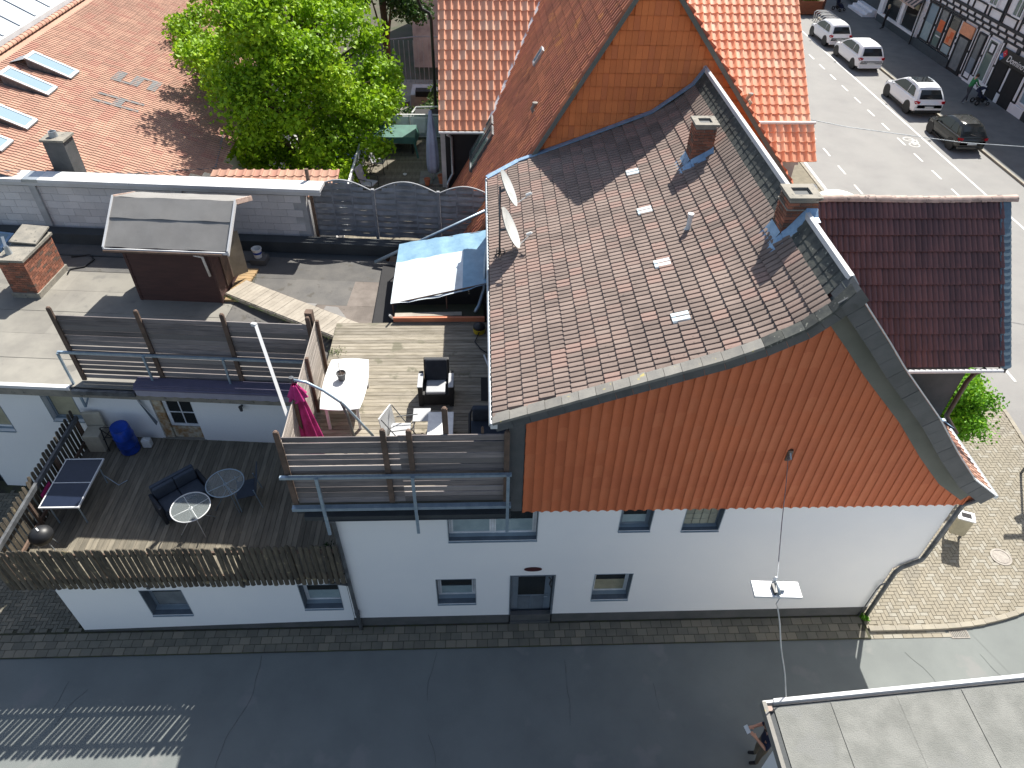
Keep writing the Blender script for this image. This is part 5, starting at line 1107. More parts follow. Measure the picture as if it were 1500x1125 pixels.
# ================================================================== orange gable house behind
OR = thing('orange_tiled_house', 'large house behind with flat orange wall tiles, rust-brown roof and bright cross roofs', 'house', (4, 16, 0))
YO = 9.46
gl = [(-.2, 6.1), (.56, 7.42), (2.94, 11.42), (3.50, 12.35), (4.16, 11.5), (7.71, 7.31), (8.4, 6.5)]
B().prism([(x, YO+.03, z) for x, z in [(-1.6, 0)] + [(-1.6, 3.7)] + gl + [(9.0, 5.8), (9.0, 0)]], (0, 18, 0)).build('wall_core', 'tile_flat', OR)
rws = [((-.5, YO, 6.2 + i*.335), (1,0,0), (0,0,1), (0,-1,0), 9.6) for i in range(19)]
gm = [(-.3, 6.0), (.62, 7.42), (3.47, 12.2), (7.55, 7.31), (8.4, 6.3)]
tiles(OR, 'tile_flat', rws, FLAT, .155, .01, .335, th=.03, over=.955, name='wall_tile', mask=lambda p: pip(p.x, p.z, gm), jit=.003, smooth=False)
# left slope (rust brown)
sv_ = Vector((2.38, 0, 4.0)).normalized(); nn = Vector((-sv_.z, 0, sv_.x)); eaveO = Vector((-1.9, 0, 3.36)); Lr = 10.6
def brownmask(p):
    # cut off by the left cross roof
    z_w = 5.86 + (p.y - 15.65)*1.034
    return not (p.y > 15.3 and p.z < z_w and p.x < 2.4)
rws = [(Vector((eaveO.x + sv_.x*i*.33, 24.0, eaveO.z + sv_.z*i*.33)), (0,-1,0), sv_, nn, 24.0 - YO + .18) for i in range(int(Lr/.33))]
tiles(OR, 'tile_brown', rws, [(0,0),(.25,0),(.4,.7),(.55,1),(.75,1),(.9,.4),(.99,0)], .19, .065, .33, th=.03, name='roof_tile', mask=brownmask)
B().add([(eaveO.x, YO-.15, eaveO.z-.02), (eaveO.x, 24, eaveO.z-.02), (3.5, 24, 12.43), (3.5, YO-.15, 12.43)], [(0,1,2,3)]).build('roof_deck', 'tile_brown', OR)
B().beam((-.35, YO-.16, 5.9), (3.48, YO-.16, 12.35), .05, .10, up=(-.85,0,.5)).build('verge_board', 'verge_board', OR)
B().beam((3.52, YO-.16, 12.30), (8.3, YO-.16, 6.62), .05, .11, up=(.77,0,.64)).build('verge_board', 'verge_board', OR)
vr = [B().add([(-.1,0,.04),(.09,0,.05),(.09,.38,.03),(-.1,.38,.02),(-.1,0,-.06),(.09,0,-.02)], [(0,1,2,3),(4,5,1,0),(0,3,4)], rn=(i+.5)/4) for i in range(4)]
it = []
a_, c_ = Vector((3.55, YO-.1, 12.42)), Vector((8.3, YO-.1, 6.72)); d = (a_-c_); v = d.normalized()
for i in range(int(d.length/.35)): it.append((basis(c_ + v*i*.35, Vector((0,-1,0)), v, Vector((0,-1,0)).cross(v)), random.randrange(4)))
scatter_parts('verge_tile', it, vr, 'tile_brown', OR)
# right slope deck
B().add([(3.5, YO-.1, 12.40), (3.5, 24, 12.40), (9.2, 24, 5.6), (9.2, YO-.1, 5.6)], [(0,1,2,3)]).build('roof_deck', 'tile_bright', OR)
# left cross roof (bright)
v = Vector((0, 3.25, 3.36)).normalized(); LX0 = -2.14
def lm(p):
    return p.x < -.41 + (p.y - 15.7)*.62 + .1
tiles(OR, 'tile_bright', rows_on_plane((LX0, 15.6, 5.84), (1,0,0), v, 5.4, 4.2, .36), PANT, .245, .05, .36, th=.03, name='cross_roof_tile', mask=lm)
B().add([(LX0, 15.62, 5.8), (-.3, 15.62, 5.8), (2.0, 19.6, 9.9), (LX0, 19.6, 9.9)], [(0,1,2,3)]).build('roof_deck', 'tile_bright', OR)
B().prism([(-1.95, 15.95, 2.8), (-.2, 15.95, 2.8), (-.2, 15.95, 5.86), (-1.95, 15.95, 5.86)], (0, 8, 0)).build('cross_wall', 'inside_dark', OR)  # outside wall coloured near-black for the shade under the eave
B().box(LX0+.02, 16.0, 0, -1.93, 26, 5.9).build('side_wall', 'render_grey', OR)
B().prism([(LX0+.02, 16.0, 5.7), (LX0+.02, 22, 5.7), (LX0+.02, 22, 12), (LX0+.02, 19.8, 9.9)], (.1, 0, 0)).build('side_gable', 'render_grey', OR)
q = B()
for i in range(30):
    p = Vector((-.43 + i*.082, 15.62 + i*.132, 5.90 + i*.1365)); q.cr = random.random(); q.obox(p + Vector((0,0,.03)), (.05, .07, .075), (.075 + random.uniform(0,.03), -.05, 0), (0, 0, .03))
q.build('valley_mortar', 'render_white', OR)
B().tube([(LX0, 15.52, 5.80), (-.42, 15.52, 5.80)], .045, 8).build('gutter', 'white_metal', OR)
B().tube([(-1.85, 15.55, 5.72), (-1.72, 15.85, 5.5), (-1.72, 15.9, 4.1), (-1.9, 15.7, 3.85), (-1.95, 15.6, 3.6)], .05, 8).build('downpipe', 'zinc', OR, smooth=True)
# right cross roof (bright) over the street, with a break and white snow rail
v = Vector((0, 3.9, 3.0)).normalized(); RX1 = 10.5
def rm(p): return p.x > 3.9 + (12.2 - p.z)*.88 - .4
ez2, ey2 = 6.62, 14.42
v2_ = Vector((0, 3.75, 2.92)).normalized(); v1_ = Vector((0, .97, .86)).normalized()
tiles(OR, 'tile_bright', rows_on_plane((RX1 - 26*.262, ey2, ez2), (1,0,0), v2_, 6.2, 26*.262, .345), PANT, .262, .06, .345, th=.03, name='street_roof_tile', mask=rm)
tiles(OR, 'tile_bright', rows_on_plane((RX1 + .12 - 26*.262, 13.42, 5.72), (1,0,0), v1_, 1.30, 26*.262, .345), PANT, .262, .06, .345, th=.03, name='eave_roof_tile', mask=rm)
B().add([(3.8, ey2, ez2-.03), (RX1, ey2, ez2-.03), (RX1, 19.4, 10.5), (3.8, 19.4, 10.5), (3.8, 13.5, 5.70), (RX1+.1, 13.5, 5.70)], [(0,1,2,3),(4,5,1,0)]).build('roof_deck', 'tile_bright', OR)
B().tube([(7.2, 14.40, 6.66), (RX1+.16, 14.40, 6.66)], .055, 8).build('white_rail', 'coping_metal', OR)
B().box(6, 13.9, 0, RX1-.35, 24, 5.5).build('street_wall', 'render_grey', OR)
B().prism([(RX1-.34, 13.9, 5.4), (RX1-.34, 24, 5.4), (RX1-.34, 24, 10), (RX1-.34, 19.4, 10.3), (RX1-.34, 14.4, 6.5)], (.1, 0, 0)).build('street_gable', 'render_grey', OR)
# skylights on the brown slope
def oslope(x, y): return Vector((x, y, 7.42 + (x - .56)*1.681))
def roofwindow(x, y0, y1, l, label, fr='zinc_dark', gl_='glass_green', open_=0, grp=None):
    t = thing('roof_window', label, 'skylight', tuple(oslope(x, y0)), group=grp) if grp else thing('roof_window', label, 'skylight', tuple(oslope(x, y0)))
    p = oslope(x, y0) + nn*.15; w_ = (y1 - y0); q = B()
    def P(a, c, h=0): return p + Vector((0, a, 0)) + sv_*c + nn*h
    for (a0, c0, a1, c1) in ((0, 0, w_, .07), (0, l-.07, w_, l), (0, .07, .07, l-.07), (w_-.07, .07, w_, l-.07)): q.add([P(a0,c0,-.08), P(a1,c0,-.08), P(a1,c1,-.08), P(a0,c1,-.08), P(a0,c0,.04), P(a1,c0,.04), P(a1,c1,.04), P(a0,c1,.04)], [(0,3,2,1),(4,5,6,7),(0,1,5,4),(1,2,6,5),(2,3,7,6),(3,0,4,7)])
    q.build('frame', fr, t); B().add([P(.07,.07,.01), P(w_-.07,.07,.01), P(w_-.07,l-.07,.01+open_), P(.07,l-.07,.01+open_)], [(0,1,2,3)]).build('pane', gl_, t)
    return t
roofwindow(-.92, 14.1, 14.85, 1.55, 'nearer of the two adjoining roof windows on the rust-brown slope', grp='paired roof windows')
roofwindow(-.92, 15.0, 15.75, 1.55, 'farther of the two adjoining roof windows on the rust-brown slope', grp='paired roof windows')
roofwindow(1.15, 14.2, 14.6, .55, 'small skylight high up on the rust-brown roof slope', fr='zinc', gl_='glass_sky')
for (x, y, lb) in ((.93, 11.4, 'small pale ventilation hood on the rust-brown roof'), (7.1, 9.5, 'small pale ventilation hood beside the right verge of the orange gable')):
    t = thing('roof_vent', lb, 'vent', tuple(oslope(x, y)) if x < 3 else (x, y+3, 8.6))
    p = (oslope(x, y) + nn*.03) if x < 3 else Vector((7.45, 12.4, 8.0)); q = B(); q.tube([p, p + nn*.1 + Vector((0,0,.12)), p + Vector((.0,0,.32))], .055, 8); q.obox(p, sv_*.13, (0,.11,0), nn*.02); q.lathe(p + Vector((0,0,.30)), [(.08, 0), (.08, .05), (0, .07)], 10); q.build('hood', 'slate_light', t)

# ---- neighbour terrace with glass balustrade
ZN = 3.5
NT = thing('neighbour_terrace', 'small grey-decked roof terrace enclosed by a frosted glass balustrade', 'terrace', (-3.6, 16, 0))
B().box(-5.35, 12.0, 0, -1.95, 20.5, ZN-.06).build('base_wall', 'render_grey', NT)
scatter_parts('deck_board', [(Matrix.Translation((-5.3, 12.1 + i*.14, 0)), random.randrange(5)) for i in range(60)], [B().box(0, 0, ZN-.05, 3.33, .132, ZN, rn=(k+.5)/5) for k in range(5)], 'deck_dark', NT)
for a, c in (((-5.30, 20.45), (-1.98, 20.45)), ((-5.30, 12.2), (-5.30, 20.45))):
    B().beam((*a, ZN+1.0), (*c, ZN+1.0), .07, .05).build('top_rail', 'white_metal', NT); B().beam((*a, ZN+.08), (*c, ZN+.08), .05, .04).build('bottom_rail', 'white_metal', NT)
    L_ = math.dist(a, c); k = max(2, int(L_/1.3))
    for i in range(k):
        p = Vector((*a, 0)).lerp(Vector((*c, 0)), i/k); r_ = Vector((*a, 0)).lerp(Vector((*c, 0)), (i+1)/k); dd = (r_-p).normalized()*.04
        B().beam(p + dd + Vector((0,0,ZN+.52)), r_ - dd + Vector((0,0,ZN+.52)), .012, .84).build('pane', 'glass_frost', NT); B().beam(p + Vector((0,0,ZN)), p + Vector((0,0,ZN+1)), .05, .05, up=(0,1,0)).build('post', 'white_metal', NT)
B().tube([(-5.3, 12.35, ZN+.9), (-1.95, 12.35, ZN+.9)], .05, 8).build('front_rail', 'white_metal', NT); B().tube([(-3.6, 12.35, ZN), (-3.6, 12.35, ZN+.9)], .03, 8).build('front_post', 'white_metal', NT)
NTb = thing('covered_garden_table', 'garden table under a dark green cover on the neighbour terrace', 'table', (-4.2, 19.4, ZN))
q = B(); q.add([(-5.05,18.9,ZN+.70),(-3.33,18.9,ZN+.70),(-3.33,20.15,ZN+.70),(-5.05,20.15,ZN+.70),(-5.1,18.82,ZN+.5),(-3.28,18.82,ZN+.45),(-3.22,20.2,ZN+.3),(-5.1,20.2,ZN+.5)], [(0,1,2,3),(4,5,1,0),(5,6,2,1),(6,7,3,2),(7,4,0,3)]); q.build('cover', 'green_cloth', NTb)
for x, y in ((-4.95, 19.0), (-3.45, 19.0), (-4.95, 20.05), (-3.45, 20.05)): B().box(x-.03, y-.03, ZN, x+.03, y+.03, ZN+.69).build('leg', 'black_paint', NTb)
B().beam((-3.35, 18.8, ZN+.6), (-3.2, 18.5, ZN), .08, .03).build('hanging_cord', 'green_cloth', NTb)
def terr_chair(name_loc, rz, label):
    t = bpy.data.objects.new('garden_chair', None); COL.objects.link(t); OFF[t.name] = Vector(); t['label'] = label; t['category'] = 'chair'; t['group'] = 'chairs on the neighbour terrace'
    B().box(-.24, -.24, .42, .24, .24, .45).build('seat', 'grey_fabric', t)
    B().prism([(-.24, .22, .45), (-.24, .25, .45), (-.24, .42, 1.0), (-.24, .39, 1.0)], (.48, 0, 0)).build('backrest', 'grey_fabric', t)
    for s_ in (-1, 1):
        B().tube([(s_*.26, -.25, 0), (s_*.26, -.24, .63), (s_*.26, .28, .65)], .015, 6).build('armrest', 'black_paint', t, smooth=True); B().tube([(s_*.25, .34, 0), (s_*.25, .2, .45), (s_*.25, .42, 1.0)], .015, 6).build('leg', 'black_paint', t, smooth=True)
    t.location = name_loc; t.rotation_euler = (0, 0, rz); return t
ch = terr_chair((-4.62, 17.3, ZN), R(80), 'garden chair farther from the wavy fence on the neighbour terrace')
clone(ch, (-4.78, 15.45, ZN), R(70), 'garden chair nearer the wavy fence on the neighbour terrace')
NU = thing('blue_grey_parasol', 'tall closed blue-grey parasol on the neighbour terrace', 'parasol', (-2.48, 16.6, ZN))
q = B(); rings = []
for k in range(10):
    t = k/9; r0 = .05 + .17*math.sin(min(t*1.15, 1)*math.pi*.52)*(1 if t < .9 else .85); c = Vector((-2.48, 16.6, 6.15 - 2.3*t)); rings.append([c + Vector((r0*(1+.1*math.cos(6*a))*math.cos(a), r0*(1+.1*math.cos(6*a))*math.sin(a), 0)) for a in np.linspace(0, 2*math.pi, 30, endpoint=False)])
q.loft(rings); q.build('canopy', 'blue_grey_cloth', NU, smooth=True); B().cyl((-2.48, 16.6, ZN), (-2.48, 16.6, 3.9), .03, n=8).build('pole', 'zinc', NU)
for i, (x, y) in enumerate(((-3.03, 16.15), (-2.5, 16.15), (-3.03, 16.72), (-2.5, 16.72))): B().box(x+.01, y+.01, ZN+.002, x+.51, y+.55, ZN+.05).build('paving_slab', 'slate_light', NU)
for x, y, lb in ((-2.70, 16.1, 'smaller terracotta pot left of the closed blue-grey parasol'), (-2.16, 16.25, 'larger terracotta pot right of the closed blue-grey parasol')):
    t = thing('terracotta_pot', lb, 'flower pot', (x, y, ZN+.05)); r = .11 if x < -2.5 else .14
    B().lathe((x, y, ZN+.052), [(0, 0), (r*.75, 0), (r, r*1.9), (r*1.12, r*1.9), (r*1.12, r*2.2), (r*.95, r*2.2), (r*.9, r*1.8), (0, r*1.75)], 18).build('pot', 'terracotta', t, smooth='auto')
bw2 = thing('white_bowl', 'tiny white bowl on the neighbour terrace floor', 'bowl', (-3.7, 17.2, ZN)); B().lathe((-3.62, 17.0, ZN), [(0,0),(.05,0),(.08,.05),(.07,.05),(0,.02)], 12).build('bowl_body', 'white_plastic', bw2)
PB = thing('pool_frame', 'black tub with white frame behind the glass balustrade', 'tub', (-2.9, 21.2, 2)); B().box(-3.5, 20.8, 2.5, -1.98, 21.9, 4.2).build('tub', 'black_matte', PB); B().tube([(-3.55, 21.0, 3.6), (-3.55, 21.0, 4.4), (-3.4, 21.3, 4.5), (-2.0, 21.4, 4.5)], .04, 6).build('frame_tube', 'white_metal', PB)
# far lower balcony
FB = thing('rear_balcony', 'small cluttered grey balcony far behind with thin metal railing', 'balcony', (-4, 33, 0))
B().box(-6.4, 27, 0, -2.3, 36, .6).build('floor_slab', 'bitumen', FB)
for i in range(14): B().tube([(-6.3 + i*.28, 35.5, .6), (-6.3 + i*.28, 35.5, 3.0)], .02, 5).build('railing_bar', 'zinc', FB)
B().tube([(-6.35, 35.5, 3.0), (-4.4, 35.9, 3.1), (-2.3, 35.9, 3.1)], .04, 5).build('railing', 'zinc', FB)
B().box(-4.6, 31.5, .6, -2.6, 33.2, 1.3).build('white_table', 'grey_fabric', FB); B().box(-4.3, 31.2, 1.3, -3.5, 31.8, 1.6).build('black_box', 'black_matte', FB)
B().box(-5.9, 28.9, .6, -4.6, 30.1, 1.2).build('pale_bench', 'bitumen', FB); B().box(-4.2, 28.9, .6, -3.6, 29.5, 1.3).build('brown_table', 'shed_wood', FB)
B().box(-6.4, 26.9, .6, -2.3, 27.0, 1.9).build('parapet', 'render_grey', FB)
for x_, y_ in ((-3.3, 30.2), (-4.9, 31.2), (-5.6, 32.0)): B().lathe((x_, y_, .6), [(.0, 0), (.2, 0), (.26, .5), (0, .48)], 12).build('tub', 'slate', FB)
FBP = thing('balcony_plants', 'dark potted bushes crowded on the rear balcony', 'plants', (-3.6, 26.5, .6)); q = B()
for cx, cy, cz, r in ((-2.9, 28.5, 1.6, .8), (-5.4, 27.6, 1.5, .8), (-4.4, 27.7, 1.4, .7), (-3.3, 27.6, 1.7, .75), (-2.9, 30.4, 1.8, .6), (-5.8, 29.6, 1.4, .6)):
    for _ in range(500):
        d = Vector(np.random.normal(0, 1, 3)).normalized()*r*random.uniform(.6, 1); p = Vector((cx, cy, cz)) + d; q.add([p, p + Vector(np.random.normal(0, .09, 3)), p + Vector(np.random.normal(0, .09, 3))], [(0,1,2)], rn=random.random())
q.build('foliage', 'leaf_conifer', FBP)
bp = thing('blue_paddling_pool', 'bright blue garden object glimpsed below the maple tree', 'paddling pool', (-7.4, 26.9, 0)); B().lathe((-7.3, 26.8, 0), [(1.2, 0), (1.3, .3), (1.15, .3), (1.1, .1), (0, .1)], 24).build('pool', 'blue_plastic', bp)
PH = thing('pale_rear_house', 'pale grey rendered house wall far behind with a thick black downpipe', 'house', (-1.5, 40, 0))
B().box(-5.0, 40, 0, 3, 52, 14).build('wall', 'render_grey', PH)
B().tube([(-3.3, 24, 9.2), (-3.25, 24, 7.9), (-3.12, 24, 7.6), (-2.82, 24, 7.45), (-2.74, 24, 7.2), (-2.74, 24, 6.0), (-2.76, 24, .2)], .07, 8).build('black_downpipe', 'black_paint', PH, smooth=True)

# ================================================================== big left tiled roof
LB = thing('red_tiled_hall', 'big building with broad salmon tiled roof and skylights behind the block wall', 'building', (-14, 17, 0))
fall = Vector((1, 0, -.3)).normalized(); upv = -fall
zr_ = lambda x: 4.82 - (x + 9.91)*.3
polyR = [(-18.25, 11.2), (-15.0, 11.25), (-11.93, 13.0), (-9.91, 14.72), (-10.3, 17.4), (-10.3, 42), (-18.25, 42)]
rws = []; L_tot = (18.25 - 9.8)*1.044
for i in range(int(L_tot/.34)):
    x = -9.83 - i*.36/1.044; rws.append((Vector((x, 36, zr_(x))), (0,-1,0), upv, Vector((.287, 0, .958)), 25.5))
tiles(LB, 'tile_pink', rws, DOUB, .31, .036, .36, th=.028, name='roof_tile', mask=lambda p: pip(p.x, p.y, polyR), maxobj=300)
B().add([(x, y, zr_(x) - .03) for x, y in polyR], [tuple(range(len(polyR)))]).build('roof_deck', 'tile_pink', LB)
B().prism([(x, y, 0) for x, y in [(-18.1, 12.0), (-13.5, 12.9), (-10.1, 15.2), (-10.5, 17.4), (-10.5, 36), (-18.1, 36)]], (0, 0, 4.75)).build('wall', 'render_white', LB)
rt = [B().lathe((0,0,0), [(.10, 0), (.12, .36)], 10, 0, math.pi, rn=(i+.5)/4) for i in range(4)]
scatter_parts('ridge_tile', [(basis((-18.12, 11.4 + i*.30, zr_(-18.12) + .03), (1,0,0), (0,0,1), (0,-1,0)) @ Matrix.Scale(1, 4), random.randrange(4)) for i in range(80)], rt, 'tile_pink', LB)
q = B()
for a, c in zip(polyR[:4], polyR[1:5]): q.beam((a[0], a[1], zr_(a[0])+.0), (c[0], c[1], zr_(c[0])+.0), .08, .06)
q.build('edge_trim', 'zinc_dark', LB)
# lettering made of grey tiles: 5 and H
def cell(cx, cy, wx, wy):
    q = B(); q.cr = random.random(); h = .052
    # a patch of grey ribs that follows the tile pitch
    n = max(1, int(wy/.15 + .5))
    for i in range(n):
        y0 = cy + i*wy/n; q.add([(cx, y0+.012, zr_(cx)+h), (cx+wx, y0+.012, zr_(cx+wx)+h), (cx+wx, y0+wy/n-.02, zr_(cx+wx)+h), (cx, y0+wy/n-.02, zr_(cx)+h)], [(0,1,2,3)])
    q.build('grey_tile', 'tile_greyed', LB)
for (x0, x1, y0, y1) in ((-14.66, -14.34, 19.17, 20.11), (-14.04, -13.73, 19.17, 20.11), (-13.43, -13.13, 19.17, 20.11), (-14.34, -14.04, 19.17, 19.33), (-13.73, -13.43, 19.95, 20.11),
                         (-14.58, -13.08, 17.77, 17.93), (-14.58, -13.08, 17.16, 17.32), (-13.96, -13.67, 17.32, 17.77)): cell(x0, y0, x1 - x0, y1 - y0)
def lskylight(x, y, label):
    t = thing('raised_skylight', label, 'skylight', (x, y, zr_(x)), group='raised skylights on the salmon tiled roof')
    q = B(); W_, L_ = .72, 1.35; zt_ = lambda u: .36 - .28*u/L_
    P = lambda u, w_, h: Vector((x + u, y + w_, zr_(x + u) + h))
    q.add([P(0,0,0), P(L_,0,0), P(L_,W_,0), P(0,W_,0), P(0,0,zt_(0)), P(L_,0,zt_(L_)), P(L_,W_,zt_(L_)), P(0,W_,zt_(0))], [(0,3,2,1),(4,5,6,7),(0,1,5,4),(1,2,6,5),(2,3,7,6),(3,0,4,7)]); q.build('curb', 'zinc_dark', t)
    q = B(); q.add([P(.0,0,zt_(0)), P(0,W_,zt_(0)), P(-.55,W_,.05), P(-.6,0,.05), P(-.55, W_, 0), P(-.6, 0, 0)], [(0,1,2,3),(3,2,4,5)]); q.build('back_flashing', 'zinc', t)
    q = B(); e = .07
    for (a0, c0, a1, c1) in ((-.02, -.02, L_+.02, e), (-.02, W_-e, L_+.02, W_+.02), (-.02, e, e, W_-e), (L_-e, e, L_+.02, W_-e)): q.add([P(a0,c0,zt_(a0)+.005), P(a1,c0,zt_(a1)+.005), P(a1,c1,zt_(a1)+.005), P(a0,c1,zt_(a0)+.005), P(a0,c0,zt_(a0)+.05), P(a1,c0,zt_(a1)+.05), P(a1,c1,zt_(a1)+.05), P(a0,c1,zt_(a0)+.05)], [(0,3,2,1),(4,5,6,7),(0,1,5,4),(1,2,6,5),(2,3,7,6),(3,0,4,7)])
    q.build('frame', 'zinc', t)
    B().add([P(e,e,zt_(e)+.03), P(L_-e,e,zt_(L_-e)+.03), P(L_-e,W_-e,zt_(L_-e)+.03), P(e,W_-e,zt_(e)+.03)], [(0,1,2,3)]).build('pane', 'glass_sky', t)
for (x, y, lb) in ((-16.95, 18.26, 'raised skylight farthest from the block wall'), (-17.0, 16.56, 'second raised skylight from the top'), (-16.57, 13.95, 'third raised skylight, cut by the left picture edge'), (-16.57, 12.3, 'raised skylight nearest the block wall at the picture corner')): lskylight(x, y, lb)
MR = thing('metal_roof_hall', 'pale standing-seam metal roof beyond the tiled ridge in the top left corner', 'roof', (-20, 20, 0))
for i in range(22):
    y0 = 11 + i*1.3; q = B(); q.cr = random.random(); q.add([(-18.45, y0, 7.5), (-18.45, y0+1.24, 7.5), (-27, y0+1.24, 12.6), (-27, y0, 12.6), (-18.45, y0+1.24, 7.56), (-27, y0+1.24, 12.66), (-18.45, y0+1.3, 7.56), (-27, y0+1.3, 12.66), (-18.45, y0+1.3, 7.5), (-27, y0+1.3, 12.6)], [(0,3,2,1),(1,2,5,4),(4,5,7,6),(6,7,9,8)]); q.build('roof_panel', 'metal_roof', MR)
B().box(-18.55, 10, 7.2, -18.32, 40, 7.52).build('ridge_flashing', 'coping_metal', MR)
# low lean-to roof strip behind the wall
LL = thing('lean_to_roof', 'narrow salmon tiled lean-to roof between the block wall and the maple', 'roof', (-7, 12.3, 0))
tiles(LL, 'tile_pink', rows_on_plane((-9.3, 11.6, 5.35), (1,0,0), (0, 1, .18), 1.35, 4.0, .34), PANT, .27, .05, .34, th=.03, name='roof_tile', mask=None)
B().box(-9.3, 11.6, 0, -5.4, 12.9, 5.25).build('wall', 'render_white', LL)
# ================================================================== flat-roofed building, lower right
GZ = 4.42
GA = thing('flat_roof_garage', 'building with grey felt flat roof and pale metal edge in the lower right corner', 'building', (8, -6, 0))
def gy(x): return -4.06 + (x - 3.82)*.07
q = B(); q.box(4.32, -14, 0, 16, -4.28, GZ); q.build('wall', 'render_white', GA)
B().box(4.27, -14, 0, 4.319, -4.9, GZ-.05).build('corner_trim', 'brown_metal', GA)
B().prism([(3.86, gy(3.86)-.06, GZ), (16, gy(16)-.06, GZ), (16, -14, GZ), (3.86, -14, GZ)], (0, 0, .08)).build('roof_slab', 'bitumen_black', GA)
xs = [4.00, 4.96, 6.09, 7.22, 8.35, 9.5, 16]
for i, (a, c) in enumerate(zip(xs, xs[1:])):
    q = B(); m_, k_ = 10, 22; vs = []
    for jy in range(k_+1):
        for ix in range(m_+1):
            x = a + (c-a+.03)*ix/m_; y = (gy(x) - .10) + (-14 - gy(x))*(jy/k_)**2
            vs.append((x, y, GZ + .092 + (.008 if ix < 1 else 0) + .006*mnoise.noise(Vector((x*2.5, y*1.3, 3))) + .004*(i % 2)))
    q.add(vs, [(jy*(m_+1)+ix, (jy+1)*(m_+1)+ix, (jy+1)*(m_+1)+ix+1, jy*(m_+1)+ix+1) for jy in range(k_) for ix in range(m_)]); q.add([(a, gy(a)-.1, GZ+.08), (a, -14, GZ+.08), (a, -14, GZ+.098), (a, gy(a)-.1, GZ+.098)], [(0,1,2,3)])
    q.build('roofing_sheet', 'bitumen_garage', GA, smooth=True)
q = B(); q.prism([(4.02, gy(4.02)-.03, GZ), (16, gy(16)-.03, GZ), (16, gy(16)+.03, GZ), (4.02, gy(4.02)+.03, GZ)], (0, 0, .15)); q.build('metal_edge', 'coping_metal', GA)
B().prism([(3.82, gy(3.82), GZ), (3.885, gy(3.82), GZ), (3.885, -14, GZ), (3.82, -14, GZ)], (0,0,.16)).build('side_board', 'slate_light', GA)
B().prism([(3.84, gy(3.84)-.02, GZ), (4.02, gy(4.02)-.02, GZ), (4.02, gy(4.02)+.02, GZ), (3.84, gy(3.84)+.02, GZ)], (0,0,.13)).build('corner_board', 'white_metal', GA)
B().box(3.90, -4.20, GZ+.085, 3.97, -4.12, GZ+.12).build('leaf_litter', 'ridge_clay', GA)

# ================================================================== hanging street lamp
LP = thing('hanging_street_lamp', 'flat white street lamp hanging from a cable over the alley', 'street lamp', (3.73, -3.3, 6.6))
q = B(); lc = Vector((3.73, -3.3, 6.64)) 
q.obox(lc, (.355, -.02, .0), (.008, .135, 0), (0, 0, .025)); q.build('lamp_panel', 'white_plastic', LP, bevel=.006)
B().tube([lc + Vector((0, .10, .04)), lc + Vector((0, .02, .12)), lc + Vector((0, -.12, .05))], .026, 8).build('hanger', 'zinc', LP, smooth=True)
B().box(lc.x+.03, lc.y-.05, lc.z+.026, lc.x+.10, lc.y+.05, lc.z+.08).build('junction_box', 'zinc', LP)
B().box(lc.x-.075, lc.y-.10, lc.z+.026, lc.x-.04, lc.y+.06, lc.z+.09).build('clamp', 'black_paint', LP)
B().lathe((lc.x, lc.y+.13, lc.z+.03), [(0,0),(.028,.02),(.032,.06),(.016,.11),(0,.12)], 10).build('insulator', 'white_plastic', LP, smooth='auto')
CW = thing('lamp_cable', 'thin grey cable from the orange gable to the hanging lamp', 'cable', (5.14, 0, 6.0))
B().tube([(5.16, -.03, 6.06), (4.85, -.8, 6.10), (4.40, -1.8, 6.28), (3.75, -3.18, 6.76)], .008, 5).build('wire', 'zinc', CW); q = B(); q.box(5.10, -.10, 5.92, 5.20, -.04, 6.2); q.build('wall_bracket', 'brown_metal', CW); B().tube([(5.15, -.08, 6.15), (5.16, -.18, 6.06), (5.15, -.10, 5.96)], .018, 6).build('hook', 'zinc', CW)
CR_ = thing('white_rope', 'white slack rope running from the hanging lamp down to the felt roof edge', 'rope', (4.0, -3.6, 5.5))
pts = [(3.74, -3.44, 6.62), (3.71, -3.46, 6.52), (3.77, -3.45, 6.40)]; B().tube(pts, .008, 6).build('slack_loop', 'rope', CR_, smooth=True)
a, c = Vector((3.77, -3.45, 6.40)), Vector((4.27, -3.99, 4.50)); B().tube([a.lerp(c, t) + Vector((.008*math.sin(t*11), 0, 0)) for t in np.linspace(0, 1, 24)], .011, 6).build('rope_line', 'rope', CR_, smooth=True)
OW = thing('overhead_wire', 'thin overhead wire crossing above the parked cars on the main street', 'wire', (20, 16, 5.2))
B().tube([(10.3, 19.6, 5.2), (14, 18.4, 4.9), (18, 17.1, 4.85), (24, 15.2, 5.2), (31, 12.9, 6)], .014, 5).build('wire_strand', 'zinc', OW, smooth=True)

# ================================================================== litter bin, lamp post, street things
LBn = thing('litter_bin', 'beige metal litter bin with dark slot on the corner plaza', 'litter bin', (12.15, 2.25, .05))
def bx2(parent, nm, m, c, a, x0,y0,z0,x1,y1,z1, bevel=0): rbox(c, a, x0,y0,z0,x1,y1,z1).build(nm, m, parent, bevel=bevel)
bc, ba = (12.14, 2.22, .055), R(-22)
bx2(LBn, 'body', 'bin_beige', bc, ba, -.20, -.15, .28, .20, .15, .92, .05); bx2(LBn, 'rim', 'white_metal', bc, ba, -.22, -.17, .921, .22, .17, .96, .02)
q = rbox(bc, ba, -.12, -.07, .955, .12, .09, .965); q.build('slot', 'black_matte', LBn); bx2(LBn, 'post', 'zinc_dark', bc, ba, -.22, .0, 0, -.17, .06, .6); bx2(LBn, 'post', 'zinc_dark', bc, ba, .16, .0, 0, .21, .06, .4)
SP = thing('street_sign_post', 'tall grey sign post just outside the right picture edge', 'sign post', (15.4, 4.45, 0))
B().tube([(15.4, 4.45, .05), (15.4, 4.45, 3.1)], .035, 8).build('pole', 'zinc_dark', SP)
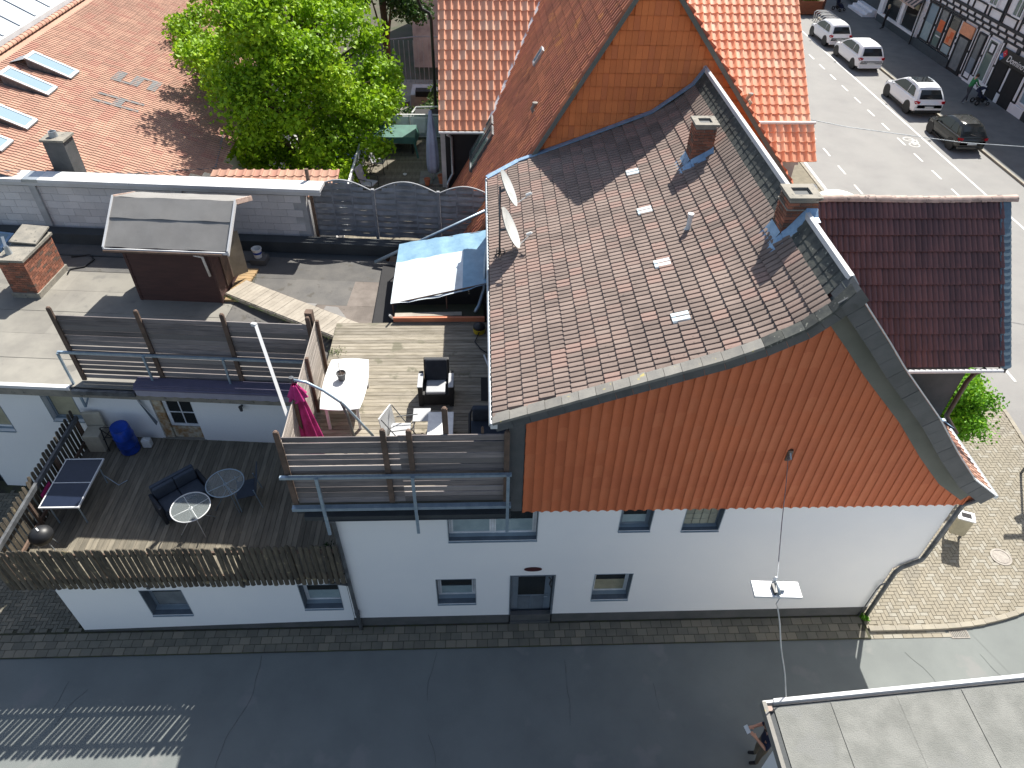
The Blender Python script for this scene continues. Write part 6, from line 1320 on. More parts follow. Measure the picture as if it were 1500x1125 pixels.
B().prism([(15.15, 4.46, 2.15), (15.4, 4.46, 1.95), (15.65, 4.46, 2.15), (15.55, 4.46, 2.4), (15.25, 4.46, 2.4)], (0, .02, 0)).build('shield', 'zinc', SP); B().box(14.85, 4.46, 2.85, 15.4, 4.48, 3.05).build('name_plate', 'zinc', SP)
WPs = thing('white_market_parasol', 'bright white rounded canopy peeping over the ridge of the dark cross wing', 'canopy', (14, 17.3, 0))
B().lathe((14.0, 17.2, 2.15), [(1.05, 0), (1.0, .12), (.75, .30), (.4, .40), (0, .43)], 24).build('canopy', 'white_plastic', WPs, smooth=True); B().cyl((14, 17.2, .05), (14, 17.2, 2.3), .03, n=8).build('pole', 'white_metal', WPs)
RS = thing('red_white_road_sign', 'small red and white round road sign beside the nearer chimney top', 'sign', (13.2, 18.6, 0))
q = B(); c = Vector((13.25, 18.3, 2.25)); q.cyl(c, c + Vector((0, -.02, .01)), .26, n=20); q.build('plate', 'white_metal', RS); B().cyl(c + Vector((0, -.022, .01)), c + Vector((0, -.03, .015)), .2, n=20).build('red_disc', 'red_paint', RS); B().cyl((13.25, 18.35, .05), (13.25, 18.35, 2.3), .03, n=8).build('pole', 'zinc', RS)
PLt = thing('wooden_planter', 'large red-brown wooden street planter with green shrubs behind the first white car', 'planter', (26, 54, 0))
pc = [(25.3, 53.3), (27.0, 53.3), (27.6, 54.2), (27.0, 55.2), (25.3, 55.2), (24.7, 54.2)]
for (a, c) in zip(pc, pc[1:] + pc[:1]):
    for k in range(5): B().beam((*a, .18 + k*.2), (*c, .18 + k*.2), .05, .19).build('board', 'planter_wood', PLt)
B().prism([(x, y, .1) for x, y in pc], (0,0,.85)).build('soil', 'soil', PLt)
q = B()
for _ in range(3500):
    p = Vector((random.uniform(24.9, 26.8), random.uniform(53.5, 55), .95 + abs(random.gauss(0, .35)))); q.add([p, p + Vector(np.random.normal(0, .09, 3)), p + Vector(np.random.normal(0, .09, 3))], [(0,1,2)], rn=random.random())
q.build('shrub', 'leaf_round', PLt)
BRk = thing('bicycle_rack', 'white hooped bicycle rack between the planter and the first white car', 'bicycle rack', (26.8, 51, 0))
for i in range(6): y = 50.1 + i*.42; B().tube([(26.0 + i*.02, y, .02), (26.05, y, .55), (26.2, y, .65), (27.2, y, .65), (27.4, y, .5), (27.4, y, .1)], .035, 6).build('hoop', 'white_metal', BRk, smooth=True)
LPo = thing('black_street_pole', 'slim black pole standing at the corner of the half-timbered shop', 'pole', (30.9, 45.7, 0)); B().cyl((30.9, 45.65, .1), (30.9, 45.65, 3.6), .05, n=8).build('pole', 'black_paint', LPo)

# ================================================================== cars
def car(name, label, paint, L_, W_, H_, wheel='rim', hatch=.30, roof_panel=False, lights='up', cladding=False, wr=.32, rake=.40):
    t = bpy.data.objects.new(name, None); COL.objects.link(t); OFF[t.name] = Vector(); t['label'] = label; t['category'] = 'car'; t['group'] = 'cars parked along the main street kerb'
    hl, hw = L_/2, W_/2
    st = [(-.5,.80,.42,.40),(-.492,.90,.52,.26),(-.465,.965,.60,.22),(-.40,.99,.625,.19),(-.2,1,.615,.17),(0,1,.605,.17),(.18,1,.60,.17),(.28,.985,.575,.18),(.38,.96,.53,.19),(.455,.90,.47,.22),(.488,.80,.41,.27),(.5,.66,.36,.33)]
    rings = []
    for y, w_, zt, zb in st:
        w2 = hw*w_; zt2 = H_*zt; zb2 = H_*zb*.9; sec = [(.0, zb2), (.7, zb2), (.95, zb2+.05), (1.0, zb2+.16), (1.0, (zb2+zt2)*.5), (.985, zt2-.12), (.95, zt2-.04), (.86, zt2), (.5, zt2+.018), (0, zt2+.025)]
        rings.append([(w2*a, y*L_, z) for a, z in sec] + [(-w2*a, y*L_, z) for a, z in sec[-2:0:-1]])
    body = B().loft(rings).build('body', paint, t, smooth='auto')
    # greenhouse
    y_rb, y_rt, y_ft, y_fb = -.478, -.478 + hatch*.36, .02, .02 + rake*.72
    def gh(yf):  # roof height fraction, half width belt, half width roof
        if yf < y_rt: k = (yf - y_rb)/(y_rt - y_rb); z = .60 + (.955-.60)*k**.8
        elif yf < y_ft: k = (yf - y_rt)/(y_ft - y_rt); z = .955 + .045*math.sin(math.pi*min(1, k*.75 + .12))
        else: k = (yf - y_ft)/(y_fb - y_ft); z = .985 - (.985-.59)*k**1.15
        return z
    ys = np.concatenate([np.linspace(y_rb, y_rt, 7), np.linspace(y_rt, y_ft, 7)[1:], np.linspace(y_ft, y_fb, 9)[1:]])
    def hwz(z): k = min(max((z - .60)/.36, 0), 1); return hw*(.90 - .17*k - .05*k*k)
    rings = []
    for yf in ys:
        z = gh(yf); s = [(hwz(.57), .57*H_), (hwz(.60 + (z-.60)*.5), H_*(.60 + (z-.6)*.5)), (hwz(z-.03), H_*(z-.03)), (hwz(z)*.93, H_*(z-.006)), (hwz(z)*.5, H_*z), (0, H_*(z+.004))]
        rings.append([(a, yf*L_, b_) for a, b_ in s] + [(-a, yf*L_, b_) for a, b_ in s[-2::-1]])
    B().loft(rings).build('cabin', paint, t, smooth='auto')
    def sidept(sg, yf, zf): return (sg*(hwz(zf) + .012), yf*L_, zf*H_)
    for sg in (-1, 1):
        for poly in ([(-.36,.64),(-.17,.635),(-.17,.90),(-.24,.905),(-.30,.86)], [(-.155,.635),(.235,.625),(.13,.80),(.035,.905),(-.155,.91)]):
            q = B(); P = [sidept(sg, y, z) for y, z in poly]; q.prism(P, (-sg*.012, 0, 0)); q.build('side_window', 'glass_dark', body)
    # rear and front screens
    zt, zb = .90, .64
    def yrear(z): return y_rb + (y_rt - y_rb)*((z - .60)/(.955-.60))**1.25
    q = B(); P = []
    for z in (zb, (zb+zt)/2, zt):
        w_ = hwz(z)*.86; P += [(-w_, yrear(z)*L_-.018, z*H_), (0, yrear(z)*L_-.022, z*H_+.004), (w_, yrear(z)*L_-.018, z*H_)]
    q.add(P, [(0,1,4,3),(1,2,5,4),(3,4,7,6),(4,5,8,7)]); q.build('rear_window', 'glass_dark', body)
    def yfr(z): return y_ft + (y_fb - y_ft)*((.985 - z)/(.985-.59))**(1/1.15)
    q = B(); P = []
    for z in (.635, .78, .94):
        w_ = hwz(z)*.88; P += [(-w_, yfr(z)*L_+.012, z*H_+.01), (0, yfr(z)*L_+.015, z*H_+.012), (w_, yfr(z)*L_+.012, z*H_+.01)]
    q.add(P, [(0,1,4,3),(1,2,5,4),(3,4,7,6),(4,5,8,7)]); q.build('windscreen', 'glass_dark', body)
    if roof_panel:
        q = B(); q.add([(-hw*.56, -.2*L_, H_*1.008), (hw*.56, -.2*L_, H_*1.008), (hw*.56, .0*L_, H_*1.006), (-hw*.56, .0*L_, H_*1.006)], [(0,1,2,3)]); q.build('glass_roof', 'glass_dark', body)
        for sg in (-1, 1): B().tube([(sg*hw*.68, -.30*L_, H_*.965), (sg*hw*.68, -.1*L_, H_*1.0), (sg*hw*.68, .02*L_, H_*.985)], .018, 6).build('roof_rail', 'zinc', body)
    # lights, plate, bumper trim
    for sg in (-1, 1):
        z0 = .47 if lights == 'low' else .50; x0 = hw*.90
        q = B(); q.add([(sg*hw*.965, -.450*L_, H_*(z0+.05)), (sg*hw*.93, -.488*L_, H_*(z0+.105)), (sg*hw*.66, -.497*L_, H_*(z0+.08)), (sg*hw*.72, -.5*L_-.004, H_*(z0+.0)), (sg*hw*.945, -.487*L_, H_*(z0-.01))], [(0,1,2,3,4)] if sg > 0 else [(4,3,2,1,0)])
        q.v = [(a*1.02, b_-.012, c_) for a, b_, c_ in q.v]; q.build('tail_light', 'tail_red', body)
        q = B(); q.add([(sg*hw*.60, .489*L_, H_*.42), (sg*hw*.86, .462*L_, H_*.44), (sg*hw*.93, .41*L_, H_*.49), (sg*hw*.70, .44*L_, H_*.50)], [(0,1,2,3)] if sg < 0 else [(3,2,1,0)]); q.v = [(a*1.01, b_+.01, c_+.012) for a, b_, c_ in q.v]; q.build('headlight', 'lamp_clear', body)
        q = B(); q.obox((sg*(hw+.07), .17*L_, H_*.62), (.07,0,0), (0,.05,0), (0,0,.06)); q.build('mirror', paint, body, bevel=.02)
    B().box(-.26, -.5*L_-.022, H_*.345, .26, -.5*L_-.006, H_*.415).build('number_plate', 'plate', body)
    bm = 'trim_black' if cladding else paint
    B().box(-hw*.86, -.5*L_-.012, H_*.17, hw*.86, -.46*L_, H_*.27).build('bumper', bm, body, bevel=.02)
    for sg in (-1, 1): B().box(sg*hw*.985 - .01, -.28*L_, H_*.12, sg*hw*.985 + .015, .28*L_, H_*(.20 if cladding else .155)).build('sill', 'trim_black', body)
    wb = .315*L_
    for sx in (-1, 1):
        for sy in (-1, 1):
            cx, cy = sx*(hw - .105), sy*wb - (.01 if sy > 0 else 0)
            a = B(); a.cyl((sx*(hw*.985 - .06), cy, wr+.01), (sx*(hw+.006), cy, wr+.01), wr+.055, n=24); a.build('wheel_arch', 'trim_black', body)
            wh = B(); wh.lathe((0,0,0), [(wr*.62, -.1), (wr*.93, -.1), (wr, -.07), (wr, .07), (wr*.93, .1), (wr*.62, .1)], 24); wh.v = [(cx + z, cy + x, wr + y) for x, y, z in wh.v]
            o = wh.build('wheel', 'rubber', t, smooth='auto')
            r_ = B(); xo = sx*.09
            r_.cyl((cx + sx*.05, cy, wr), (cx + sx*.092, cy, wr), wr*.63, n=20)
            r_.build('rim', 'black_matte', o)
            r2 = B()
            for k in range(5):
                an = 2*math.pi*k/5; r2.beam((cx + sx*.10, cy + .02*math.cos(an), wr + .02*math.sin(an)), (cx + sx*.10, cy + wr*.6*math.cos(an), wr + wr*.6*math.sin(an)), .085, .02, up=(1,0,0))
            N = 20; R1, R2 = wr*.55, wr*.65
            vs = [(cx + sx*.10, cy + rr*math.cos(2*math.pi*k/N), wr + rr*math.sin(2*math.pi*k/N)) for rr in (R1, R2) for k in range(N)]; r2.add(vs, [(k, (k+1)%N, N+(k+1)%N, N+k) for k in range(N)]); r2.build('spokes', wheel, o)
    B().beam((.1, yrear(.66)*L_-.03, .655*H_), (-.22, yrear(.70)*L_-.03, .70*H_), .02, .015).build('rear_wiper', 'trim_black', body)
    return t
def put(o, x, y, rz): o.location = (x, y, 0.0); o.rotation_euler = (0, 0, rz)
put(car('parked_car', 'small white hatchback, farthest of the parked cars beside the wooden planter', 'car_white', 3.75, 1.70, 1.50, hatch=.24), 25.2, 46.7, R(2))
put(car('parked_car', 'white compact van-like car, second from the planter', 'car_white', 4.35, 1.80, 1.58, hatch=.22), 25.35, 41.9, R(1))
put(car('parked_car', 'white off-road style car with black glass roof and black wheels', 'car_white', 4.32, 1.84, 1.62, hatch=.30, roof_panel=True, cladding=True, wheel='rim_dark', wr=.345), 25.6, 34.1, R(0))
put(car('parked_car', 'small black hatchback, nearest of the parked cars', 'car_dark', 3.55, 1.66, 1.44, hatch=.42, wheel='rim', wr=.29), 25.6, 28.75, R(0))

# ================================================================== half-timbered building along the street (facade faces -x)
HT = thing('half_timbered_building', 'long black and white half-timbered shop building in shade across the main street', 'building', (31.1, 38, 0))
XF = 31.1
B().box(XF+.06, 20, 0, 40, 45.35, 9.0).build('infill_wall', 'panel_white', HT)
B().prism([(XF-.5, 20, 9.0), (XF-.5, 20, 9.1), (36, 20, 14), (41, 20, 9.1), (41, 20, 9.0)], (0, 40, 0)).build('roof', 'tile_dark', HT)
def post(y, z0, z1, w_=.16, m='timber_black'): B().box(XF-.03, y-w_/2, z0, XF+.1, y+w_/2, z1).build('timber_post', m, HT)
def beamh(z, y0, y1, h=.14, m='timber_black'): B().box(XF-.035, y0, z-h/2, XF+.1, y1, z+h/2).build('timber_beam', m, HT)
for z, h in ((3.24, .09), (3.52, .09), (3.85, .16), (6.2, .2), (6.6, .2), (8.4, .2)): beamh(z, 20, 45.35, h)
for i in range(27):
    y = 21.1 + i*.92; post(y, 3.285, 3.475, .09); post(y + .3, 3.565, 3.77, .10)
ups = [45.2, 44.3, 43.9, 42.6, 42.2, 40.95, 40.3, 38.85, 38.45, 37.1, 36.9, 35.5, 35.1, 33.7, 33.3, 31.8, 31.4, 30, 28.5, 27, 25.5, 24]
for y in ups: post(y, 3.93, 6.1, .085)
for a_, c_ in zip(ups, ups[1:]):
    if a_ - c_ > .8: B().box(XF-.034, c_, 4.40, XF+.09, a_, 4.48).build('timber_beam', 'timber_black', HT)
for y in ups[::2]: post(y, 6.7, 8.3, .13)
def sfwin(y0, y1, z0, z1, m='glass_dark', fr='panel_white', name='window', parent=None, fw=.09, cross=0, d=.0):
    q = B(); x0 = XF - .06 + d
    for a in ((y0, z0, y1, z0+fw), (y0, z1-fw, y1, z1), (y0, z0+fw, y0+fw, z1-fw), (y1-fw, z0+fw, y1, z1-fw)): q.box(x0, a[0], a[1], x0+.14, a[2], a[3])
    if cross: q.box(x0+.01, (y0+y1)/2-.025, z0+fw, x0+.08, (y0+y1)/2+.025, z1-fw); q.box(x0+.012, y0+fw, z0+(z1-z0)*.6, x0+.078, y1-fw, z0+(z1-z0)*.6+.05)
    o = q.build(name, fr, parent or HT); B().box(x0+.05, y0+fw, z0+fw, x0+.07, y1-fw, z1-fw).build('pane', m, o); return o
for y0, y1 in ((45.0, 45.2),): pass
for y in (35.3, 37.9, 33.0, 40.6, 43.3, 30.6): sfwin(y, y+.95, 4.5, 6.05, 'glass_green', cross=1)
for y in (24, 27, 30, 33, 36, 39, 42): sfwin(y, y+.9, 6.8, 8.2, 'glass_dark', cross=1)
# ground floor
B().box(XF-.10, 40.4, 0.1, XF+.1, 45.35, .66).build('plinth', 'plinth_blue', HT)
B().box(XF-.04, 20, .1, XF+.1, 38.3, .62).build('plinth', 'panel_white', HT)
for y in (45.25, 43.55, 42.15, 40.62): post(y, .66, 3.2, .16); B().box(XF-.045, y-.035, .9, XF-.031, y+.035, 1.9).build('white_inset', 'panel_white', HT); B().box(XF-.045, y-.035, 2.05, XF-.031, y+.035, 3.05).build('white_inset', 'panel_white', HT)
wA = sfwin(43.75, 45.05, .72, 3.15, 'glass_sky', 'timber_black'); B().box(XF-.02, 43.85, .82, XF-.012, 44.95, 1.9).build('frosted_film', 'reflection_film', wA)
wB = sfwin(42.35, 43.4, .72, 3.15, 'window_grey', 'timber_black'); B().box(XF-.02, 42.5, 1.75, XF-.012, 43.2, 2.45).build('poster', 'poster_orange', wB); B().box(XF-.018, 42.45, .85, XF-.010, 43.3, 1.6).build('frosted_film', 'glass_green', wB); B().box(XF-.024, 42.5, 1.42, XF-.019, 43.1, 1.5).build('white_lettering_bar', 'poster_white', wB)
wC = sfwin(40.75, 42.0, .72, 3.15, 'glass_dark', 'timber_black'); B().box(XF-.02, 40.95, 1.35, XF-.012, 41.85, 2.3).build('poster', 'poster_peach', wC); B().box(XF-.03, 41.05, 1.75, XF-.021, 41.45, 2.15).build('orange_disc', 'poster_orange', wC); B().box(XF-.03, 41.35, 1.45, XF-.021, 41.7, 1.8).build('orange_disc', 'poster_orange', wC); B().box(XF-.018, 40.9, .8, XF-.010, 41.9, 1.3).build('frosted_film', 'reflection_film', wC)
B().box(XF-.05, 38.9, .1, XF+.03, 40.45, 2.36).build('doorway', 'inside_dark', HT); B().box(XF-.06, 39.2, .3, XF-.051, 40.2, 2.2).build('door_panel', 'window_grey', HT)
B().box(XF-.12, 38.95, 2.37, XF-.03, 40.42, 3.05).build('orange_sign_board', 'poster_peach', HT)
for y in (40.52, 38.8): post(y, .3, 3.2, .14); B().box(XF-.045, y-.035, .5, XF-.031, y+.035, 1.6).build('white_inset', 'panel_white', HT); B().box(XF-.045, y-.035, 1.75, XF-.031, y+.035, 3.05).build('white_inset', 'panel_white', HT)
wD = sfwin(37.6, 38.45, .25, 3.0, 'window_grey', 'timber_black'); B().box(XF-.02, 37.7, .35, XF-.012, 38.35, 1.5).build('frosted_film', 'frame_grey', wD)
post(37.35, .62, 3.2, .2); B().box(XF-.045, 37.3, .7, XF-.031, 37.4, 1.8).build('white_inset', 'panel_white', HT); B().box(XF-.045, 37.3, 1.95, XF-.031, 37.4, 3.1).build('white_inset', 'panel_white', HT)
wE = sfwin(36.1, 37.15, .58, 3.02, 'glass_green', 'panel_white'); B().box(XF-.03, 36.3, 2.2, XF-.012, 36.95, 2.85).build('square_frame', 'timber_black', wE); B().box(XF-.036, 36.42, 2.3, XF-.031, 36.83, 2.75).build('square_panel', 'panel_white', wE)
post(35.75, .3, 3.2, .3); B().box(XF-.045, 35.68, .5, XF-.031, 35.82, 1.7).build('white_inset', 'panel_white', HT); B().box(XF-.045, 35.68, 1.85, XF-.031, 35.82, 3.1).build('white_inset', 'panel_white', HT)
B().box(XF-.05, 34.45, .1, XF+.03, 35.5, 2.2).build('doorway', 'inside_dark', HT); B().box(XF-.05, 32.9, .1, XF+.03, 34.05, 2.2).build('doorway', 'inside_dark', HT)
post(34.25, .6, 3.2, .3); B().box(XF-.045, 34.18, .75, XF-.031, 34.32, 2.1).build('white_inset', 'panel_white', HT); B().box(XF-.07, 34.1, .1, XF+.02, 34.4, .62).build('base_stone', 'panel_white', HT)
post(32.7, .3, 3.2, .3); B().box(XF-.045, 32.6, .75, XF-.031, 32.8, 2.1).build('white_inset', 'panel_white', HT)
sfwin(30.6, 32.3, .8, 3.0, 'glass_sky', 'panel_white'); B().box(XF-.05, 31.0, .1, XF-.02, 31.5, .6).build('cellar_hatch', 'timber_black', HT)
for y in (30.2, 28.5, 26.5): post(y, .6, 3.2, .2)
sfwin(26.8, 28.2, .8, 3.0, 'glass_dark', 'panel_white')
# shop sign with lettering and emblem
SG = thing('shop_sign', 'long black shop sign with white script and tilted blue and red tiles', 'sign', (XF-.1, 33.9, 2.5))
B().box(XF-.14, 31.9, 2.22, XF-.05, 35.55, 2.95).build('sign_board', 'sign_black', SG)
def text(s, size, M_, m, parent, name, depth=.01):
    cu = bpy.data.curves.new('t', 'FONT'); cu.body = s; cu.size = size; cu.extrude = depth; cu.shear = .3 if s[0] == 'D' else 0
    o = bpy.data.objects.new('t', cu); COL.objects.link(o); dg = bpy.context.evaluated_depsgraph_get(); me = bpy.data.meshes.new_from_object(o.evaluated_get(dg)); bpy.data.objects.remove(o)
    me.materials.clear(); me.materials.append(MATS[m]); return inst(name, me, M_, parent)
TM = basis((XF-.155, 34.75, 2.38), (0,-1,0), (0,0,1), (-1,0,0))
text("Domino's", .52, TM, 'sign_white', SG, 'lettering')
for (cy, cz, m_) in ((35.30, 2.47, 'sign_blue'), (35.08, 2.70, 'sign_red')):
    q = B(); q.obox((XF-.15, cy, cz), (.01,0,0), (0, .115, .115), (0, .115*-1, .115)); q.build('emblem_tile', m_, SG)
    for k in ((0,0),) if m_ == 'sign_red' else ((-.06,0),(.06,0)): B().cyl((XF-.162, cy + k[0], cz), (XF-.166, cy + k[0], cz), .03, n=12).build('emblem_dot', 'sign_white', SG)
B().cyl((XF-.15, 32.3, 2.45), (XF-.20, 32.3, 2.45), .22, n=20).build('red_disc', 'sign_red', SG)
# white-framed shop next to it
WS = thing('white_shop', 'white-framed shop front with dark blue plinth next to the half-timbered building', 'building', (31.1, 49, 0))
B().box(XF+.05, 45.36, 0, 40, 52.3, 9).build('wall', 'panel_white', WS); B().box(XF-.08, 45.4, .1, XF+.1, 52.0, .58).build('plinth', 'plinth_blue', WS); B().box(XF-.10, 45.7, .59, XF+.1, 51.95, .78).build('window_ledge', 'panel_white', WS)
for y0, y1 in ((46.0, 48.1), (48.7, 51.2)):
    q = B(); q.box(XF-.02, y0, .79, XF+.045, y1, 2.9); q.build('window_frame', 'plinth_blue', WS); B().box(XF-.04, y0+.12, .85, XF-.021, y1-.12, 2.8).build('pane', 'glass_dark', WS)
    for yy in (y0+.10, y1-.14): B().box(XF-.05, yy, .85, XF-.015, yy+.05, 2.8).build('glazing_bar', 'panel_white', WS)
for y in (45.75, 48.4, 51.6): B().box(XF-.09, y-.22, .79, XF+.06, y+.22, 3.0).build('pilaster', 'panel_white', WS)
B().box(XF-.055, 46.3, 2.2, XF-.041, 47.9, 2.6).build('painted_glow', 'blind_beige', WS)  # unlit beige panel painted for the glow inside the shop
AWN = thing('striped_shop_awning', 'short awning with pale frame over the white shop window', 'awning', (30.7, 47, 2.5))
q = B(); N = 11
for i in range(N):
    y0 = 45.7 + i*.24; q.cm = i % 2; q.add([(XF-.1, y0, 3.1), (XF-.1, y0+.24, 3.1), (XF-.75, y0+.24, 2.55), (XF-.75, y0, 2.55)], [(0,1,2,3)])
q.build('canvas', ['timber_black', 'ridge_clay'], AWN); B().box(XF-.79, 45.65, 2.46, XF-.74, 48.4, 2.56).build('front_bar', 'ridge_clay', AWN)
FS2 = thing('far_white_building', 'next building along the street with pale entrance steps at the top edge', 'building', (31.5, 58, 0))
B().box(XF+.2, 52.5, 0, 40, 80, 9).build('wall', 'plinth_blue', FS2)
for i in range(3): B().box(XF-.9 + i*.35, 52.6, .1 + i*.17, XF+.3, 55.6, .27 + i*.17).build('step', 'panel_white', FS2)
B().box(XF-.3, 55.8, .6, XF+.3, 62, .9).build('ledge', 'panel_white', FS2)

# ================================================================== people
def person(label, joints, edges, loc, rz, regions, cat='person'):
    """joints name: (x,y,z,r); one skinned body. regions: list of (material, joint names) decides clothing by nearest bone"""
    t = bpy.data.objects.new('person', None); COL.objects.link(t); OFF[t.name] = Vector(); t['label'] = label; t['category'] = cat
    names = list(joints); me = bpy.data.meshes.new('body'); me.from_pydata([joints[n][:3] for n in names], [(names.index(a), names.index(b_)) for a, b_ in edges], [])
    o = bpy.data.objects.new('tmp', me); COL.objects.link(o); o.modifiers.new('s', 'SKIN'); sl = me.skin_vertices[0].data
    for i, n in enumerate(names): r = joints[n][3]; r = r if isinstance(r, tuple) else (r, r); sl[i].radius = r; sl[i].use_root = (n == 'pelvis')
    ms = o.modifiers.new('u', 'SUBSURF'); ms.levels = 2; ms.render_levels = 2
    dg = bpy.context.evaluated_depsgraph_get(); m2 = bpy.data.meshes.new_from_object(o.evaluated_get(dg)); bpy.data.objects.remove(o)
    mats = []; bone = {}
    m2.materials.clear()
    for i, (m_, bs) in enumerate(regions):
        m2.materials.append(MATS[m_])
        for b_ in bs: bone[b_] = i
    segs = [(Vector(joints[a][:3]), Vector(joints[b_][:3]), bone.get((a, b_), 0)) for a, b_ in edges]
    for p in m2.polygons:
        c = p.center; best = 9e9
        for a, b_, i in segs:
            d = b_ - a; tt = max(0, min(1, (c-a).dot(d)/max(d.length_squared, 1e-9))); dist = (c - (a + d*tt)).length
            if dist < best: best = dist; p.material_index = i
        p.use_smooth = True
    ob = bpy.data.objects.new('body', m2); COL.objects.link(ob); ob.parent = t
    t.location = loc; t.rotation_euler = (0, 0, rz); return t
def stand(lean=0, step=0, handL=(-.28, .10, .95), handR=(.28, .10, .95), elL=None, elR=None, head=(0, .02, 1.62)):
    J = dict(pelvis=(0,0,.95,(.15,.11)), waist=(0,lean*.3,1.12,(.13,.10)), chest=(0,lean*.8,1.34,(.165,.12)), neck=(0,lean*1.0,1.48,.055), head=(head[0], head[1]+lean, head[2],(.078,.095)), crown=(head[0], head[1]+lean, head[2]+.09,.06),
        hipL=(-.09,0,.88,.095), kneeL=(-.10,.03+step*.5,.50,.062), ankL=(-.10,step,.09,.042), toeL=(-.11,step+.15,.04,.035), hipR=(.09,0,.88,.095), kneeR=(.10,.03-step*.3,.50,.062), ankR=(.10,-step,.09,.042), toeR=(.11,-step+.15,.04,.035),
        shL=(-.17,lean*.95,1.41,.06), shR=(.17,lean*.95,1.41,.06))
    J['elL'] = (*(elL or (-.27, lean*.6, 1.16)), .042); J['elR'] = (*(elR or (.27, lean*.6, 1.16)), .042)
    J['wrL'] = (*handL, .03); J['wrR'] = (*handR, .03)
    for s_, h in (('L', handL), ('R', handR)):
        e = Vector(J['el' + s_][:3]); d = (Vector(h) - e).normalized(); J['pa' + s_] = (*(Vector(h) + d*.07), (.036, .022))
        sd = d.cross(Vector((0,0,1))).normalized()
        for k in range(4): J['f%d%s' % (k, s_)] = (*(Vector(h) + d*(.155 - .012*abs(k-1.3)) + sd*(k-1.5)*.021 - Vector((0,0,.02))), .009)
        J['th' + s_] = (*(Vector(h) + d*.06 + sd*.055*(1 if s_ == 'L' else -1)), .010)
    E = [('pelvis','waist'),('waist','chest'),('chest','neck'),('neck','head'),('head','crown'),('pelvis','hipL'),('hipL','kneeL'),('kneeL','ankL'),('ankL','toeL'),('pelvis','hipR'),('hipR','kneeR'),('kneeR','ankR'),('ankR','toeR'),('chest','shL'),('shL','elL'),('elL','wrL'),('chest','shR'),('shR','elR'),('elR','wrR'),('wrL','paL'),('wrR','paR')]
    for s_ in 'LR': E += [('pa'+s_, 'f%d%s' % (k, s_)) for k in range(4)] + [('wr'+s_, 'th'+s_)]
    return J, E
def regions(top, legs, shoes, E, bare=False):
    T = [e for e in E if e[0] in ('chest',) or e in (('pelvis','waist'),('waist','chest'),('shL','elL'),('shR','elR'))] + ([] if bare else [('elL','wrL'),('elR','wrR')])
    Lg = [('pelvis','hipL'),('pelvis','hipR'),('hipL','kneeL'),('hipR','kneeR'),('kneeL','ankL'),('kneeR','ankR')]; Sh = [('ankL','toeL'),('ankR','toeR')]
    T = [e for e in T if e != ('chest','neck')]
    Sk = [e for e in E if e not in T + Lg + Sh]
    return [('skin', Sk), (top, T), (legs, Lg), (shoes, Sh)]
def hair(t, c, m, long_=False):
    q = B(); q.lathe(c, [(.0, .125), (.06, .112), (.092, .06), (.10, 0), (.09, -.05 if not long_ else -.12)], 16); q.v = [(x, y - .012, z) for x, y, z in q.v]
    q.f = [f for f in q.f if not (sum(q.v[i][1] for i in f)/len(f) > c[1] + .045 and sum(q.v[i][2] for i in f)/len(f) < c[2] + .05)]; q.m = q.m[:len(q.f)]; q.r = q.r[:len(q.f)]; q.build('hair', m, t, smooth=True)
J, E = stand(handL=(-.10, .30, 1.28), handR=(.12, .32, 1.26), elL=(-.26, .08, 1.14), elR=(.26, .08, 1.14), lean=.04, head=(0, .10, 1.60))
p1 = person('person in navy shirt standing below the felt roof corner, holding a phone with both hands', J, E, (5.07, -3.30, .0), R(80), regions('cloth_navy', 'cloth_khaki', 'cloth_black', E, bare=True)); hair(p1, (0, .14, 1.60), 'hair_brown')
ph = thing('phone', 'pale phone held by the person below the felt roof corner', 'phone', (4.68, -3.3, 1.3)); c = Matrix.Rotation(R(78), 4, 'Z') @ Vector((.01, .46, 1.31)) + Vector((5.07, -3.30, 0)); B().obox(c, (-.016, .078, .0), (.03, .005, .035), (.003, 0, -.004)).build('screen', 'lamp_clear', ph)
J, E = stand(lean=.14, step=.24, handL=(-.16, .52, 1.02), handR=(.20, .52, 1.02), elL=(-.24, .26, 1.16), elR=(.26, .26, 1.16), head=(0, .06, 1.60))
p2 = person('person in green jacket leaning forward and pushing a stroller past the shop doors', J, E, (29.05, 34.15, .1), R(-80), regions('cloth_green', 'cloth_jeans', 'grey_fabric', E)); hair(p2, (0, .2, 1.60), 'hair_brown')
J, E = stand(step=.07, handL=(-.22, .22, 1.12), handR=(.26, .05, .86), head=(0, .04, 1.62))
p3 = person('person dressed in black standing by the white shop window', J, E, (30.5, 49.4, .1), R(70), regions('cloth_black', 'cloth_black', 'cloth_black', E)); hair(p3, (0, .04, 1.62), 'hair_light', True)
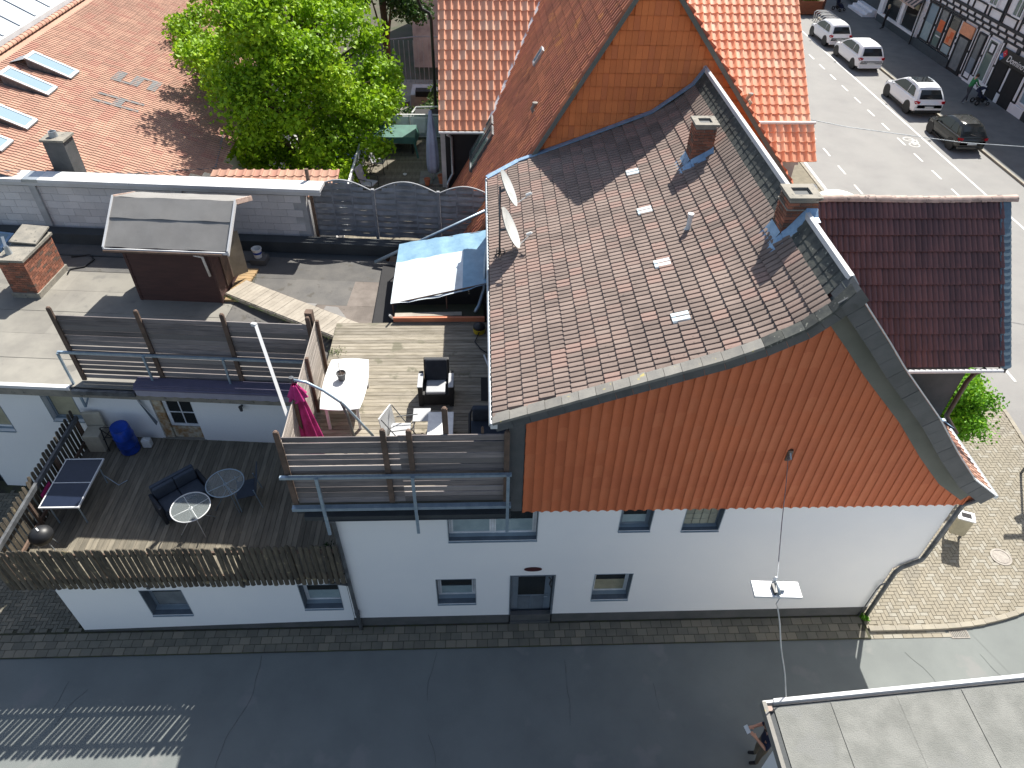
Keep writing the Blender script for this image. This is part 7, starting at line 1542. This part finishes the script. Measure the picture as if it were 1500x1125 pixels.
def stroller(loc, rz, label, m='cloth_navy'):
    t = bpy.data.objects.new('stroller', None); COL.objects.link(t); OFF[t.name] = Vector(); t['label'] = label; t['category'] = 'stroller'; t['group'] = 'strollers on the far pavement'
    for sx in (-1, 1):
        B().tube([(sx*.24, -.48, 1.02), (sx*.24, -.1, .55), (sx*.22, .38, .14)], .016, 6).build('frame_tube', 'black_paint', t); B().tube([(sx*.24, .1, .62), (sx*.26, -.30, .14)], .016, 6).build('frame_tube', 'black_paint', t)
        for y, r in ((-.30, .15), (.38, .11)):
            q = B(); q.lathe((0,0,0), [(r*.6, -.02), (r, -.02), (r, .02), (r*.6, .02)], 16); q.v = [(sx*.27 + z, y + x, r + y_) for x, y_, z in q.v]; q.build('wheel', 'rubber', t)
    B().tube([(-.24, -.48, 1.02), (.24, -.48, 1.02)], .02, 6).build('handle', 'black_matte', t)
    B().prism([(-.19, -.22, .78), (-.19, -.18, .42), (-.19, .16, .38), (-.19, .36, .24), (-.19, .38, .30), (-.19, .18, .48), (-.19, -.12, .52)], (.38, 0, 0)).build('seat', m, t)
    q = B(); rings = []
    for k in range(7): a = R(10 + 22*k); rings.append([(-.20, -.12 - .30*math.cos(a), .66 + .34*math.sin(a)), (0, -.12 - .33*math.cos(a), .66 + .38*math.sin(a)), (.20, -.12 - .30*math.cos(a), .66 + .34*math.sin(a)), (.20, -.12 - .27*math.cos(a), .66 + .30*math.sin(a)), (-.20, -.12 - .27*math.cos(a), .66 + .30*math.sin(a))])
    q.loft(rings); q.build('hood', m, t, smooth='auto'); B().box(-.17, -.22, .2, .17, .12, .36).build('basket', 'black_matte', t)
    t.location = loc; t.rotation_euler = (0, 0, rz); return t
s1 = stroller((29.9, 33.95, .1), R(-90), 'dark stroller pushed by the person in the green jacket')
clone(s1, (28.95, 54.5, .1), R(-150), 'dark stroller cut by the top picture edge above the bicycle rack')

# ================================================================== trees
def leafcloud(name, centers, radii, n, size, m, parent, flat=.75, seed=1, sub=True):
    rng = np.random.default_rng(seed); C_ = np.array(centers, float); r_ = np.array(radii, float)
    pr = r_**2; pr /= pr.sum(); idx = rng.choice(len(C_), n, p=pr)
    d = rng.normal(size=(n, 3)); d /= np.linalg.norm(d, axis=1)[:, None]; rad = r_[idx]*rng.uniform(.35, 1.0, n)**.5
    P = C_[idx] + np.clip(rng.normal(size=(n, 3)), -2.1, 2.1)*(r_[idx]*.46)[:, None]*np.array([1, 1, flat])
    nrm = d*.7 + rng.normal(size=(n, 3))*.55 + np.array([0, 0, .45]); nrm /= np.linalg.norm(nrm, axis=1)[:, None]
    a = np.cross(nrm, rng.normal(size=(n, 3))); a /= np.linalg.norm(a, axis=1)[:, None]; b_ = np.cross(nrm, a)
    s = size*rng.uniform(.6, 1.35, n)[:, None]
    fold = nrm*s*.18
    v0, v1, v2, v3 = P - a*s*.55, P + b_*s*.42 - fold, P + a*s*.6, P - b_*s*.42 - fold
    V = np.stack([v0, v1, v2, v3], 1).reshape(-1, 3)
    o = np.array(OFF.get(parent.name, Vector())); V = V - o
    me = bpy.data.meshes.new(name); me.vertices.add(4*n); me.vertices.foreach_set('co', V.ravel().astype(np.float32))
    tri = (np.arange(n)[:, None]*4 + np.array([0, 1, 2, 0, 2, 3])).ravel()
    me.loops.add(6*n); me.loops.foreach_set('vertex_index', tri.astype(np.int32)); me.polygons.add(2*n); me.polygons.foreach_set('loop_start', (np.arange(2*n)*3).astype(np.int32)); me.polygons.foreach_set('loop_total', np.full(2*n, 3, np.int32))
    me.update(calc_edges=True); me.materials.append(MATS[m])
    cl = rng.uniform(-.18, .18, len(C_)); rn = np.clip(rng.normal(.50, .12, n) + cl[idx], 0, 1)
    at = me.attributes.new('rnd', 'FLOAT', 'FACE'); at.data.foreach_set('value', np.repeat(rn, 2).astype(np.float32))
    ob = bpy.data.objects.new(name, me); COL.objects.link(ob); ob.parent = parent; OFF[ob.name] = OFF.get(parent.name, Vector()); return ob
def limbs(parent, base, top, crown_pts, r0, m='bark', seed=0):
    rr = random.Random(seed); base, top = Vector(base), Vector(top)
    B().tube([base, base.lerp(top, .33) + Vector((rr.uniform(-.1,.1), rr.uniform(-.1,.1), 0)), base.lerp(top, .66) + Vector((rr.uniform(-.15,.15), rr.uniform(-.1,.1), 0)), top], [r0, r0*.8, r0*.62, r0*.2], 10).build('trunk', m, parent, smooth=True)
    q = B()
    for c in crown_pts:
        c = Vector(c); s = base.lerp(top, min(.9, max(.25, (c.z - base.z)/(top.z - base.z) - .25))); mid = s.lerp(c, .5) + Vector((0, 0, .25)); q.tube([s, mid, c], [r0*.32, r0*.2, r0*.06], 6)
    q.build('limb', m, parent, smooth=True)
# maple
MA = thing('maple_tree', 'large bright green maple tree between the salmon tiled hall and the neighbour terrace', 'tree', (-8.0, 18.3, 0))
rg = random.Random(5); cs = []; rs_ = []
for k in range(105):
    while True:
        u = Vector((rg.uniform(-1, 1), rg.uniform(-1, 1), rg.uniform(-1, 1)))
        if .45 < u.length < 1.02: break
    p = Vector((-8.3, 20.2, 6.2)) + Vector((u.x*3.75, u.y*4.2, u.z*3.9)); 
    if p.x < -10.2 and p.y < 19.3: continue
    cs.append(tuple(p)); rs_.append(rg.uniform(.5, 1.05))
cs += [(-13.4, 24.6, 6.4), (-14.1, 26.0, 6.3), (-12.4, 23.0, 6.2), (-13.3, 26.5, 6.6), (-11.6, 21.6, 5.9), (-4.3, 17.0, 6.2), (-4.1, 18.4, 6.8), (-4.5, 16.9, 4.7), (-6.5, 15.9, 3.6), (-7.6, 16.0, 3.2), (-8.7, 16.6, 3.4), (-5.6, 16.0, 4.0)]; rs_ += [.8, .7, .8, .7, .8, .7, .6, .6, .8, .8, .7, .7]
leafcloud('crown', cs, rs_, 62000, .15, 'leaf_maple', MA, seed=3)
limbs(MA, (-8.0, 19.6, 0), (-7.9, 20.1, 9.5), cs[::3], .26)
# conifer behind
CN = thing('conifer_tree', 'dark evergreen tree behind the maple at the top edge', 'tree', (-5, 33, 0))
rg = random.Random(8); cs = []; rs_ = []
for k in range(130):
    z = rg.uniform(5.6, 15); rr_ = 3.0*(1 - z/18) + .3; a = rg.uniform(0, 6.3); cs.append((-5.6 + rr_*math.cos(a)*rg.uniform(.4, 1), 30.5 + rr_*math.sin(a)*rg.uniform(.4, 1), z)); rs_.append(rg.uniform(.6, 1.1))
leafcloud('crown', cs, rs_, 46000, .17, 'leaf_conifer', CN, seed=4, flat=.55); limbs(CN, (-5.6, 30.5, 0), (-5.6, 30.5, 15), cs[::8], .22)
# round tree by the plaza
RT = thing('round_street_tree', 'small bushy green tree on the plaza beneath the dark cross wing', 'tree', (13.3, 5.6, 0))
rg = random.Random(2); cs = []; rs_ = []
for k in range(46):
    u = Vector((rg.gauss(0, 1), rg.gauss(0, 1), rg.gauss(0, 1))).normalized()*rg.uniform(.55, 1); cs.append((13.15 + u.x*.95, 5.75 + u.y*1.15, 1.95 + u.z*.95)); rs_.append(rg.uniform(.3, .5))
leafcloud('crown', cs, rs_, 17000, .085, 'leaf_round', RT, seed=6); limbs(RT, (13.35, 5.35, .05), (13.3, 5.6, 1.9), cs[::5], .07)
# weeds at the wall foot
WD = thing('wall_weed', 'small green weed growing at the right wall foot of the white house', 'weed', (8.72, -.2, .04)); leafcloud('leaves', [(8.72, -.12, .12), (8.78, -.16, .08)], [.09, .07], 300, .035, 'leaf_round', WD, seed=9)
W2 = thing('moss_weed', 'pale moss patch where the alley downpipe meets the pavement', 'moss', (-3.6, -.15, .04)); leafcloud('leaves', [(-3.6 + .1*k, -.12, .04) for k in range(-4, 6)], [.06]*10, 900, .02, 'leaf_moss', W2, seed=10, flat=.2)
gs = thing('garden_ground', 'shaded garden grass below the maple tree', 'lawn', (-8, 22, 0)); q = B(); q.add([(-16, 13.5, .02), (-2, 20.6, .02), (-2, 50, .02), (-16, 50, .02)], [(0,1,2,3)]); q.build('soil', 'soil', gs)
rng = random.Random(4); leafcloud('grass', [(rng.uniform(-10, -3), rng.uniform(14, 32), .1) for _ in range(120)], [.5]*120, 9000, .10, 'leaf_moss', gs, seed=11, flat=.25); gs['kind'] = 'structure'
CH_ = thing('cellar_hatch', 'small blue-grey sloping hatch on the yard paving at the left end of the annex', 'hatch', (-10.55, .9, .04))
B().prism([(-10.75, .55, .04), (-10.75, 1.45, .04), (-10.75, 1.45, .62), (-10.75, .55, .35)], (.5, 0, 0)).build('casing', 'plinth_blue', CH_); B().add([(-10.77, .52, .37), (-10.23, .52, .37), (-10.23, 1.47, .65), (-10.77, 1.47, .65)], [(0,1,2,3)]).build('lid', 'slate_blue', CH_)
